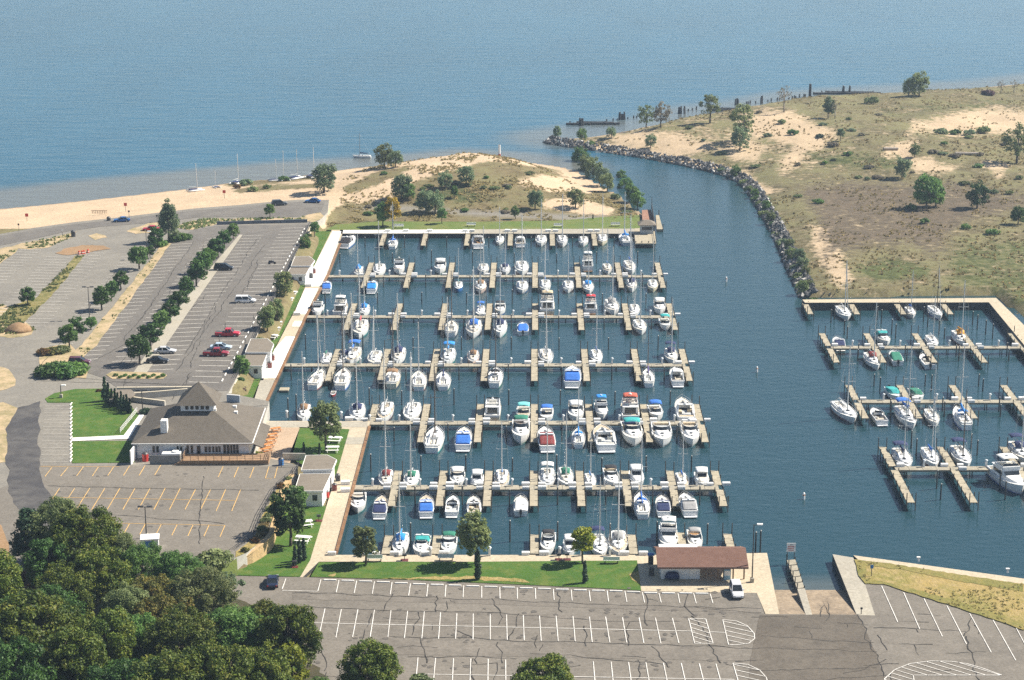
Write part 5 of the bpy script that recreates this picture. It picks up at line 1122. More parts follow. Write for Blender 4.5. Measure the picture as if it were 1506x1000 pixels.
# ---- little comfort stations between the car park wall and the promenade
def station(label, rear, front, zr, zf, door_px):
    g0 = G(*front[2], ZL); r = thing('comfort_station', label, 'washroom building', (g0.x, g0.y, ZL), 0, 'comfort stations along the promenade'); o = Vector((g0.x, g0.y, ZL))
    for nm, px, z in (('rear', rear, zr), ('front', front, zf)):
        p = [G(a, b, z) - o for a, b in px]; c = sum(p, Vector()) / len(p); pin = [(v + (c - v).normalized() * .45) for v in p]
        wl = obj('wall', MB().prism([v[:2] for v in pin], -.1, z - ZL - .28), SIDING, r); obj('roof', MB().prism([v[:2] for v in p], z - ZL - .3, z - ZL, bottom=True), SHINGT, r)
        fa = MB(); n = len(p)
        for i in range(n): a, b = p[i], p[(i + 1) % n]; fa.bar((a.x, a.y, z - ZL - .14), (b.x, b.y, z - ZL - .14), .1, .34)
        obj('fascia', fa, TRIMW, r)
        if nm == 'front':
            lo = sorted(pin, key=lambda v: v.y)[:2]; lo.sort(key=lambda v: v.x); a, b = lo; d = (b - a).normalized()
            for t in (.25, .72):
                m_ = a.lerp(b, t); obj('window', MB().bar((m_.x - d.x * .4, m_.y - .04 - d.y * .4, 1.6), (m_.x + d.x * .4, m_.y + d.y * .4 - .04, 1.6), .08, 1.0), WINDK, wl)
            rt_ = max(pin, key=lambda v: v.x - v.y * .3); lw = b; m_ = lw.lerp(rt_, .45); dd = (rt_ - lw).normalized(); nn = Vector((dd.y, -dd.x, 0)) * .05
            obj('door', MB().bar((m_.x - dd.x * .5 + nn.x, m_.y - dd.y * .5 + nn.y, 1.05), (m_.x + dd.x * .5 + nn.x, m_.y + dd.y * .5 + nn.y, 1.05), .08, 2.1), BLUEP, wl)
    return r
station('white comfort station with tan roof beside the start of the pier nearest the beach', [(434, 377), (455, 377), (463, 383), (457, 391), (428, 391)], [(428, 392.5), (456, 392.5), (450, 403.5), (421, 403.5)], 4.6, 4.2, None)
station('white comfort station with tan roof and blue doors beside the third pier', [(369, 498), (393.5, 498), (402.6, 506), (398, 518), (360.6, 518)], [(360, 520), (393, 520), (386, 538), (351, 538)], 4.7, 4.2, None)
station('white comfort station with tan roof between restaurant car park and the lower promenade', [(450, 669.6), (481, 669), (495, 676), (489, 690), (443, 691)], [(441, 697), (487, 696.5), (475, 722), (433, 722)], 4.9, 4.3, None)
# ---- roofed shelter by the ramp
def shelter():
    e0, e1 = G(967, 834, 4.1), G(1101, 834, 4.1); k0 = e0 + Vector((0, 4.4, 1.5)); k1 = e1 + Vector((0, 4.4, 1.5)); b0 = e0 + Vector((0, 8.8, 0)); b1 = e1 + Vector((0, 8.8, 0))
    o = Vector((e0.x, e0.y, ZL)); r = thing('boat_shelter', 'long shelter with brown shingle roof, white storeroom and open bay beside the boat ramp', 'shelter', o)
    L = [v - o for v in (e0, e1, k1, k0, b1, b0)]; dn = Vector((0, 0, .22))
    obj('roof', MB().add(L + [v - dn for v in L], [(0, 1, 2, 3), (3, 2, 4, 5), (9, 8, 7, 6), (11, 10, 8, 9), (0, 6, 7, 1), (4, 10, 11, 5), (1, 7, 8, 2), (2, 8, 10, 4), (3, 9, 6, 0), (5, 11, 9, 3)]), SHINGB, r)
    w0 = G(972, 851.5, ZL) - o; w1 = G(1029, 851.5, ZL) - o; zt = 2.85
    wl = obj('wall', MB().prism([(w0.x, w0.y), (w1.x, w0.y), (w1.x, w0.y + 6.2), (w0.x, w0.y + 6.2)], 0, [zt + .4, zt + .4, zt + .6, zt + .6]), SIDING, r)
    obj('door', MB().box(w1.x - 1.6, w1.x - .6, w0.y - .05, w0.y + .05, .02, 2.1), TRIMW, wl)
    for i, x in enumerate((1056, 1064, 1078, 1094)):
        for dy in (0, 6.0):
            p = G(x, 851.5, ZL) - o; obj('post', MB().bev(p.x - .11, p.x + .11, p.y + dy - .11, p.y + dy + .11, 0, zt + .3), WOODB, r)
    rb = MB(); a = G(1032, 851, ZL) - o; rb.box(a.x, a.x + 3.0, a.y + 5.2, a.y + 5.4, 0, zt); obj('back_wall', rb, WOODB, r)
    fs = MB(); fs.box(L[0].x, L[1].x, -.06, .0, L[0].z - .3, L[0].z + .0); obj('fascia', fs, mat('brown_trim', (0.14, 0.085, 0.065), 0.7, 0.1), r)
shelter()
g = G(988, 850.5, ZL); r = thing('covered_cart', 'dark blue tarpaulin over a rounded cart against the shelter storeroom', 'covered cart', (g.x, g.y - .6, ZL))
mb = MB(); rings = []
for x, k in ((-1.15, .35), (-.9, .85), (-.4, 1), (.4, 1), (.9, .9), (1.15, .4)): rings.append([(x, -.45 * k, .25), (x, -.42 * k, .9 * k + .15), (x, -.2 * k, 1.2 * k + .12), (x, .2 * k, 1.2 * k + .12), (x, .42 * k, .9 * k + .15), (x, .45 * k, .25)])
mb.loft(rings); obj('tarpaulin', mb, CANV['navy'], r, True)
for x in (-.8, .8): obj('wheel', MB().tube((x, -.4, .18), (x, .4, .18), .18, .18, 10), METALD, r)
# ---- lookout kiosk at the channel end of the lakeside quay
def kiosk():
    g = G(941, 340, ZL); o = Vector((g.x, g.y, ZL)); P3 = lambda x, y, z: G(x, y, z) - o
    pl = thing('fuel_platform', 'wooden platform with railing at the channel end of the lakeside quay', 'platform', o); mb = MB(); mb.prism([P3(a, b, ZL)[:2] for a, b in ((933, 336), (962, 334), (965, 358), (934, 358))], -.35, .02); obj('deck', mb, DECK, pl)
    for a, b in ((935, 357), (944, 357), (954, 357), (963, 357)): p = P3(a, b, ZL); obj('post', MB().tube((p.x, p.y, -3), (p.x, p.y, .5), .14, .14, 6), POST, pl)
    rl = MB()
    for a, b in (((963, 340), (965, 357)),):
        u, v = P3(*a, ZL), P3(*b, ZL)
        for z in (.5, 1.0): rl.bar((u.x, u.y, z), (v.x, v.y, z), .06, .07)
        for i in range(6): c = u.lerp(v, i / 5); rl.tube((c.x, c.y, 0), (c.x, c.y, 1.1), .05, .05, 4)
    obj('railing', rl, METALD, pl)
    k = thing('dock_kiosk', 'small dock kiosk with grey shingle roof and window band on the wooden platform', 'kiosk', o)
    a = G(942, 344, ZL) - o; W_, D_ = 3.6, 3.2
    wl = obj('wall', MB().box(a.x, a.x + W_, a.y, a.y + D_, .02, 2.5), mat('kiosk_siding', (0.40, 0.42, 0.42), 0.7, 0.08), k)
    obj('window', MB().box(a.x + .4, a.x + W_ - .4, a.y - .04, a.y + .02, 1.1, 2.0), WINDK, wl)
    obj('roof', MB().loft([[(a.x - .7, a.y - .8, 2.5), (a.x + W_ + .7, a.y - .8, 2.5), (a.x + W_ + .7, a.y + D_ + .8, 2.5), (a.x - .7, a.y + D_ + .8, 2.5)], [(a.x - .7, a.y - .8, 2.65), (a.x + W_ + .7, a.y - .8, 2.65), (a.x + W_ + .7, a.y + D_ + .8, 2.65), (a.x - .7, a.y + D_ + .8, 2.65)], [(a.x + 1, a.y + 1.4, 3.7), (a.x + W_ - 1, a.y + 1.4, 3.7), (a.x + W_ - 1, a.y + 1.8, 3.7), (a.x + 1, a.y + 1.8, 3.7)]]), SHINGT, k)
    slab('red_terrace', [(944, 309), (957.5, 308), (962, 326), (945, 327)], ZL + .3, ground_mat('red_brick_paving', (0.30, 0.165, 0.115), (0.26, 0.145, 0.10), (0.33, 0.19, 0.14), 0.2, 1.0, 4.0))
    f = thing('wooden_screen', 'dark tapering timber screen along the channel edge beside the red terrace', 'screen', o); u, v = G(958.5, 307, ZL) - o, G(963.5, 340, ZL) - o
    obj('board', MB().bar((u.x, u.y, .9), (v.x, v.y, .5), .12, 1.6), mat('dark_timber', (0.05, 0.042, 0.04), 0.8, 0.2), f); obj('post', MB().tube((u.x, u.y, 0), (u.x, u.y, 3.6), .14, .06, 6), POST, f)
    d = G(965, 317, .7); fd = thing('floating_dock', 'short floating dock in the channel below the wooden screen', 'dock', (d.x, d.y, 0)); e_ = [G(a, b, .7) - Vector((d.x, d.y, 0)) for a, b in ((964.5, 316), (969, 316), (975, 337), (966, 337))]
    obj('deck', MB().prism([v[:2] for v in e_], -.3, .7), DECK, fd); obj('post', MB().tube((e_[2].x, e_[2].y, -1), (e_[2].x, e_[2].y, 2.2), .12, .12, 6), POST, fd); obj('post', MB().tube((e_[1].x, e_[1].y, -1), (e_[1].x, e_[1].y, 2.2), .12, .12, 6), POST, fd)
kiosk()
# ---- ramp jetty, its sign and divider
g = G(1157, 823, .9); o = Vector((g.x, g.y, 0)); r = thing('ramp_jetty', 'narrow plank jetty running down beside the boat ramp', 'jetty', o)
J = [G(a, b, .95) - o for a, b in ((1157, 823), (1169.5, 822), (1182.8, 864), (1172.5, 866))]
for i in range(5):
    a, b, c, d = (J[0].lerp(J[3], i / 5 + .012), J[1].lerp(J[2], i / 5 + .012), J[1].lerp(J[2], (i + 1) / 5 - .012), J[0].lerp(J[3], (i + 1) / 5 - .012))
    obj('deck_panel', MB().prism([v[:2] for v in (a, b, c, d)], .72, .93), DECK2, r)
for i in range(6):
    for u, v in ((J[0], J[3]), (J[1], J[2])): p = u.lerp(v, i / 5); obj('post', MB().tube((p.x, p.y, -1.5), (p.x, p.y, 1.9 if u is J[0] else 1.3), .08, .08, 5), POST, r)
slab('ramp_divider', [(1172.7, 866), (1183.7, 865), (1194.5, 904), (1185, 904)], ZL + .01, CONC_G)
g = G(1163, 822.5, .9); r = thing('ramp_sign', 'white sign with red lettering on two posts at the tip of the ramp jetty', 'sign', (g.x, g.y + .15, .9))
for s in (-.55, .55): obj('post', MB().tube((s, 0, -1.5), (s, 0, 2.6), .06, .06, 6), METALD, r)
pn = obj('panel', MB().box(-.72, .72, -.09, -.03, 1.25, 2.75), TRIMW, r)
lt = MB(); rr_ = random.Random(3)
for z0, h, x0, x1, st in ((2.05, .22, -.5, .5, .17), (1.72, .22, -.58, .58, .16), (1.42, .2, -.42, .42, .17)):
    x = x0
    while x < x1 - .05:
        lt.box(x, x + .045, -.105, -.09, z0, z0 + h); lt.box(x + .045, x + .11, -.105, -.09, z0 + rr_.choice((0, .5, .8)) * h, z0 + rr_.choice((.0, .5, .8)) * h + .05); x += st
obj('lettering', lt, REDP, pn); obj('lettering', MB().box(-.25, .25, -.105, -.09, 2.42, 2.52), METALD, pn)
# ---- walls and fences
def wall_line(name, label, cat, px, z, h, th, m, cap=None, group=None, zz=None):
    g = G(*px[0], z); o = Vector((g.x, g.y, z)); r = thing(name, label, cat, o, 0, group); pts = [G(a, b, z) - o for a, b in px]
    mb = MB(); cp = MB(); hs = h if hasattr(h, '__len__') else [h] * len(pts)
    nrm = []
    for i in range(len(pts)):
        d = (pts[min(i + 1, len(pts) - 1)] - pts[max(0, i - 1)]).normalized(); nrm.append(Vector((-d.y, d.x, 0)) * th / 2)
    rings = [[p + n_, p - n_, p - n_ + Vector((0, 0, hh)), p + n_ + Vector((0, 0, hh))] for p, n_, hh in zip(pts, nrm, hs)]
    mb.loft(rings); obj('wall_body', mb, m, r)
    if cap:
        rings = [[p + n_ * 1.25 + Vector((0, 0, hh)), p - n_ * 1.25 + Vector((0, 0, hh)), p - n_ * 1.25 + Vector((0, 0, hh + .12)), p + n_ * 1.25 + Vector((0, 0, hh + .12))] for p, n_, hh in zip(pts, nrm, hs)]
        cp.loft(rings); obj('coping', cp, cap, r)
    return r
wall_line('retaining_wall', 'curved tan block retaining wall below the restaurant car park', 'retaining wall', [(430, 717), (422, 727), (418, 737), (415, 747), (412.5, 757), (410, 768), (406, 782), (402.5, 793), (399.5, 804), (394, 812), (384, 820), (370, 828), (354, 834), (338, 838)], ZL - .1, [2.4] * 10 + [2.3, 1.9, 1.3, .6], .7, STONE, STONE)
def fence_line(label, px, z, h, step=2.5, m=METALD, rails=(.3, .65, 1.0), cat='fence', pm=None, name='fence'):
    g = G(*px[0], z); o = Vector((g.x, g.y, z)); r = thing(name, label, cat, o); pts = [G(a, b, z) - o for a, b in px]; rl = MB()
    for a, b in zip(pts[:-1], pts[1:]):
        for t in rails: rl.bar((a.x, a.y, h * t), (b.x, b.y, h * t), .05, .06)
        n = max(1, int((b - a).length / step))
        for i in range(n): c = a.lerp(b, i / n); obj('post', MB().tube((c.x, c.y, 0), (c.x, c.y, h * 1.05), .06, .06, 5), pm or m, r)
    obj('rails', rl, m, r); return r
fence_line('dark railing along the curved edge of the restaurant car park', [(430, 700), (407, 719), (386, 756), (373, 790), (347, 808)], ZU + .05, 1.2)
fence_line('dark railing along the drop between the striped car park and the comfort stations', [(456, 331), (400, 447), (348, 556)], ZU, 1.1)
fence_line('dark railing between the restaurant car park corner and the terrace', [(414, 687), (440, 686), (433, 700)], ZU, 1.1)
fence_line('white handrail beside the sloping lawn path', [(177, 637), (202, 606)], ZU + .1, 1.0, 2.0, TRIMW)
wall_line('planter_wall', 'long cream concrete planter wall stepping down beside the comfort stations', 'planter wall', [(462, 333), (408, 447), (355, 558), (344, 578)], ZL, [1.6, 1.6, 1.6, 1.9], .5, CREAMW, CREAMW)
for i in range(14):
    a = G(460 - 105 * (i + .5) / 14, 338 + 220 * (i + .5) / 14, 2.6); r = thing('planter_buttress', f'cream concrete buttress of the planter, {nth(i + 1)} counted from the beach end', 'buttress', (a.x - 1.2, a.y, ZL), .0, 'cream buttresses between railing and planter wall'); obj('block', MB().bev(-1.2, 1.1, -.22, .22, 0, 1.7, .05), CREAMW, r)
wall_line('entrance_wall', 'grey retaining wall with pale coping along the upper edge of the restaurant ramp', 'wall', [(172, 575), (282, 574)], ZU, .7, .4, WALLC, CREAMW)
wall_line('entrance_wall', 'pale coped ramp wall rising towards the restaurant tower', 'wall', [(196, 587), (236, 584), (276, 580.5)], ZU, 1.2, .35, WALLC, CREAMW)
wall_line('entrance_wall', 'pale coped lower ramp wall ending behind the restaurant roof', 'wall', [(192, 590), (215, 593), (243, 596.5)], ZU, .9, .35, WALLC, CREAMW)
wall_line('screen_fence', 'blue grey screen wall with white end post behind the restaurant roof', 'screen wall', [(334, 594), (353, 595.5)], ZU - .5, 1.9, .2, mat('blue_grey_panel', (0.30, 0.36, 0.42), 0.7, 0.08), TRIMW)
wall_line('screen_fence', 'low dark wall between the picnic terrace and the comfort station roof', 'screen wall', [(416, 676), (449, 676.5)], ZL, 1.3, .25, WALLC)
g = G(176, 590, ZU); r = thing('entrance_canopy', 'tan shingled entrance canopy beside the row of conical evergreens', 'canopy', (g.x, g.y, ZU)); o = Vector((g.x, g.y, ZU))
pp = [G(a, b, ZU + 1.6) - o for a, b in ((163, 582), (172, 573), (193, 572.5), (199, 579), (188, 587), (160, 589))]; obj('roof', MB().prism([v[:2] for v in pp], 1.35, 1.6, bottom=True), SHINGT, r)
for v in pp[::2]: obj('post', MB().tube((v.x * .9, v.y * .9, 0), (v.x * .9, v.y * .9, 1.4), .1, .1, 6), TRIMW, r)
# ---- lamps
def lamp(label, px, py, z, h, arm=1.3, double=False):
    g = G(px, py, z); r = thing('street_lamp', label, 'street lamp', g, 0, None); obj('base', MB().bev(-.28, .28, -.28, .28, 0, .75, .06), CONC_G, r)
    obj('pole', MB().tube((0, 0, .7), (0, 0, h), .11, .07, 8), METALD, r)
    for s in ((-1, 1) if double else (1,)):
        obj('arm', MB().tube((0, 0, h - .1), (s * arm * .6, 0, h), .05, .05, 5), METALD, r); obj('lamp_head', MB().bev(min(s * arm * .35, s * (arm * .35 + .9)), max(s * arm * .35, s * (arm * .35 + .9)), -.24, .24, h - .06, h + .14, .04), TRIMW if not double else METALD, r)
lamp('tall street lamp with pale head on the plaza beside the brown roofed shelter', 1106, 856, ZL, 9.6)
lamp('tall street lamp between the two tree rows of the upper car parks', 132, 469, ZU, 7.6, 1.2, True)
lamp('street lamp standing in the restaurant car park beside the small white shed', 215.5, 791, ZU, 5.4, .8, True)
lamp('dark street lamp behind the restaurant beside the lawn path', 210, 607, ZU, 4.6, .8, True)
lamp('slim street lamp beside the tall tree at the head of the dirt strip', 216.5, 380, ZU, 7.2, 1.0)
lamp('small dark lamp post in the lawn near the entrance drive', 90, 585, ZU, 2.6, .4)
# ---- tables, benches, bins, grills
def picnic(name, m, m2):
    r = thing(name, 'x', 'picnic table'); obj('table_top', MB().bev(-.95, .95, -.4, .4, .70, .77, .02), m, r)
    for s in (-1, 1): obj('bench_seat', MB().bev(-.95, .95, s * .75 - .15, s * .75 + .15, .42, .48, .02), m, r)
    for x in (-.7, .7):
        f = MB(); f.bar((x, -.7, 0), (x, -.2, .7), .09, .09); f.bar((x, .7, 0), (x, .2, .7), .09, .09); f.bar((x, -.8, .4), (x, .8, .4), .09, .06); obj('trestle', f, m2, r)
    learn(r); return r
po = picnic('picnic_table', mat('orange_stain', (0.50, 0.20, 0.055), 0.7, 0.2), mat('brown_stain', (0.22, 0.1, 0.045), 0.7, 0.2)); pw = picnic('picnic_table', TRIMW, TRIMW)
for i, (x, y) in enumerate(((406, 634.5), (401, 643.5), (398, 651), (395, 658), (392.5, 664.5))):
    g = G(x, y, ZL + e); use(po, f'orange wooden picnic table on the restaurant terrace, {nth(i + 1)} of five counted from the water', g, .5, 1.0, 'orange picnic tables on the terrace')
for i, ((x, y), lab) in enumerate(zip(((493, 650), (489, 664), (449, 774), (446, 797), (429.5, 434), (424, 443.5), (407, 479), (404, 487.5), (400.5, 498)),
     ('white picnic table on the terrace lawn beside the leafy tree', 'white picnic table on the terrace lawn near the comfort station roof', 'white picnic table on the bank lawn below the retaining wall', 'white picnic table on the bank lawn behind the columnar evergreens',
      'white picnic table in the long narrow lawn, nearest the beach', 'white picnic table in the long narrow lawn, second from the beach', 'white picnic table in the narrow lawn above the middle comfort station, farthest from it', 'white picnic table in the narrow lawn between two others above the middle comfort station', 'white picnic table touching the roof line of the middle comfort station'))):
    use(pw, lab, G(x, y, ZL + e), rnd.uniform(-.4, .4), 1.3, 'white picnic tables on the lawns')
bn = thing('park_bench', 'x', 'bench'); obj('seat', MB().bev(-1.1, 1.1, -.25, .25, .42, .48, .02), TRIMW, bn); obj('backrest', MB().bar((-1.1, .3, .78), (1.1, .3, .78), .06, .5), TRIMW, bn)
for s in (-.85, .85): obj('leg', MB().box(s - .05, s + .05, -.22, .28, 0, .43), METALD, bn)
learn(bn)
for (x, y), lab in zip(((656, 824), (899, 828), (551, 825), (587, 335), (693, 333), (821, 334), (905, 332.5)), ('white bench on the lawn quay behind the cruisers with green canvas', 'white bench on the lawn quay near the yellow tree', 'white bench on the lawn quay beside the small bare-stemmed tree', 'white bench on the lakeside lawn below the yellow tree', 'white bench on the lakeside lawn behind the first motor cruiser', 'white bench on the lakeside lawn in the middle of the sailboat row', 'white bench on the lakeside lawn nearest the kiosk')):
    use(bn, lab, G(x, y, ZL + .03), math.pi, 1.2, 'white benches along the quays')
def bins(label, x, y, z, m, s=1.0):
    g = G(x, y, z); r = thing('litter_bin', label, 'litter bin', g); obj('drum', MB().tube((0, 0, 0), (0, 0, .95 * s), .36 * s, .38 * s, 10), m, r); obj('lid', MB().tube((0, 0, .95 * s), (0, 0, 1.12 * s), .40 * s, .22 * s, 10), METALD, r)
bins('dark litter bin on the promenade above the start of the pier nearest the shelter', 497, 707, ZL, METALD, 1.2); bins('maroon litter bin on the promenade below the start of the pier nearest the shelter', 492, 721, ZL, MAROONP, 1.2)
bins('dark litter bin beside the upper comfort station wall', 462, 402, ZL, MAROONP, 1.2); bins('maroon litter bin at the lower corner of the upper comfort station', 458, 409, ZL, METALD, 1.2)
bins('maroon litter bin on white concrete above the third pier', 401, 530, ZL, MAROONP, 1.3); bins('maroon litter bin on white concrete below the third pier', 397, 541, ZL, MAROONP, 1.3)
bins('dark green bin on the quay lawn beside the shelter', 958, 846, ZL, METALD, 1.2); bins('black bin on the sand beside the beach road', 108, 348, ZU, METALD, 1.6); bins('black bin on the beach behind the blue car', 160, 327, 3.0, METALD, 1.5)
bins('blue drum at the terrace gate beside the restaurant car park', 413.5, 684, ZU, BLUEP, 1.3); bins('red drum in front of the screened yard of the restaurant', 214, 678, ZU, REDP, 1.5)
bins('red drum beside the lowest comfort station', 481, 731, ZL, REDP, 1.1); bins('blue drum against the wall of the lowest comfort station', 471, 741, ZL, BLUEP, 1.1)
def grill(label, x, y):
    g = G(x, y, ZL); r = thing('barbecue_grill', label, 'grill', g); obj('pedestal', MB().tube((0, 0, 0), (0, 0, .8), .06, .06, 6), METALD, r); obj('firebox', MB().bev(-.35, .35, -.25, .25, .8, 1.1, .03), METALD, r); obj('pad', MB().box(-.6, .6, -.5, .5, .03, .07), MAROONP, r)
grill('black park grill behind the cruiser with green bimini', 595, 824); grill('black park grill of a pair behind the small cabin boat, nearer the promenade', 822, 823); grill('black park grill of a pair behind the small cabin boat, nearer the yellow tree', 834, 823); grill('black park grill on the bank lawn beside the lower promenade', 469, 766); grill('black lidded grill below the columnar evergreens', 433, 834)
g = G(957, 829, ZL); r = thing('parasol_stand', 'blue topped dark service stand at the corner of the shelter plaza', 'service stand', g); obj('stand', MB().bev(-.4, .4, -.4, .4, 0, 1.3, .1), METALD, r); obj('blue_top', canopy(MB(), -.55, .55, .55, .55, 1.6, 1.6, .2), BLUEP, r, True); obj('pole', MB().tube((0, 0, 1.3), (0, 0, 1.8), .05), METALD, r)
g = G(1069, 851, ZL); r = thing('drink_machine', 'pale blue machine under the open bay of the shelter', 'machine', g); obj('body', MB().bev(-.55, .55, -.45, .45, 0, 1.7, .05), mat('pale_blue_paint', (0.25, 0.42, 0.52), 0.5, 0.1), r); obj('panel', MB().box(-.45, .45, -.48, -.45, .7, 1.5), TRIMW, r)
# ---- wheel stops
wall_line('lot_wall', 'low dark blue grey wall along the beach end of the striped car park', 'wall', [(319, 330.5), (385, 328.5), (452, 327)], ZU, .9, .35, mat('slate_wall', (0.13, 0.145, 0.17), .85, .15, 1.0))
ws0 = thing('wheel_stop', 'x', 'wheel stop'); obj('bar', MB().bev(-.95, .95, -.11, .11, 0, .17, .04), CONC_W, ws0); learn(ws0)
for i, (a, b, c, d) in enumerate(t1[1:-1]):
    a2, b2 = t1[i + 2][0], t1[i + 2][1]; g = G((a + a2) / 2, (b + b2) / 2 + 1.0, ZL); use(ws0, f'concrete wheel stop fronting the south car park, {nth(i + 1)} counted from the dark car', (g.x, g.y, ZL), -.05, 1.05, 'concrete wheel stops in the car parks')
for i in range(36):
    t = (i + .5) / 36; p, q_ = G(446, 335, ZU), G(321, 564, ZU); c = p.lerp(q_, t); d = q_ - p
    use(ws0, f'white wheel stop beside the long dark railing, {nth(i + 1)} counted from the beach end', (c.x + .5, c.y, ZU + .03), math.atan2(d.y, d.x), 1.0, 'concrete wheel stops in the car parks')
for i in range(16):
    c = G(104.5 - 0 * i, 592 + 88 * (i + .5) / 16, ZU); use(ws0, f'white wheel stop along the restaurant lawn edge, {nth(i + 1)} counted from the drive', (c.x, c.y, ZU + .03), math.pi / 2, .95, 'concrete wheel stops in the car parks')
# ---- small things: cones, shed, raft, buoys, marker, bollards
for i, (x, y) in enumerate(((116.5, 374), (121, 373.5), (124, 373), (129.5, 371.5))):
    g = G(x, y, ZU); r = thing('traffic_barrel', f'red orange traffic barrel by the bare earth patch, {nth(i + 1)} of four from the verge side', 'traffic barrel', g, 0, 'traffic barrels'); r.scale = (.8, .8, .8); obj('drum', MB().tube((0, 0, 0), (0, 0, 1.15), .42, .32, 10), mat('barrel_orange', (0.62, 0.09, 0.04), 0.5, 0.1), r); obj('stripe', MB().tube((0, 0, .45), (0, 0, .65), .40, .375, 10), TRIMW, r)
g = G(221, 806, ZU); r = thing('utility_shed', 'small white flat roofed shed among the trees at the car park edge', 'shed', g, .15); r.scale = (.72, .72, .8); obj('wall', MB().box(-1.9, 1.9, -1.5, 1.5, 0, 2.3), SIDING, r); obj('roof', MB().bev(-2.1, 2.1, -1.7, 1.7, 2.3, 2.5, .05), TRIMW, r); obj('door', MB().box(-1.2, 1.0, -1.54, -1.5, .1, 2.0), BLUEP, r)
g = G(418, 573, .3); r = thing('swim_raft', 'small tan floating raft off the concrete promenade', 'raft', (g.x, g.y, 0)); obj('deck', MB().bev(-1.0, 1.0, -1.1, 1.1, .2, .5, .05), DECK, r); obj('float', MB().box(-.95, .95, -1.0, 1.0, -.2, .19), METALD, r)
for (x, y), lab in zip(((1068, 414), (1113, 547), (1182, 734)), ('white spar buoy in the channel opposite the pier nearest the beach', 'white spar buoy in the channel opposite the third pier', 'white spar buoy in the channel off the pier nearest the shelter')):
    g = G(x, y, 0); r = thing('spar_buoy', lab, 'buoy', (g.x, g.y, 0), 0, 'channel buoys'); obj('float', MB().tube((0, 0, -.4), (0, 0, 1.1), .26, .22, 10).tube((0, 0, 1.1), (0, 0, 1.25), .22, .08, 10), TRIMW, r); obj('band', MB().tube((0, 0, .7), (0, 0, .85), .25, .245, 10), mat('band_orange', (0.6, 0.2, 0.03), 0.5), r)
g = G(734.5, 229.5, 0); r = thing('channel_marker', 'white cylindrical channel marker off the sandy point', 'channel marker', (g.x, g.y, 0)); obj('base', MB().tube((0, 0, -1), (0, 0, .8), .5, .4, 10), REDP, r); obj('tower', MB().tube((0, 0, .8), (0, 0, 3.9), .42, .38, 10), TRIMW, r); obj('cap', MB().tube((0, 0, 3.9), (0, 0, 4.2), .2, .1, 8), METALD, r)
for (x, y), lab in zip(((1350.5, 824), (1481.5, 841)), ('white mooring bollard on the seawall walk nearest the boat ramp', 'white mooring bollard on the seawall walk farther from the boat ramp')):
    g = G(x, y + 1.5, ZL); r = thing('bollard', lab, 'bollard', g, 0, 'white bollards on the seawall'); obj('post', MB().tube((0, 0, 0), (0, 0, .6), .16, .16, 8), TRIMW, r); obj('cap', MB().bev(-.32, .32, -.18, .18, .6, .8, .05), TRIMW, r)
def post_sign(label, x, y, z, h, w_, c, hgt=.6):
    g = G(x, y, z); r = thing('post_sign', label, 'sign', g); obj('post', MB().tube((0, 0, 0), (0, 0, h), .06, .06, 6), METALD, r); obj('panel', MB().box(-w_ / 2, w_ / 2, -.1, -.06, h - hgt, h), c, r)
post_sign('small blue sign in the rough grass beside the ramp apron', 1281.5, 847, ZL + .1, 1.9, .5, BLUEP)
post_sign('short black post sign at the ramp apron corner', 1266.5, 903, ZL, 1.1, .35, METALD, .3)
for (x, y), lab in zip(((40, 327), (185, 311), (330, 292)), ('red beach sign on a post, the one opposite the pale lower car park', 'red beach sign on a post near the blue car', 'red beach sign on a post near the beached green catamaran')): post_sign(lab, x, y, 2.4, 2.6, .9, REDP, .9)
for (x, y), lab in zip(((92, 349), (28, 340), (231, 327), (190, 320.5)), ('pale round sign on the sandy island beside the beach road', 'slim post sign in the weeds at the beach road edge', 'slim dark post sign beside the red car', 'slim post at the beach edge behind the blue car')): post_sign(lab, x, y, ZU, 2.2, .5, TRIMW if x == 92 else METALD, .5)
g = G(146, 314, 2.6); r = thing('bicycle_rack', 'long brown rack of posts standing on the open sand', 'rack', g)
for i in range(9): obj('post', MB().tube((i * .5 - 2, 0, 0), (i * .5 - 2, 0, .9), .09, .09, 5), WOODB, r)
obj('beam', MB().bar((-2.3, 0, .9), (2.3, 0, .9), .16, .12), WOODB, r)
# mound of earth and logs on the eastern grassland
g = G(27, 486, ZU); mb = MB(); rings = []
for rr2, z in ((3.3, 0), (2.7, .7), (1.7, 1.35), (.8, 1.75), (.15, 1.9)): rings.append([(g.x + rr2 * (1 + .12 * math.sin(3 * a)) * math.cos(a * .5236), g.y + rr2 * (1 + .1 * math.cos(2 * a)) * .9 * math.sin(a * .5236), ZU + z) for a in range(12)])
mb.loft(rings); tag(obj('earth_mound', mb, DIRT, None, True), 'brown conical mound of earth at the end of the weedy verge', 'mound')
for (x, y, a, L), lab in zip(((1310, 222, .1, 5), (1424, 229, .05, 9), (1190, 202, .7, 0)), ('short weathered log lying beside the sandy hollow', 'long pale drift log lying on the grassland', '')):
    if L: g = GT(x, y, hE); r = thing('drift_log', lab, 'log', g, a, 'logs on the eastern grassland'); obj('log_trunk', MB().tube((-L / 2, 0, .5), (L / 2, 0, .45), .55, .4, 8), mat('driftwood', (0.36, 0.31, 0.26), 0.9, 0.25), r); obj('branch_stub', MB().tube((L * .2, 0, .6), (L * .3, .3, 1.4), .14, .06, 5), mat('driftwood', (0, 0, 0)), r)
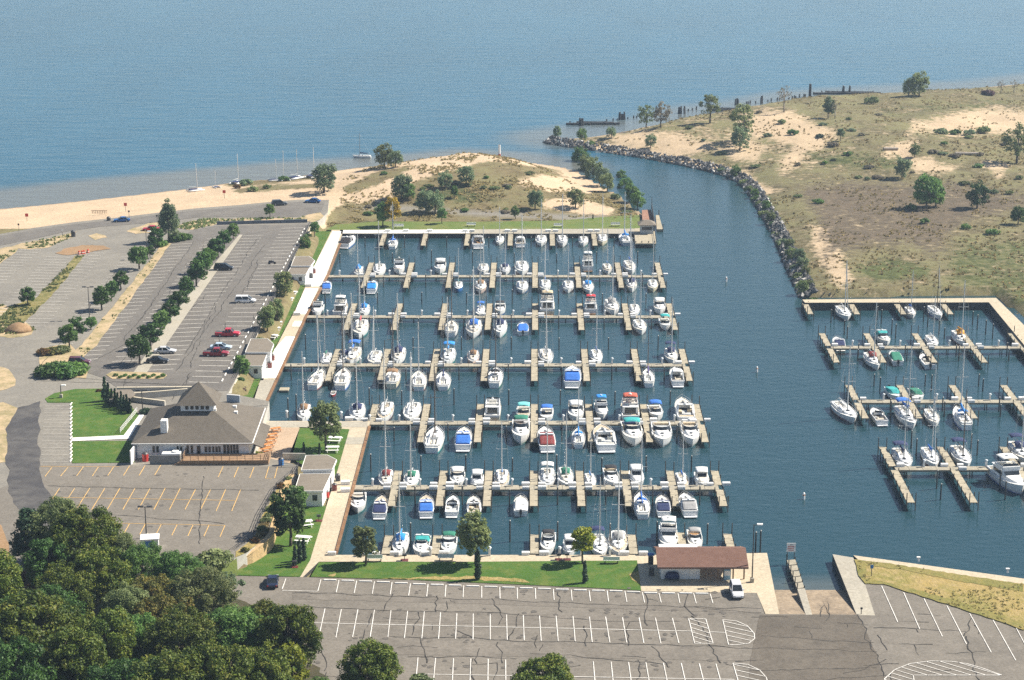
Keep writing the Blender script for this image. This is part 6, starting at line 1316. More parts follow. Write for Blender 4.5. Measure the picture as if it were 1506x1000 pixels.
# ---- old timber pilings off the eastern beach
OLD = mat('old_timber', (0.035, 0.037, 0.042), 0.85, 0.3, 1.0); ro_ = random.Random(11)
for i, (x, y, n, h, sp, lab) in enumerate(((854.7, 185, 5, 5.0, 1.0, 'dark cluster of old pilings at the outer end, beside the sunken frame'), (914, 176, 6, 5.0, 1.4, 'dark cluster of old pilings, second from the harbour mouth'), (1002, 167, 6, 5.0, 1.5, 'dark cluster of old pilings near the round green beach tree'), (1083.5, 154, 3, 5.0, 1.2, 'small cluster of old pilings behind the sunken hull'), (1119, 152, 5, 5.0, 1.5, 'pointed cluster of old pilings off the bare trees'), (1191, 143, 6, 9.0, 1.5, 'tallest cluster of old pilings off the beach'))):
    g = G(x, y, 0); r = thing('old_piling_cluster', lab, 'pilings', (g.x, g.y, 0), 0, 'old timber pilings off the eastern beach')
    for k in range(n): a = ro_.uniform(0, 6.28); q_ = ro_.uniform(.2, 1) * sp; obj('stake', MB().tube((math.cos(a) * q_, math.sin(a) * q_ * .8, -1), (math.cos(a) * q_ * .8, math.sin(a) * q_ * .7, h * .62 * ro_.uniform(.7, 1)), .38, .3, 6), OLD, r)
sm = [(892, 178), (901.5, 177), (907.5, 176.5), (923, 174.5), (931.6, 173.5), (936, 173), (1012, 163), (1018, 162), (1024, 161), (998, 165.5), (1097.5, 152.5), (1100, 152.3), (1103, 152), (1111, 151), (1129, 149), (1134, 148.5), (1143, 147.5), (1146, 147), (1160, 145.5), (1165, 145), (1168, 144.5), (1170, 143.5), (1175.5, 142.7), (1182, 142), (1184, 141.8), (1203, 140), (1206.7, 139.5), (1214, 138.5), (1218, 138), (1220.5, 137.5), (1225, 137.3)]
sm.sort()
for i, (x, y) in enumerate(sm):
    g = G(x, y, 0); r = thing('old_piling', f'dark stub of an old piling off the eastern beach, {nth(i + 1)} counted from the harbour mouth', 'piling', (g.x, g.y, 0), 0, 'old piling stubs'); obj('stake', MB().tube((0, 0, -1), (.1, 0, ro_.uniform(.5, 1.3)), .32, .26, 6), OLD, r)
for (x, y, n, L, lab) in ((872, 183.5, 12, 26, 'low dark sunken timber frame beside the outermost piling cluster'), (1074, 163, 10, 24, 'dark low sunken hull off the beach behind the bushy slope'), (1246, 138.5, 26, 36, 'long ruined timber crib with uprights in the lake')):
    g = G(x, y, 0); r = thing('sunken_wreck', lab, 'wreck', (g.x, g.y, 0), 0, 'sunken timber remains'); sx = L * .78 / 2
    obj('beam', MB().bar((-sx, 0, .3), (sx, 1.0, .3), 1.3, .8), OLD, r); obj('beam', MB().bar((-sx * .6, 5, .25), (sx * .8, 4, .25), .8, .6), OLD, r)
    for k in range(n): xx = ro_.uniform(-1, 1) * sx; obj('stake', MB().tube((xx, ro_.uniform(-1, 4), -1), (xx, ro_.uniform(-1, 4), ro_.uniform(.4, 1.0) + (2.6 if n > 20 and abs(xx) < 3 else 0)), .35, .25, 6), OLD, r)
# ---- small catamarans drawn up on the beach
bc = thing('beach_catamaran', 'x', 'catamaran')
for s in (-1, 1): obj('hull', MB().loft([[(x, s * 1.1 + w_ * math.cos(a * 1.0472), .35 + .28 * k * math.sin(a * 1.0472)) for a in range(6)] for x, w_, k in ((-2.4, .14, .8), (-1, .2, 1), (1.2, .18, 1), (2.5, .03, .6))]), WHITE, bc, True)
obj('trampoline', MB().box(-1.6, .6, -1.0, 1.0, .62, .66), CANV['navy'], bc); obj('crossbar', MB().tube((.7, -1.2, .66), (.7, 1.2, .66), .06, .06, 5), ALU, bc); m_ = obj('mast', MB().tube((.7, 0, .66), (.5, 0, 8.0), .09, .07, 6), ALU, bc); obj('boom', MB().tube((.6, 0, 1.3), (-1.8, 0, 1.4), .05, .05, 5), ALU, bc); learn(bc)
for (x, y, a, lab, s) in ((287, 281, .5, 'beached catamaran with green trampoline nearest the tall roadside tree', 1.1), (318, 276, 2.2, 'beached catamaran lying low beside the reed patch', .7), (349, 270, 1.2, 'beached catamaran with tall pale mast behind the reed patch', 1.2), (404, 266, .3, 'dark decked beached catamaran beside the shore bushes', .9), (418, 265, 1.9, 'beached catamaran with raked mast among the shore bushes', 1.2), (435, 263, .8, 'beached catamaran with slim mast just before the big beach tree', 1.2), (460, 261, 1.1, 'beached catamaran with pale mast behind the big beach tree', 1.25)):
    g = GT(x, y); use(bc, lab, (g.x, g.y, g.z), a, s, 'catamarans drawn up on the beach')
# ================================================================== VEHICLES (local +X is the front)
TYRE = mat('tyre_rubber', (0.02, 0.02, 0.02), 0.8, 0.2); RIM = mat('wheel_rim', (0.5, 0.5, 0.5), 0.35, 0.1, metal=0.6); CGL = mat('car_glass', (0.02, 0.025, 0.03), 0.06, 0.2); LITE = mat('headlight_glass', (0.7, 0.7, 0.7), 0.15); TAIL = mat('tail_light', (0.35, 0.015, 0.012), 0.3)
def paint(k, c): return mat('car_paint_' + k, c, 0.22, 0.05, 0.5)
PAINTS = dict(silver=paint('silver', (0.55, 0.56, 0.58)), white=paint('white', (0.78, 0.78, 0.78)), black=paint('black', (0.018, 0.018, 0.02)), blue=paint('blue', (0.015, 0.11, 0.33)), red=paint('red', (0.48, 0.02, 0.04)), darkred=paint('darkred', (0.27, 0.02, 0.03)), navy=paint('navy', (0.02, 0.028, 0.06)), lightblue=paint('lightblue', (0.42, 0.53, 0.63)), maroon=paint('maroon', (0.10, 0.03, 0.045)), charcoal=paint('charcoal', (0.05, 0.055, 0.06)))
def car(kind, label, px, py, z, ang, color, cat='car'):
    p = PAINTS[color]; g = G(px, py, z); r = thing('parked_' + {'sedan': 'car', 'suv': 'car', 'van': 'minivan', 'pickup': 'pickup_truck'}[kind], label, cat, g, ang, 'parked vehicles')
    L, W_ = {'sedan': (4.8, 1.82), 'suv': (4.75, 1.88), 'van': (5.0, 1.95), 'pickup': (5.6, 1.98)}[kind]; h = L / 2
    bh = {'sedan': .88, 'suv': 1.02, 'van': 1.0, 'pickup': 1.05}[kind]
    st = [(-h, .72, .5, bh * .82), (-h + .12, .9, .3, bh * .97), (-h * .55, 1, .27, bh), (0, 1, .25, bh), (h * .5, .99, .27, bh * .97), (h - .3, .93, .28, bh * .82), (h, .70, .42, bh * .62)]
    rings = []
    for x, w_, z0, z1 in st: a = W_ / 2 * w_; rings.append([(x, -a * .9, z0), (x, -a, (z0 + z1) * .5), (x, -a * .95, z1 - .06), (x, -a * .8, z1), (x, a * .8, z1), (x, a * .95, z1 - .06), (x, a, (z0 + z1) * .5), (x, a * .9, z0)])
    obj('body', MB().loft(rings), p, r, False)
    top = {'sedan': [(-1.75, bh), (-1.0, 1.40), (.15, 1.42), (1.05, bh)], 'suv': [(-2.2, bh), (-1.95, 1.68), (.2, 1.70), (1.15, bh)], 'van': [(-2.35, bh), (-2.1, 1.72), (.55, 1.72), (1.55, bh)], 'pickup': [(-.55, bh), (-.4, 1.74), (.7, 1.74), (1.35, bh)]}[kind]
    def cabr(sc1, dz): return [[(x, -W_ / 2 * (.9 if zz <= bh + .01 else .72) * sc1, zz + dz), (x, W_ / 2 * (.9 if zz <= bh + .01 else .72) * sc1, zz + dz)] for x, zz in top]
    q = cabr(1, 0); c = MB(); c.add([v for s_ in q for v in s_], [(0, 2, 3, 1), (2, 4, 5, 3), (4, 6, 7, 5), (0, 6, 4, 2), (1, 3, 5, 7)])
    gl = obj('cabin_glass', c, CGL, r)
    ro = MB(); rw = W_ / 2 * .74; ro.bev(top[1][0] - .08, top[2][0] + .08, -rw, rw, top[1][1] - .07, top[1][1] + .05, .05)
    for s in (-1, 1):
        for a, b in ((0, 1), (3, 2)): ro.bar((top[a][0], s * W_ / 2 * .89, top[a][1]), (top[b][0], s * W_ / 2 * .73, top[b][1]), .09, .07)
        ro.bar(((top[0][0] + top[3][0]) / 2 - .1, s * W_ / 2 * .9, bh), ((top[1][0] + top[2][0]) / 2 - .1, s * W_ / 2 * .735, top[1][1]), .08, .07)
    obj('roof', ro, p, r)
    if kind == 'pickup': obj('truck_bed', MB().box(-h + .2, -.75, -.72, .72, bh - .05, bh + .012), mat('bed_liner', (0.06, 0.06, 0.065), 0.8), r)
    for sx in (-.58, .60):
        for s in (-1, 1):
            wh = obj('wheel', MB().tube((h * sx, s * W_ * .40, .34), (h * sx, s * (W_ * .5 + .02), .34), .34, .34, 12), TYRE, r); obj('rim', MB().tube((h * sx, s * (W_ * .5 + .02), .34), (h * sx, s * (W_ * .5 + .035), .34), .2, .18, 10), RIM, wh)
    for s in (-1, 1):
        obj('headlight', MB().bev(h - .22, h - .02, s * .62 - .2, s * .62 + .2, bh * .58, bh * .72, .02), LITE, r); obj('tail_light', MB().bev(-h - .02, -h + .06, s * .68 - .12, s * .68 + .12, bh * .6, bh * .85, .02), TAIL, r); obj('mirror', MB().bev(.72, .9, s * (W_ / 2 + .04) - .1, s * (W_ / 2 + .04) + .1, bh, bh + .16, .03), p, r)
    return r
car('suv', 'silver estate car parked in front of the shelter', 1083, 874, ZL, -1.55, 'silver'); car('sedan', 'dark navy car alone in the south car park beside the lawn corner', 401, 859, ZL, 1.65, 'navy')
car('sedan', 'bright blue car on the beach road', 179, 326, ZU, 3.3, 'blue'); car('sedan', 'red car half hidden by the tall roadside tree', 222, 339, ZU, 3.2, 'red')
car('suv', 'charcoal car parked by the beach dunes, farther from the big beach tree', 411, 302, ZU, .25, 'charcoal'); car('sedan', 'dark blue car parked by the beach dunes below the big beach tree', 460, 298, ZU, 3.0, 'blue')
car('van', 'black minivan parked beside the pale tree strip', 329, 397, ZU, .05, 'black'); car('van', 'white minivan near the long dark railing', 361, 445, ZU, .0, 'white')
car('pickup', 'bright red pickup truck, the farther of two near the railing', 335, 494, ZU, .0, 'red'); car('pickup', 'dark red pickup truck parked next to a pale blue car', 318, 523, ZU, .0, 'darkred')
car('sedan', 'pale blue car squeezed beside the dark red pickup', 325, 513.5, ZU, .0, 'lightblue'); car('sedan', 'silver car nose-in to the pale tree strip', 243, 519, ZU, .0, 'silver'); car('sedan', 'black car parked beside the silver car near the planter island', 232, 533.5, ZU, .05, 'black'); car('suv', 'maroon car behind the clipped round hedge', 117, 536, ZU, .05, 'maroon')
g = G(400, 388.5, ZU); r = thing('parked_motorcycle', 'dark motorcycle with pale windshield near the railing', 'motorcycle', g, .2, 'parked vehicles')
for x in (-.7, .7): w_ = obj('wheel', MB().tube((x, -.07, .32), (x, .07, .32), .32, .32, 12), TYRE, r)
obj('frame', MB().bev(-.9, .5, -.16, .16, .4, .85, .08), PAINTS['navy'], r); obj('saddle', MB().bev(-.8, 0, -.17, .17, .82, .98, .05), TYRE, r); obj('windshield', MB().bar((.5, 0, .9), (.3, 0, 1.5), .6, .05), LITE, r); obj('handlebar', MB().tube((.35, -.4, 1.05), (.35, .4, 1.05), .03, .03, 5), RIM, r)

g = G(287, 817, 3.0); r = thing('upturned_canoe', 'yellow upturned canoe behind the rounded bush at the car park corner', 'canoe', g, .1); rings = []
for x, k in ((-2.3, .08), (-1.6, .6), (0, 1), (1.6, .6), (2.3, .08)): rings.append([(x, .42 * k * math.cos(a * .5236), .05 + .42 * (k * .6 + .4) * math.sin(a * .5236)) for a in range(7)])
obj('hull', MB().loft(rings), mat('canoe_yellow', (0.62, 0.45, 0.10), .4, .1), r, True); obj('keel_strip', MB().tube((-2.0, 0, .42), (2.0, 0, .46), .04), METALD, r)
# ================================================================== TREES, BUSHES, ROCKS, GRASS
def leaf_mat(name, c, c2, trans=.38, acc=None):
    m = bpy.data.materials.new(name); m.use_nodes = True; n = m.node_tree; L = n.links.new; b = n.nodes['Principled BSDF']
    b.inputs['Roughness'].default_value = .55; b.inputs['Specular IOR Level'].default_value = .25
    a = n.nodes.new('ShaderNodeAttribute'); a.attribute_name = 'tint'; oi = n.nodes.new('ShaderNodeObjectInfo')
    r = n.nodes.new('ShaderNodeValToRGB'); e_ = r.color_ramp.elements; e_[0].position = .1; e_[0].color = (*c, 1); e_[1].position = .85; e_[1].color = (*c2, 1)
    if acc: x = e_.new(.97); x.color = (*acc, 1)
    L(a.outputs['Fac'], r.inputs[0]); hs = n.nodes.new('ShaderNodeHueSaturation')
    mh = n.nodes.new('ShaderNodeMapRange'); mh.inputs[3].default_value = .488; mh.inputs[4].default_value = .514; L(oi.outputs['Random'], mh.inputs[0]); L(mh.outputs[0], hs.inputs['Hue'])
    mv = n.nodes.new('ShaderNodeMath'); mv.operation = 'MULTIPLY_ADD'; mv.inputs[1].default_value = 7.31; mv.inputs[2].default_value = 0; L(oi.outputs['Random'], mv.inputs[0]); fr = n.nodes.new('ShaderNodeMath'); fr.operation = 'FRACT'; L(mv.outputs[0], fr.inputs[0])
    mr = n.nodes.new('ShaderNodeMapRange'); mr.inputs[3].default_value = .75; mr.inputs[4].default_value = 1.25; L(fr.outputs[0], mr.inputs[0]); L(mr.outputs[0], hs.inputs['Value'])
    L(r.outputs[0], hs.inputs['Color']); L(hs.outputs[0], b.inputs['Base Color'])
    tr = n.nodes.new('ShaderNodeBsdfTranslucent'); L(hs.outputs[0], tr.inputs[0]); mx = n.nodes.new('ShaderNodeMixShader'); mx.inputs[0].default_value = trans
    L(b.outputs[0], mx.inputs[1]); L(tr.outputs[0], mx.inputs[2]); L(mx.outputs[0], n.nodes['Material Output'].inputs[0]); return m
LM = dict(dark=leaf_mat('leaves_dark', (0.018, 0.050, 0.012), (0.07, 0.142, 0.028), .24), mid=leaf_mat('leaves_mid', (0.049, 0.117, 0.030), (0.160, 0.273, 0.066)), forest=leaf_mat('leaves_forest', (0.015, 0.044, 0.008), (0.150, 0.190, 0.026), .26, (0.20, 0.20, 0.035)),
          olive=leaf_mat('leaves_olive', (0.088, 0.131, 0.046), (0.264, 0.307, 0.124)), sage=leaf_mat('leaves_sage', (0.100, 0.163, 0.092), (0.255, 0.328, 0.173)), yellow=leaf_mat('leaves_yellow', (0.22, 0.17, 0.02), (0.60, 0.38, 0.04)), lime=leaf_mat('leaves_lime', (0.072, 0.120, 0.014), (0.312, 0.324, 0.036)),
          rust=leaf_mat('leaves_rust', (0.10, 0.06, 0.022), (0.22, 0.11, 0.035)), autumn=leaf_mat('leaves_autumn', (0.058, 0.078, 0.021), (0.195, 0.176, 0.039), .22, (0.21, 0.135, 0.03)), purple=leaf_mat('leaves_purple', (0.035, 0.016, 0.022), (0.10, 0.04, 0.05)), pine=leaf_mat('leaves_pine', (0.014, 0.039, 0.020), (0.042, 0.084, 0.039), .12), twig=leaf_mat('leaves_twig', (0.140, 0.119, 0.084), (0.280, 0.252, 0.182)),
          grass=leaf_mat('dune_grass_blades', (0.17, 0.15, 0.065), (0.38, 0.31, 0.15), .6))
BARK = mat('tree_bark', (0.085, 0.068, 0.05), .9, .3, 3.0, bump=.3); BARKP = mat('pale_bark', (0.27, 0.24, 0.20), .9, .25, 3.0)
def leaves(rs, cent, rad, per, size, up=.35, squash=.8, tint=None):
    """Leaf cards spread over and through clumps; every card has its own direction and tint."""
    k = len(cent); n = k * per; c = np.repeat(cent, per, 0); r = np.repeat(rad, per)
    d = rs.normal(size=(n, 3)); d /= np.linalg.norm(d, axis=1)[:, None]
    p = c + d * (r * rs.uniform(.45, 1.05, n) ** .6)[:, None] * np.array([1, 1, squash])
    nr = d * .8 + rs.normal(size=(n, 3)) * .55 + np.array([0, 0, up]); nr /= np.linalg.norm(nr, axis=1)[:, None]
    u = np.cross(nr, rs.normal(size=(n, 3))); u /= np.linalg.norm(u, axis=1)[:, None]; v = np.cross(nr, u)
    s = size * rs.uniform(.6, 1.35, n)[:, None]; u = u * s; v = v * s * .62
    vs = np.stack([p - u, p - v * .9 + u * .1, p + u, p + v], 1).reshape(-1, 3)
    t = np.clip(np.repeat(rs.uniform(0, 1, k) if tint is None else tint, per) * .55 + rs.uniform(0, .6, n), 0, 1)
    return vs, t
def leaf_obj_mesh(name, vs, t, m):
    n = len(t); me = bpy.data.meshes.new(name); me.vertices.add(4 * n); me.vertices.foreach_set('co', vs.astype(np.float32).ravel())
    me.loops.add(4 * n); me.loops.foreach_set('vertex_index', np.arange(4 * n, dtype=np.int32)); me.polygons.add(n); me.polygons.foreach_set('loop_start', np.arange(0, 4 * n, 4, dtype=np.int32))
    me.update(calc_edges=True); a = me.attributes.new('tint', 'FLOAT', 'FACE'); a.data.foreach_set('value', t.astype(np.float32)); me.materials.append(m); me.validate(); return me
def make_tree(kind, seed):
    rs = np.random.RandomState(seed); q = random.Random(seed); tk = MB(); m = 'mid'; bark = BARK
    if kind == 'round':     # young car park tree, 5 m
        H, cz, rx, rz, n, per, sz, cr = .9, 2.7, 1.75, 1.95, 40, 60, .2, (.4, .75); m = 'dark'
    elif kind == 'big':     # forest oak, 12 m
        H, cz, rx, rz, n, per, sz, cr = 4.0, 7.2, 5.0, 4.6, 170, 165, .17, (.6, 1.3); m = 'forest'
    elif kind == 'poplar':  # tall dense roadside tree, 12 m
        H, cz, rx, rz, n, per, sz, cr = 2.0, 6.2, 2.9, 5.6, 80, 80, .26, (.7, 1.2); m = 'sage'
    elif kind == 'willow':  # beach cottonwood, 7 m
        H, cz, rx, rz, n, per, sz, cr = .7, 2.9, 2.3, 3.0, 56, 56, .19, (.4, .85); m = 'sage'
    elif kind == 'airy':    # thin crown with the sky between its limbs, 7 m
        H, cz, rx, rz, n, per, sz, cr = 1.2, 4.0, 2.5, 2.9, 46, 36, .2, (.35, .75); m = 'olive'
    elif kind == 'lawn':    # oval lawn tree, 6.5 m
        H, cz, rx, rz, n, per, sz, cr = 1.3, 3.8, 1.85, 2.7, 56, 60, .2, (.4, .75); m = 'mid'
    elif kind == 'pine':
        H, cz, rx, rz, n, per, sz, cr = 3.0, 6.3, 3.6, 4.6, 60, 90, .24, (.6, 1.1); m = 'pine'
    elif kind == 'bare':
        H, cz, rx, rz, n, per, sz, cr = 2.4, 4.6, 2.0, 2.2, 20, 16, .16, (.4, .7); m = 'twig'; bark = BARKP
    cen = []; rad = []
    lob = [(q.uniform(0, 6.28), q.uniform(.75, 1.18)) for _ in range(5)]
    while len(cen) < n:
        d = rs.normal(size=3); d /= np.linalg.norm(d)
        if d[2] < -.75: continue
        az = math.atan2(d[1], d[0]); lf = 1.0
        for a, s in lob: lf *= 1 + (s - 1) * max(0, math.cos(az - a)) ** 2
        ff = rs.uniform(.25, 1.0) ** .45
        w_ = 1.0
        if kind in ('poplar', 'pine'): w_ = 1.0 - .55 * max(0, d[2]) if kind == 'poplar' else (1.05 - .62 * (d[2] * .5 + .5))
        cen.append([d[0] * rx * ff * lf * w_, d[1] * rx * ff * lf * w_, cz + d[2] * rz * ff * (lf * .3 + .7)]); rad.append(rs.uniform(*cr))
    cen = np.array(cen); rad = np.array(rad)
    vs, t = leaves(rs, cen, rad, per, sz, squash=.75)
    tr0 = rx * .055 + .05; pts = [Vector((0, 0, -.4)), Vector((q.uniform(-.1, .1), q.uniform(-.1, .1), H)), Vector((q.uniform(-.3, .3), q.uniform(-.3, .3), cz + rz * .35))]
    tk.tube(pts[0], pts[1], tr0 * 1.25, tr0, 8).tube(pts[1], pts[2], tr0, tr0 * .3, 7)
    for i in rs.choice(n, min(n, 9 if kind != 'big' else 14), replace=False):
        c = Vector(cen[i]); s0 = pts[1].lerp(pts[2], q.uniform(0, .6)); mid = s0.lerp(c, .55) + Vector((0, 0, .15 * rx * q.uniform(0, 1)))
        tk.tube(s0, mid, tr0 * .5, tr0 * .3, 5).tube(mid, c, tr0 * .3, tr0 * .1, 5)
    return leaf_obj_mesh(kind + '_crown', vs, t, LM[m]), tk.mesh(kind + '_trunk', [bark], True)
def make_bush(kind, seed):
    rs = np.random.RandomState(seed); q = random.Random(seed)
    if kind == 'bush': n, per, sz, hh, w_ = 15, 46, .2, 1.3, 1.15
    elif kind == 'hedge': n, per, sz, hh, w_ = 30, 60, .17, 1.2, 1.25
    elif kind == 'column': n, per, sz, hh, w_ = 34, 44, .17, 4.2, .62
    elif kind == 'cone': n, per, sz, hh, w_ = 30, 34, .15, 3.4, .75
    cen = []; rad = []
    for i in range(n):
        a = q.uniform(0, 6.28); f = q.uniform(0, 1) ** .5
        if kind in ('column', 'cone'):
            z = (i + .5) / n; ww = w_ * (1 - z) ** (.85 if kind == 'cone' else .35) * (.75 if z < .06 else 1); cen.append([math.cos(a) * ww * .45 * f, math.sin(a) * ww * .45 * f, .2 + z * (hh - .35)]); rad.append(max(.12, ww * .62))
        else: cen.append([math.cos(a) * w_ * f, math.sin(a) * w_ * f, hh * (.32 + .5 * (1 - f * .8) * q.uniform(.6, 1))]); rad.append(q.uniform(.38, .6))
    vs, t = leaves(rs, np.array(cen), np.array(rad), per, sz, squash=.85)
    st = MB()
    for k in range(4 if kind in ('bush', 'hedge') else 1): c = Vector(cen[k * 3]); st.tube((c.x * .2, c.y * .2, -.3), c, .07, .03, 5)
    return leaf_obj_mesh(kind + '_foliage', vs, t, LM['mid']), st.mesh(kind + '_stem', [BARK])
TREES = {}
for k, ns in (('round', 4), ('big', 4), ('poplar', 1), ('willow', 3), ('airy', 3), ('lawn', 3), ('pine', 1), ('bare', 2)): TREES[k] = [make_tree(k, 31 * i + len(k) * 7 + 3) for i in range(ns)]
for k, ns in (('bush', 4), ('hedge', 2), ('column', 2), ('cone', 2)): TREES[k] = [make_bush(k, 17 * i + len(k) * 5 + 1) for i in range(ns)]
CAT = dict(round='tree', big='tree', poplar='tree', willow='tree', airy='tree', lawn='tree', pine='tree', bare='tree', bush='bush', hedge='shrub', column='evergreen', cone='evergreen')
NAM = dict(round='parking_tree', big='oak_tree', poplar='poplar_tree', willow='cottonwood_tree', airy='open_tree', lawn='lawn_tree', pine='pine_tree', bare='bare_tree', bush='bush', hedge='clipped_shrub', column='columnar_evergreen', cone='conical_evergreen')
tcount = {}
def tree(kind, label, px, py, s=1.0, leaf=None, z=None, h=None, group=None, sz=None, off=0.0):
    """px, py: where its foot is seen; z a known ground height, or h the terrain it stands on."""
    g = G(px, py, z) if z is not None else GT(px, py, h or hW)
    i = tcount.get(kind, 0); tcount[kind] = i + 1; cm, tm = TREES[kind][i % len(TREES[kind])]
    r = thing(NAM[kind], label, CAT[kind], (g.x, g.y, g.z + off), rnd.uniform(0, 6.28), group); r.scale = (s, s, sz or s * rnd.uniform(.92, 1.08))
    bushy = kind in ('bush', 'hedge', 'column', 'cone')
    c = obj('foliage' if bushy else 'crown', cm, None, r) if False else bpy.data.objects.new('foliage' if bushy else 'crown', cm); COL.objects.link(c) if c.name not in COL.objects else None; c.parent = r
    t = bpy.data.objects.new('stem' if bushy else 'trunk', tm); COL.objects.link(t); t.parent = r
    if leaf: c.material_slots[0].link = 'OBJECT'; c.material_slots[0].material = LM[leaf]
    return r
# car park rows
for i, (x, y, s, lf) in enumerate(((229, 366, 1.15, 'dark'), (221, 380, .7, 'dark'), (205, 396, 1.35, 'mid'), (178, 426, 1.05, 'dark'), (164, 443, 1.0, 'dark'), (150, 456, 1.2, 'dark'), (134, 485, .7, 'mid'), (113, 499, 1.1, 'dark'), (102, 512, 1.1, 'mid'))):
    tree('round', f'leafy green tree in the dirt strip between car parks, {nth(i + 1)} counted from the beach end', x, y, s, lf, ZU, group='trees along the dirt strip')
for i, (x, y, s, lf) in enumerate(((343, 352, .95, 'mid'), (333, 357, .55, 'dark'), (330, 364, 1.05, 'dark'), (321, 379, 1.15, 'dark'), (314, 377, .9, 'dark'), (308, 391, 1.0, 'mid'), (300, 402, 1.15, 'mid'), (289, 421, 1.35, 'dark'), (275, 440, 1.1, 'dark'), (264, 455, 1.1, 'dark'), (251, 474, 1.15, 'dark'), (236, 491, 1.25, 'mid'), (222, 513, 1.3, 'dark'), (205, 536, 1.35, 'dark'))):
    tree('round', f'leafy green tree in the pale concrete strip, {nth(i + 1)} counted from the beach end', x, y, s, lf, ZU, group='trees along the pale strip')
tree('round', 'lone small tree in the weedy verge of the pale car park', 41, 449, .95, 'dark', ZU)
tree('poplar', 'tall dense tree at the head of the dirt strip beside the beach road', 248, 356, 1.0, 'sage', ZU)
for (x, y, s, lab) in ((262, 354, 1.7, 'wide green bush at the foot of the tall roadside tree'), (270, 352, 1.5, 'rounded bush on the car park side of the tall roadside tree'), (234, 362, 1.4, 'bush left of the tall roadside tree foot')): tree('hedge', lab, x, y, s, 'mid', ZU)
for (x, y, s, lf, lab) in ((72, 552, 2.0, 'dark', 'clipped round shrub at the drive corner, pale trunk side'), (86, 547, 2.0, 'dark', 'clipped round shrub in the middle of the drive corner bed'), (97, 553, 2.0, 'mid', 'broad clipped shrub at the front of the drive corner bed'), (109, 549, 1.9, 'mid', 'clipped shrub beside the maroon car'), (66, 521, 1.2, 'rust', 'orange brown shrub beside the dirt strip end'), (78, 520, 1.25, 'autumn', 'brownish green hedge shrub next to the orange one'), (90, 518, 1.25, 'olive', 'olive hedge shrub nearest the dirt strip trees')): tree('hedge', lab, x, y, s, lf, ZU)
for i in range(11):
    x = 170 + i * 7.0; tree('bush', f'tiny shrub in the planter island by the drive, {nth(i + 1)} counted from the drive side', x, 553 + (i % 2) * 2.5, .42, 'mid', ZU + .1, group='tiny shrubs of the planter island')
# restaurant evergreens
for i, (x, y, s) in enumerate(((155, 590, 1.5), (160, 594, 1.25), (165, 597, 1.1), (170, 599, 1.15), (174, 601, 1.1), (179, 603, 1.1), (183, 605, 1.1), (187, 607, 1.15), (191, 608, 1.0))):
    tree('cone', f'dark conical evergreen in the curved row behind the restaurant, {nth(i + 1)} counted from the drive', x, y, s, 'pine', ZU, group='conical evergreens behind the restaurant')
tree('hedge', 'dark shrub against the rear corner of the restaurant roof', 216, 608, .9, 'pine', ZU)
tree('bush', 'small yellow green shrub at the terrace corner of the restaurant', 376, 672, .9, 'lime', ZL); tree('bush', 'orange shrub at the top of the restaurant lawn', 145, 576, .45, 'rust', ZU)
# promenade trees
for (k, x, y, s, lf, lab) in (('lawn', 418, 444, 1.15, 'olive', 'light green tree in the lawn below the uppermost comfort station'), ('lawn', 408, 478, 1.0, 'olive', 'olive tree crowded against another above the middle comfort station'), ('lawn', 394, 497, 1.2, 'olive', 'fuller yellowish green tree above the middle comfort station'), ('lawn', 354, 560, .95, 'mid', 'bright green tree on the railing side of the middle comfort station'),
     ('hedge', 349, 577, 1.25, 'purple', 'dark purple leaved shrub beside the blue grey screen wall'), ('lawn', 450, 372, .8, 'mid', 'green tree in the lawn above the uppermost comfort station'), ('lawn', 463, 350, .75, 'mid', 'green tree at the beach end of the long narrow lawn'), ('lawn', 480, 662, 1.5, 'olive', 'large leafy tree on the terrace lawn'),
     ('lawn', 427, 803, 1.5, 'dark', 'dark green tree on the bank lawn in front of the retaining wall'), ('lawn', 437, 764, 1.0, 'mid', 'green tree between the lowest comfort station and the retaining wall'), ('hedge', 436, 747, .8, 'mid', 'dark shrub below the lowest comfort station wall'), ('lawn', 538, 830, 1.1, 'olive', 'slender green tree on the quay lawn behind the blue covered sailboat'),
     ('lawn', 699, 829, 1.3, 'olive', 'full green tree on the quay lawn standing over a dark cone'), ('lawn', 857, 829, 1.05, 'lime', 'yellowing tree on the quay lawn'), ('hedge', 407, 588, .01, 'mid', '')):
    if lab: tree(k, lab, x, y, s, lf, ZL)
for (x, y, s, lab) in ((703, 852, 1.15, 'dark columnar evergreen below the full green lawn tree'), (860, 857, .95, 'dark columnar evergreen below the yellowing lawn tree'), (434, 832, .85, 'dark columnar evergreen on the bank lawn, the front one of three'), (441, 828, .9, 'dark columnar evergreen on the bank lawn, the middle one of three'), (447, 824, .9, 'dark columnar evergreen on the bank lawn, nearest the promenade'), (447, 668, .6, 'dark columnar evergreen on the terrace lawn, the smaller one'), (470, 670, .6, 'dark columnar evergreen on the terrace lawn beside the picnic tables')): tree('column', lab, x, y, s, 'pine', ZL)
tree('hedge', 'rounded light green bush at the car park corner beside the retaining wall', 316, 832, 1.9, 'olive', 2.6)
for i in range(12):
    a = G(457 - 108 * (i + .5) / 12, 338 + 232 * (i + .5) / 12, 2.7); r = tree('hedge', f'dark shrub in the planter below the long railing, {nth(i + 1)} counted from the beach end', 457 - 108 * (i + .5) / 12, 338 + 232 * (i + .5) / 12, rnd.uniform(.5, .85), rnd.choice(['pine', 'dark', 'dark', 'mid']), 2.7, group='dark shrubs in the planter')
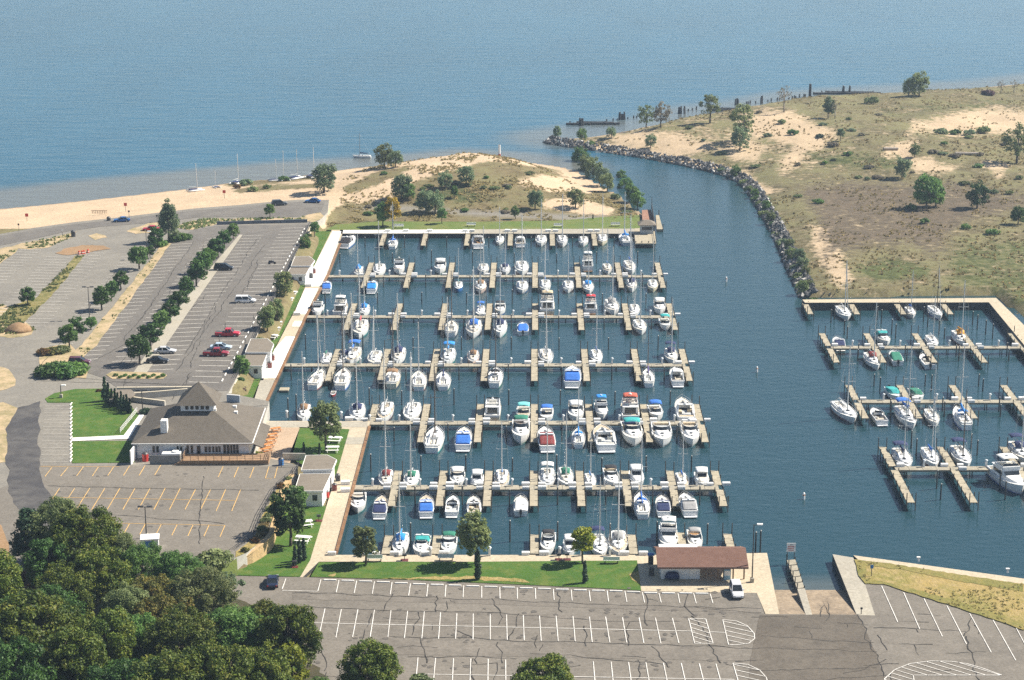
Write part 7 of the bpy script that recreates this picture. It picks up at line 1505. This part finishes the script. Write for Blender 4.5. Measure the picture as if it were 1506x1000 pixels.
for i, (x, y) in enumerate(((424, 706), (412, 717), (403, 735), (399, 751), (391, 768), (386, 782), (375, 797), (360, 811), (395, 760))):
    tree('bush', f'dry bush on the bank above the retaining wall, {nth(i + 1)} of nine in its ragged line', x, y, rnd.uniform(.5, .85), rnd.choice(['autumn', 'olive', 'rust']), ZU, group='dry bushes on the car park bank')
# beach and dune trees, west side
for (k, x, y, s, lf, lab) in (('willow', 476, 283, 1.75, 'sage', 'dense green tree alone on the beach beside the parked cars'), ('willow', 566, 247, 1.35, 'olive', 'open green tree at the water edge of the sandy point'), ('willow', 582, 246, 1.0, 'sage', 'smaller tree leaning beside the open one at the water edge'), ('willow', 590, 297, 1.5, 'sage', 'tall green tree in the middle of the dune hollow'), ('willow', 599, 299, 1.0, 'mid', 'lower bushy tree joined to the tall dune hollow tree'),
     ('lawn', 578, 333, 1.35, 'yellow', 'bright yellow autumn tree behind the lakeside quay'), ('lawn', 563, 333, 1.15, 'mid', 'green tree beside the bright yellow one behind the lakeside quay'), ('willow', 626, 312, 1.2, 'sage', 'grey green tree beside the path, farther of a close pair'), ('willow', 640, 314, 1.25, 'sage', 'grey green tree beside the path, nearer of a close pair'), ('lawn', 650, 329, .8, 'mid', 'small green tree at the path edge of the lakeside lawn'),
     ('willow', 655, 288, 1.0, 'sage', 'round dune tree between the hollow and the path'), ('willow', 686, 277, 1.15, 'sage', 'dune tree on the crest above the hollow'), ('lawn', 668, 300, .6, 'mid', 'small slim tree below the dune crest'), ('willow', 787, 306, 1.0, 'sage', 'dark bushy tree behind the middle sailboats of the lakeside quay'), ('willow', 846, 305, 1.05, 'olive', 'yellowish bushy tree behind the lakeside quay sailboats'), ('lawn', 758, 322, .6, 'mid', 'small tree on the lakeside lawn edge near the path'),
     ('willow', 853, 247, 1.25, 'mid', 'bushy tree at the channel mouth end of the shore thicket'), ('willow', 863, 256, 1.25, 'olive', 'olive tree second in the shore thicket along the channel'), ('willow', 873, 264, 1.2, 'olive', 'olive tree third in the shore thicket along the channel'), ('willow', 885, 274, 1.1, 'sage', 'sage tree in the middle of the shore thicket along the channel'), ('willow', 893, 282, 1.0, 'olive', 'olive tree after the middle of the shore thicket along the channel'),
     ('willow', 914, 271, .8, 'mid', 'small tree on the channel bank apart from the thicket'), ('willow', 921, 287, .95, 'mid', 'green bank tree next after the gap in the thicket'), ('willow', 930, 299, 1.0, 'mid', 'green bank tree above the red terrace'), ('willow', 938, 308, 1.0, 'mid', 'green bank tree nearest the red terrace'), ('bush', 905, 292, 1.3, 'olive', 'low bush on the sand inside the channel thicket'), ('column', 872, 324, .45, 'pine', 'tiny dark evergreen at the path beside the lakeside lawn'),
     ('lawn', 397, 322, .75, 'mid', 'small round tree in the island below the charcoal car'), ('bush', 362, 272, 1.6, 'sage', 'reed green bush beside the beached catamarans'), ('bush', 417, 266, 1.3, 'mid', 'green shore bush among the raked catamaran masts'), ('bush', 349, 277, 1.0, 'rust', 'brown beach shrub below the reed green bush'), ('bush', 372, 281, 1.2, 'olive', 'dry beach shrub in the open sand'), ('bush', 393, 277, 1.0, 'olive', 'low dry shrub between the beach shrub and the big beach tree')):
    tree(k, lab, x, y, s, lf, ZL if y > 327 else None)
# eastern shore and grassland
for (k, x, y, s, lf, lab) in (('lawn', 820, 206, .8, 'sage', 'slim tree at the tip of the rocky breakwater'), ('willow', 856, 207, .85, 'mid', 'bushy tree on the rocky breakwater'), ('bush', 868, 210, 1.5, 'mid', 'green bush beside the bushy breakwater tree'), ('willow', 899, 203, .8, 'sage', 'small tree on the inner breakwater'), ('willow', 957, 217, .9, 'sage', 'pale tree standing at the rocks where the dunes begin'), ('airy', 950, 189, 1.25, 'olive', 'thin twisted tree at the edge of the eastern beach'), ('airy', 972, 188, 1.3, 'twig', 'nearly leafless forked tree on the eastern beach'),
     ('airy', 1044, 181, 1.55, 'olive', 'round crowned green tree on the eastern beach'), ('airy', 1094, 209, 1.9, 'olive', 'large open tree on the dune beside the pale sand'), ('willow', 1088, 222, 1.4, 'sage', 'dense bush tree below the large open dune tree'), ('bare', 1153, 165, 1.5, 'twig', 'bare pinkish tree on the eastern beach crest'), ('lawn', 1218, 174, 1.15, 'sage', 'narrow green tree on the eastern dune with a bare neighbour'), ('bare', 1228, 174, 1.0, 'twig', 'thin bare tree beside the narrow green one'),
     ('willow', 1336, 141, 1.2, 'olive', 'wide multi-stemmed tree on the far shore, its darker half'), ('willow', 1352, 141, 1.6, 'olive', 'wide multi-stemmed tree on the far shore, its taller half'), ('bush', 1281, 153, 2.2, 'olive', 'dome shaped shrub on the far shore below the piling crib'), ('hedge', 1453, 140, 1.9, 'purple', 'dark reddish round shrub on the far shore'), ('bare', 1472, 138, .9, 'twig', 'small bare tree near the reddish shrub'), ('bare', 1491, 137, .85, 'twig', 'small bare tree at the far end of the shore'),
     ('airy', 1495, 240, 1.9, 'olive', 'open olive tree at the edge of the large sandy blowout'), ('willow', 1362, 306, 1.75, 'mid', 'rounded dark green tree on the purple brown grassland'), ('willow', 1376, 304, 1.2, 'mid', 'lower half of the rounded tree group on the grassland'), ('willow', 1437, 306, 1.35, 'dark', 'pyramidal dark green tree on the purple brown grassland'), ('bush', 1340, 308, 1.2, 'mid', 'small bush in front of the rounded grassland tree'), ('willow', 1497, 330, .95, 'dark', 'dark shrub tree at the grassland edge'),
     ('willow', 1327, 262, 1.2, 'sage', 'dark thicket on the slope below the dune hollow'), ('willow', 1345, 232, .8, 'olive', 'small tree beside the sandy hollow'), ('lawn', 1236, 208, .7, 'sage', 'small conical tree on the dune saddle'), ('bush', 1384, 198, 2.0, 'sage', 'dark bush at the edge of the big sand patch'), ('bush', 1405, 198, 1.6, 'mid', 'second dark bush at the edge of the big sand patch'), ('bush', 1425, 199, 1.6, 'sage', 'third bush along the lower rim of the big sand patch'), ('bush', 1447, 195, 1.8, 'olive', 'fourth bush along the lower rim of the big sand patch'),
     ('bush', 1166, 198, 1.5, 'mid', 'green bush on the pale dune flank'), ('bush', 1206, 203, 1.1, 'pine', 'dark little bush in the pale dune sand'), ('bush', 1150, 182, 1.3, 'olive', 'olive bush on the crest of the pale dune'), ('bush', 1460, 345, 1.4, 'mid', 'grassland bush near the eastern edge'), ('bush', 1420, 337, 1.2, 'mid', 'small grassland bush below the pyramidal tree'), ('bush', 1360, 328, 1.1, 'mid', 'bush in the meadow below the rounded tree')):
    tree(k, lab, x, y, s, lf, None, hE)
bk = [(1107, 292), (1115, 303), (1121, 318), (1130, 330), (1139, 347), (1150, 362), (1160, 385), (1168, 400), (1174, 412), (1180, 425), (1190, 432), (1100, 283), (1178, 400), (1186, 415), (1092, 272), (1080, 262), (1062, 254), (1113, 296), (1126, 312), (1138, 334), (1147, 350), (1158, 370), (1165, 384), (1172, 396), (1183, 408), (1188, 420), (1196, 430), (1175, 388), (1153, 352)]
for i, (x, y) in enumerate(bk): tree('bush' if i % 3 else 'willow', f'green bush along the rocky channel bank, {nth(i + 1)} in the line towards the quay', x + rnd.uniform(0, 4), y, rnd.uniform(1.0, 1.7) if i % 3 else rnd.uniform(.5, .75), rnd.choice(['mid', 'olive', 'sage', 'olive']), None, hE, 'green bushes on the channel bank')
rq = random.Random(21); dark = ['sage', 'olive', 'mid', 'twig', 'olive']
spots = []
for i in range(70): x = rq.uniform(1000, 1500); y = rq.uniform(160, 300); spots.append((x, y))
spots = [(x, y) for x, y in spots if sdist(E_PX, np.array([x]), np.array([y]))[0] > 9 and not any(sdist(p, np.array([x]), np.array([y]))[0] > -4 for p in SANDY_E)][:44]
spots.sort()
for i, (x, y) in enumerate(spots): tree('bush', f'low scrubby bush scattered on the eastern dunes, {nth(i + 1)} counted from the channel', x, y, rq.uniform(.7, 1.6), rq.choice(dark), None, hE, 'scrubby bushes on the eastern dunes', sz=rq.uniform(.6, 1.0))
sp = []
for i in range(60): x = rq.uniform(500, 925); y = rq.uniform(245, 318); sp.append((x, y))
sp = [(x, y) for x, y in sp if any(sdist(p, np.array([x]), np.array([y]))[0] > 6 for p in VEG_W[:1]) and not any(sdist(p, np.array([x]), np.array([y]))[0] > -2 for p in SANDY_W)][:26]
sp.sort()
for i, (x, y) in enumerate(sp): tree('bush', f'low scrubby bush on the sandy point, {nth(i + 1)} counted from the beach car park', x, y, rq.uniform(.6, 1.3), rq.choice(dark), None, hW, 'scrubby bushes on the sandy point', sz=rq.uniform(.5, .9))
# the wood in front
for (k, x, y, s, lf, lab) in (('pine', 45, 845, 1.05, 'pine', 'dark pine at the outer edge of the wood beside the sandy verge'), ('big', 88, 842, .85, 'olive', 'greyish thin topped tree at the head of the wood'), ('big', 128, 862, .98, 'forest', 'tall dark oak at the head of the wood reaching into the car park'), ('big', 72, 880, .8, 'dark', 'dark oak behind the pine on the wood edge'), ('big', 172, 866, .75, 'olive', 'yellow green tree at the wood edge nearest the car park lines'), ('big', 212, 882, .62, 'mid', 'mid green tree in front of the white shed'),
     ('big', 265, 892, .68, 'mid', 'green oak at the corner of the wood nearest the lawn'), ('big', 150, 910, .9, 'forest', 'dark oak in the middle of the wood'), ('big', 228, 930, .8, 'autumn', 'autumn tinted tree in the middle of the wood'), ('big', 300, 940, .85, 'olive', 'olive tinted broad tree near the south car park'), ('big', 50, 1020, 1.25, 'forest', 'largest leafy oak in the bottom corner of the wood'), ('big', 118, 1062, 1.0, 'forest', 'leafy oak in front of the largest one'),
     ('big', 205, 1000, .85, 'mid', 'shadowed oak behind the broad front trees'), ('big', 270, 1010, .95, 'forest', 'broad oak in the front of the wood'), ('big', 355, 1000, 1.0, 'mid', 'broad green oak jutting into the south car park'), ('big', 425, 1010, .88, 'forest', 'rounded oak at the outer edge of the wood in the south car park'), ('big', 335, 1080, 1.0, 'forest', 'front oak at the bottom of the picture'), ('big', 195, 1085, 1.05, 'dark', 'dark oak at the very front of the wood'), ('big', -10, 930, 1.0, 'forest', 'oak cut by the side of the picture'), ('big', 549, 1046, .86, 'forest', 'separate round oak standing in the south car park'),
     ('big', 806, 1078, .9, 'forest', 'separate oak at the bottom edge among the stall lines'), ('lawn', 432, 1035, 1.3, 'lime', 'yellow green young tree in front of the wood'), ('airy', 336, 893, .95, 'sage', 'thin grey green tree at the corner of the south car park'), ('big', 100, 930, .8, 'forest', 'oak between the pine and the middle of the wood'), ('bush', 620, 1010, 1.3, 'olive', 'olive bush beside the separate round oak'), ('hedge', 30, 865, 1.9, 'rust', 'brown thicket beside the sandy path at the wood edge'), ('big', 470, 1075, .7, 'mid', 'low oak at the bottom edge between wood and separate oak'), ('big', 20, 1100, 1.1, 'dark', 'dark oak at the bottom corner'), ('big', 185, 965, .8, 'olive', 'oak filling the gap between the middle and front trees'), ('big', 240, 975, .75, 'autumn', 'low rusty oak under the autumn tinted tree'), ('big', 75, 965, .9, 'dark', 'dark oak behind the largest leafy oak'), ('big', 310, 985, .8, 'forest', 'leafy oak between the olive broad tree and the front oaks'), ('big', 380, 1065, .9, 'forest', 'front oak beside the yellow green young tree'), ('big', 255, 1080, 1.0, 'forest', 'front oak in the middle of the bottom edge of the wood'), ('big', 160, 1020, .9, 'forest', 'oak between the leafy front pair and the shadowed oak'), ('big', 30, 990, .9, 'dark', 'dark oak between the cut oak and the largest one'), ('big', 390, 985, .8, 'forest', 'leafy oak behind the rounded outer oak')):
    zz = 2.4 if x < 330 else 1.3
    tree(k, lab, x, y, s, lf, zz, group='trees of the wood in front' if k == 'big' else None, sz=s * rnd.uniform(.85, 1.22) if k == 'big' and x < 480 else None)
# rocks of the channel bank and the breakwater, too many to count
def riprap():
    rs = random.Random(4); rk = MB(); line = GL([(803, 209), (812, 212), (830, 215), (860, 219), (900, 225), (940, 231), (1000, 242), (1040, 251), (1070, 259), (1088, 268), (1100, 279), (1118, 305), (1132, 330), (1150, 366), (1165, 400), (1176, 424), (1183, 440)]); base = [(1, 0, 0), (-1, 0, 0), (0, 1, 0), (0, -1, 0), (0, 0, 1), (0, 0, -1)]
    fs = [(0, 2, 4), (2, 1, 4), (1, 3, 4), (3, 0, 4), (2, 0, 5), (1, 2, 5), (3, 1, 5), (0, 3, 5)]
    seg = [((Vector(b) - Vector(a)).length, Vector(a), Vector(b)) for a, b in zip(line[:-1], line[1:])]; tot = sum(s[0] for s in seg)
    for _ in range(2000):
        t = rs.uniform(0, tot)
        for L, a, b in seg:
            if t < L: break
            t -= L
        p = a.lerp(b, t / L); d = (b - a) / L; nrm = Vector((-d.y, d.x)); k = rs.uniform(-1.0, 2.8); q = p + nrm * k
        r = rs.uniform(.35, .95); z = max(-.1, min(1.9, (k + 1.2) * .5)) + rs.uniform(-.1, .25)
        M = Matrix.Rotation(rs.uniform(0, 6), 3, 'Z') @ Matrix.Rotation(rs.uniform(0, 6), 3, 'X')
        rk.add([M @ Vector((v[0] * r * rs.uniform(.7, 1.3), v[1] * r * rs.uniform(.7, 1.2), v[2] * r * rs.uniform(.6, 1.0))) + Vector((q.x, q.y, z)) for v in base], fs, rs.choice((0, 1, 1, 1, 1, 2)))
    tag(obj('riprap_rocks', rk, [mat('rock_grey', (0.16, 0.155, 0.15), .9, .3, .8), mat('rock_dark', (0.075, 0.075, 0.078), .9, .3, .8), mat('rock_pale', (0.42, 0.40, 0.37), .9, .2, .8)]), kind='stuff')
riprap()
# dune grass, rough grass: stuff
def tufts(name, n, poly_px, hf, z, veg, hgt, seed, leaf='grass'):
    rs = np.random.RandomState(seed); xs, ys = [p[0] for p in poly_px], [p[1] for p in poly_px]
    x = rs.uniform(min(xs), max(xs), n * 4); u = rs.uniform(1 / (max(ys) - YH), 1 / (min(ys) - YH), n * 4); y = 1 / u + YH       # even on the ground
    k = inside(poly_px, x, y); x, y = x[k], y[k]
    zc = _cp - ((CY - y) / F) * 0; P0 = [G(a, b, 2.0 if z is None else z) for a, b in zip(x, y)]; wx = np.array([p.x for p in P0]); wy = np.array([p.y for p in P0])
    keep = (fbm(wx, wy, 9, 3, seed) + fbm(wx, wy, 2.5, 2, seed + 5) * .5 > .78)
    if veg is not None: keep &= rs.uniform(0, 1, len(wx)) < veg(x, y, np.stack([wx, wy, wx], 1)) * 1.1
    wx, wy = wx[keep][:n], wy[keep][:n]; wz = hf(wx, wy) if z is None else np.full(wx.shape, z); m = len(wx); pos = np.stack([wx, wy, wz], 1); vs = []; ts = []
    for b in range(5):
        a = rs.uniform(0, 6.28, m); h = hgt * rs.uniform(.5, 1.2, m); w_ = hgt * rs.uniform(.3, .7, m); off = rs.normal(0, hgt * .45, (m, 2))
        p = pos + np.stack([off[:, 0], off[:, 1], np.zeros(m)], 1); d = np.stack([np.cos(a), np.sin(a), np.zeros(m)], 1) * w_[:, None]; lean = np.stack([rs.normal(0, .35, m), rs.normal(0, .35, m), np.ones(m)], 1) * h[:, None]
        vs.append(np.stack([p - d, p + d, p + lean + d * .55, p + lean - d * .45], 1)); ts.append(rs.uniform(0, 1, m))
    me = leaf_obj_mesh(name, np.concatenate(vs).reshape(-1, 3), np.concatenate(ts), LM[leaf]); o = bpy.data.objects.new(name, me); COL.objects.link(o); o['kind'] = 'stuff'
tufts('dune_grass', 7000, [(p[0], p[1]) for p in E_PX if p[0] < 1700] + [(1640, 560)], hE, None, aE_veg, .42, 3); tufts('beach_grass', 3000, VEG_W[0], hW, None, a_veg, .42, 8)
tufts('rough_weeds', 500, [(1257, 822.5), (1506, 859), (1600, 872), (1600, 955), (1506, 926), (1380, 884), (1300, 859), (1272, 858), (1264, 846)], None, ZL + .1, None, .22, 5); tufts('verge_weeds', 500, [(112, 376), (124, 376), (80, 430), (40, 470), (20, 482), (0, 470), (15, 450), (50, 440), (80, 410)], None, ZU + .08, None, .35, 6, 'olive')
tufts('bank_weeds', 500, [(407, 721), (428, 704), (412, 717), (406, 740), (398, 766), (390, 786), (372, 804), (350, 817), (373, 792), (386, 758)], None, ZU + .05, None, .45, 7)

tufts('island_weeds', 420, [(-60, 420), (0, 366), (78, 349), (114, 341), (108, 348), (72, 364), (28, 366), (0, 388), (-60, 440)], None, ZU + .05, None, .4, 9, 'olive'); tufts('beach_car_park_weeds', 420, [(245, 334), (300, 322), (440, 320), (476, 314), (460, 326), (320, 329), (285, 338)], None, ZU + .05, None, .4, 10, 'olive')
tufts('corner_weeds', 300, [(-40, 460), (0, 448), (18, 452), (28, 470), (52, 482), (48, 492), (-40, 490)], None, ZU + .05, None, .4, 12, 'olive'); tufts('strip_weeds', 260, [(240, 358), (252, 357), (142, 508), (108, 536), (98, 532), (130, 495)], None, ZU + .09, None, .25, 13, 'olive')
# ================================================================== the air: haze over the whole place
hz = MB().box(-6500, 6700, -2950, 9000, -4.0, 128.0)
hm = bpy.data.materials.new('haze_air'); hm.use_nodes = True; n = hm.node_tree
n.nodes.remove(n.nodes['Principled BSDF']); pv = n.nodes.new('ShaderNodeVolumePrincipled')
pv.inputs['Color'].default_value = (0.60, 0.78, 1.0, 1); pv.inputs['Density'].default_value = 0.00014; pv.inputs['Anisotropy'].default_value = 0.2
n.links.new(pv.outputs[0], n.nodes['Material Output'].inputs['Volume'])
tag(obj('haze', hz, hm), kind='stuff')
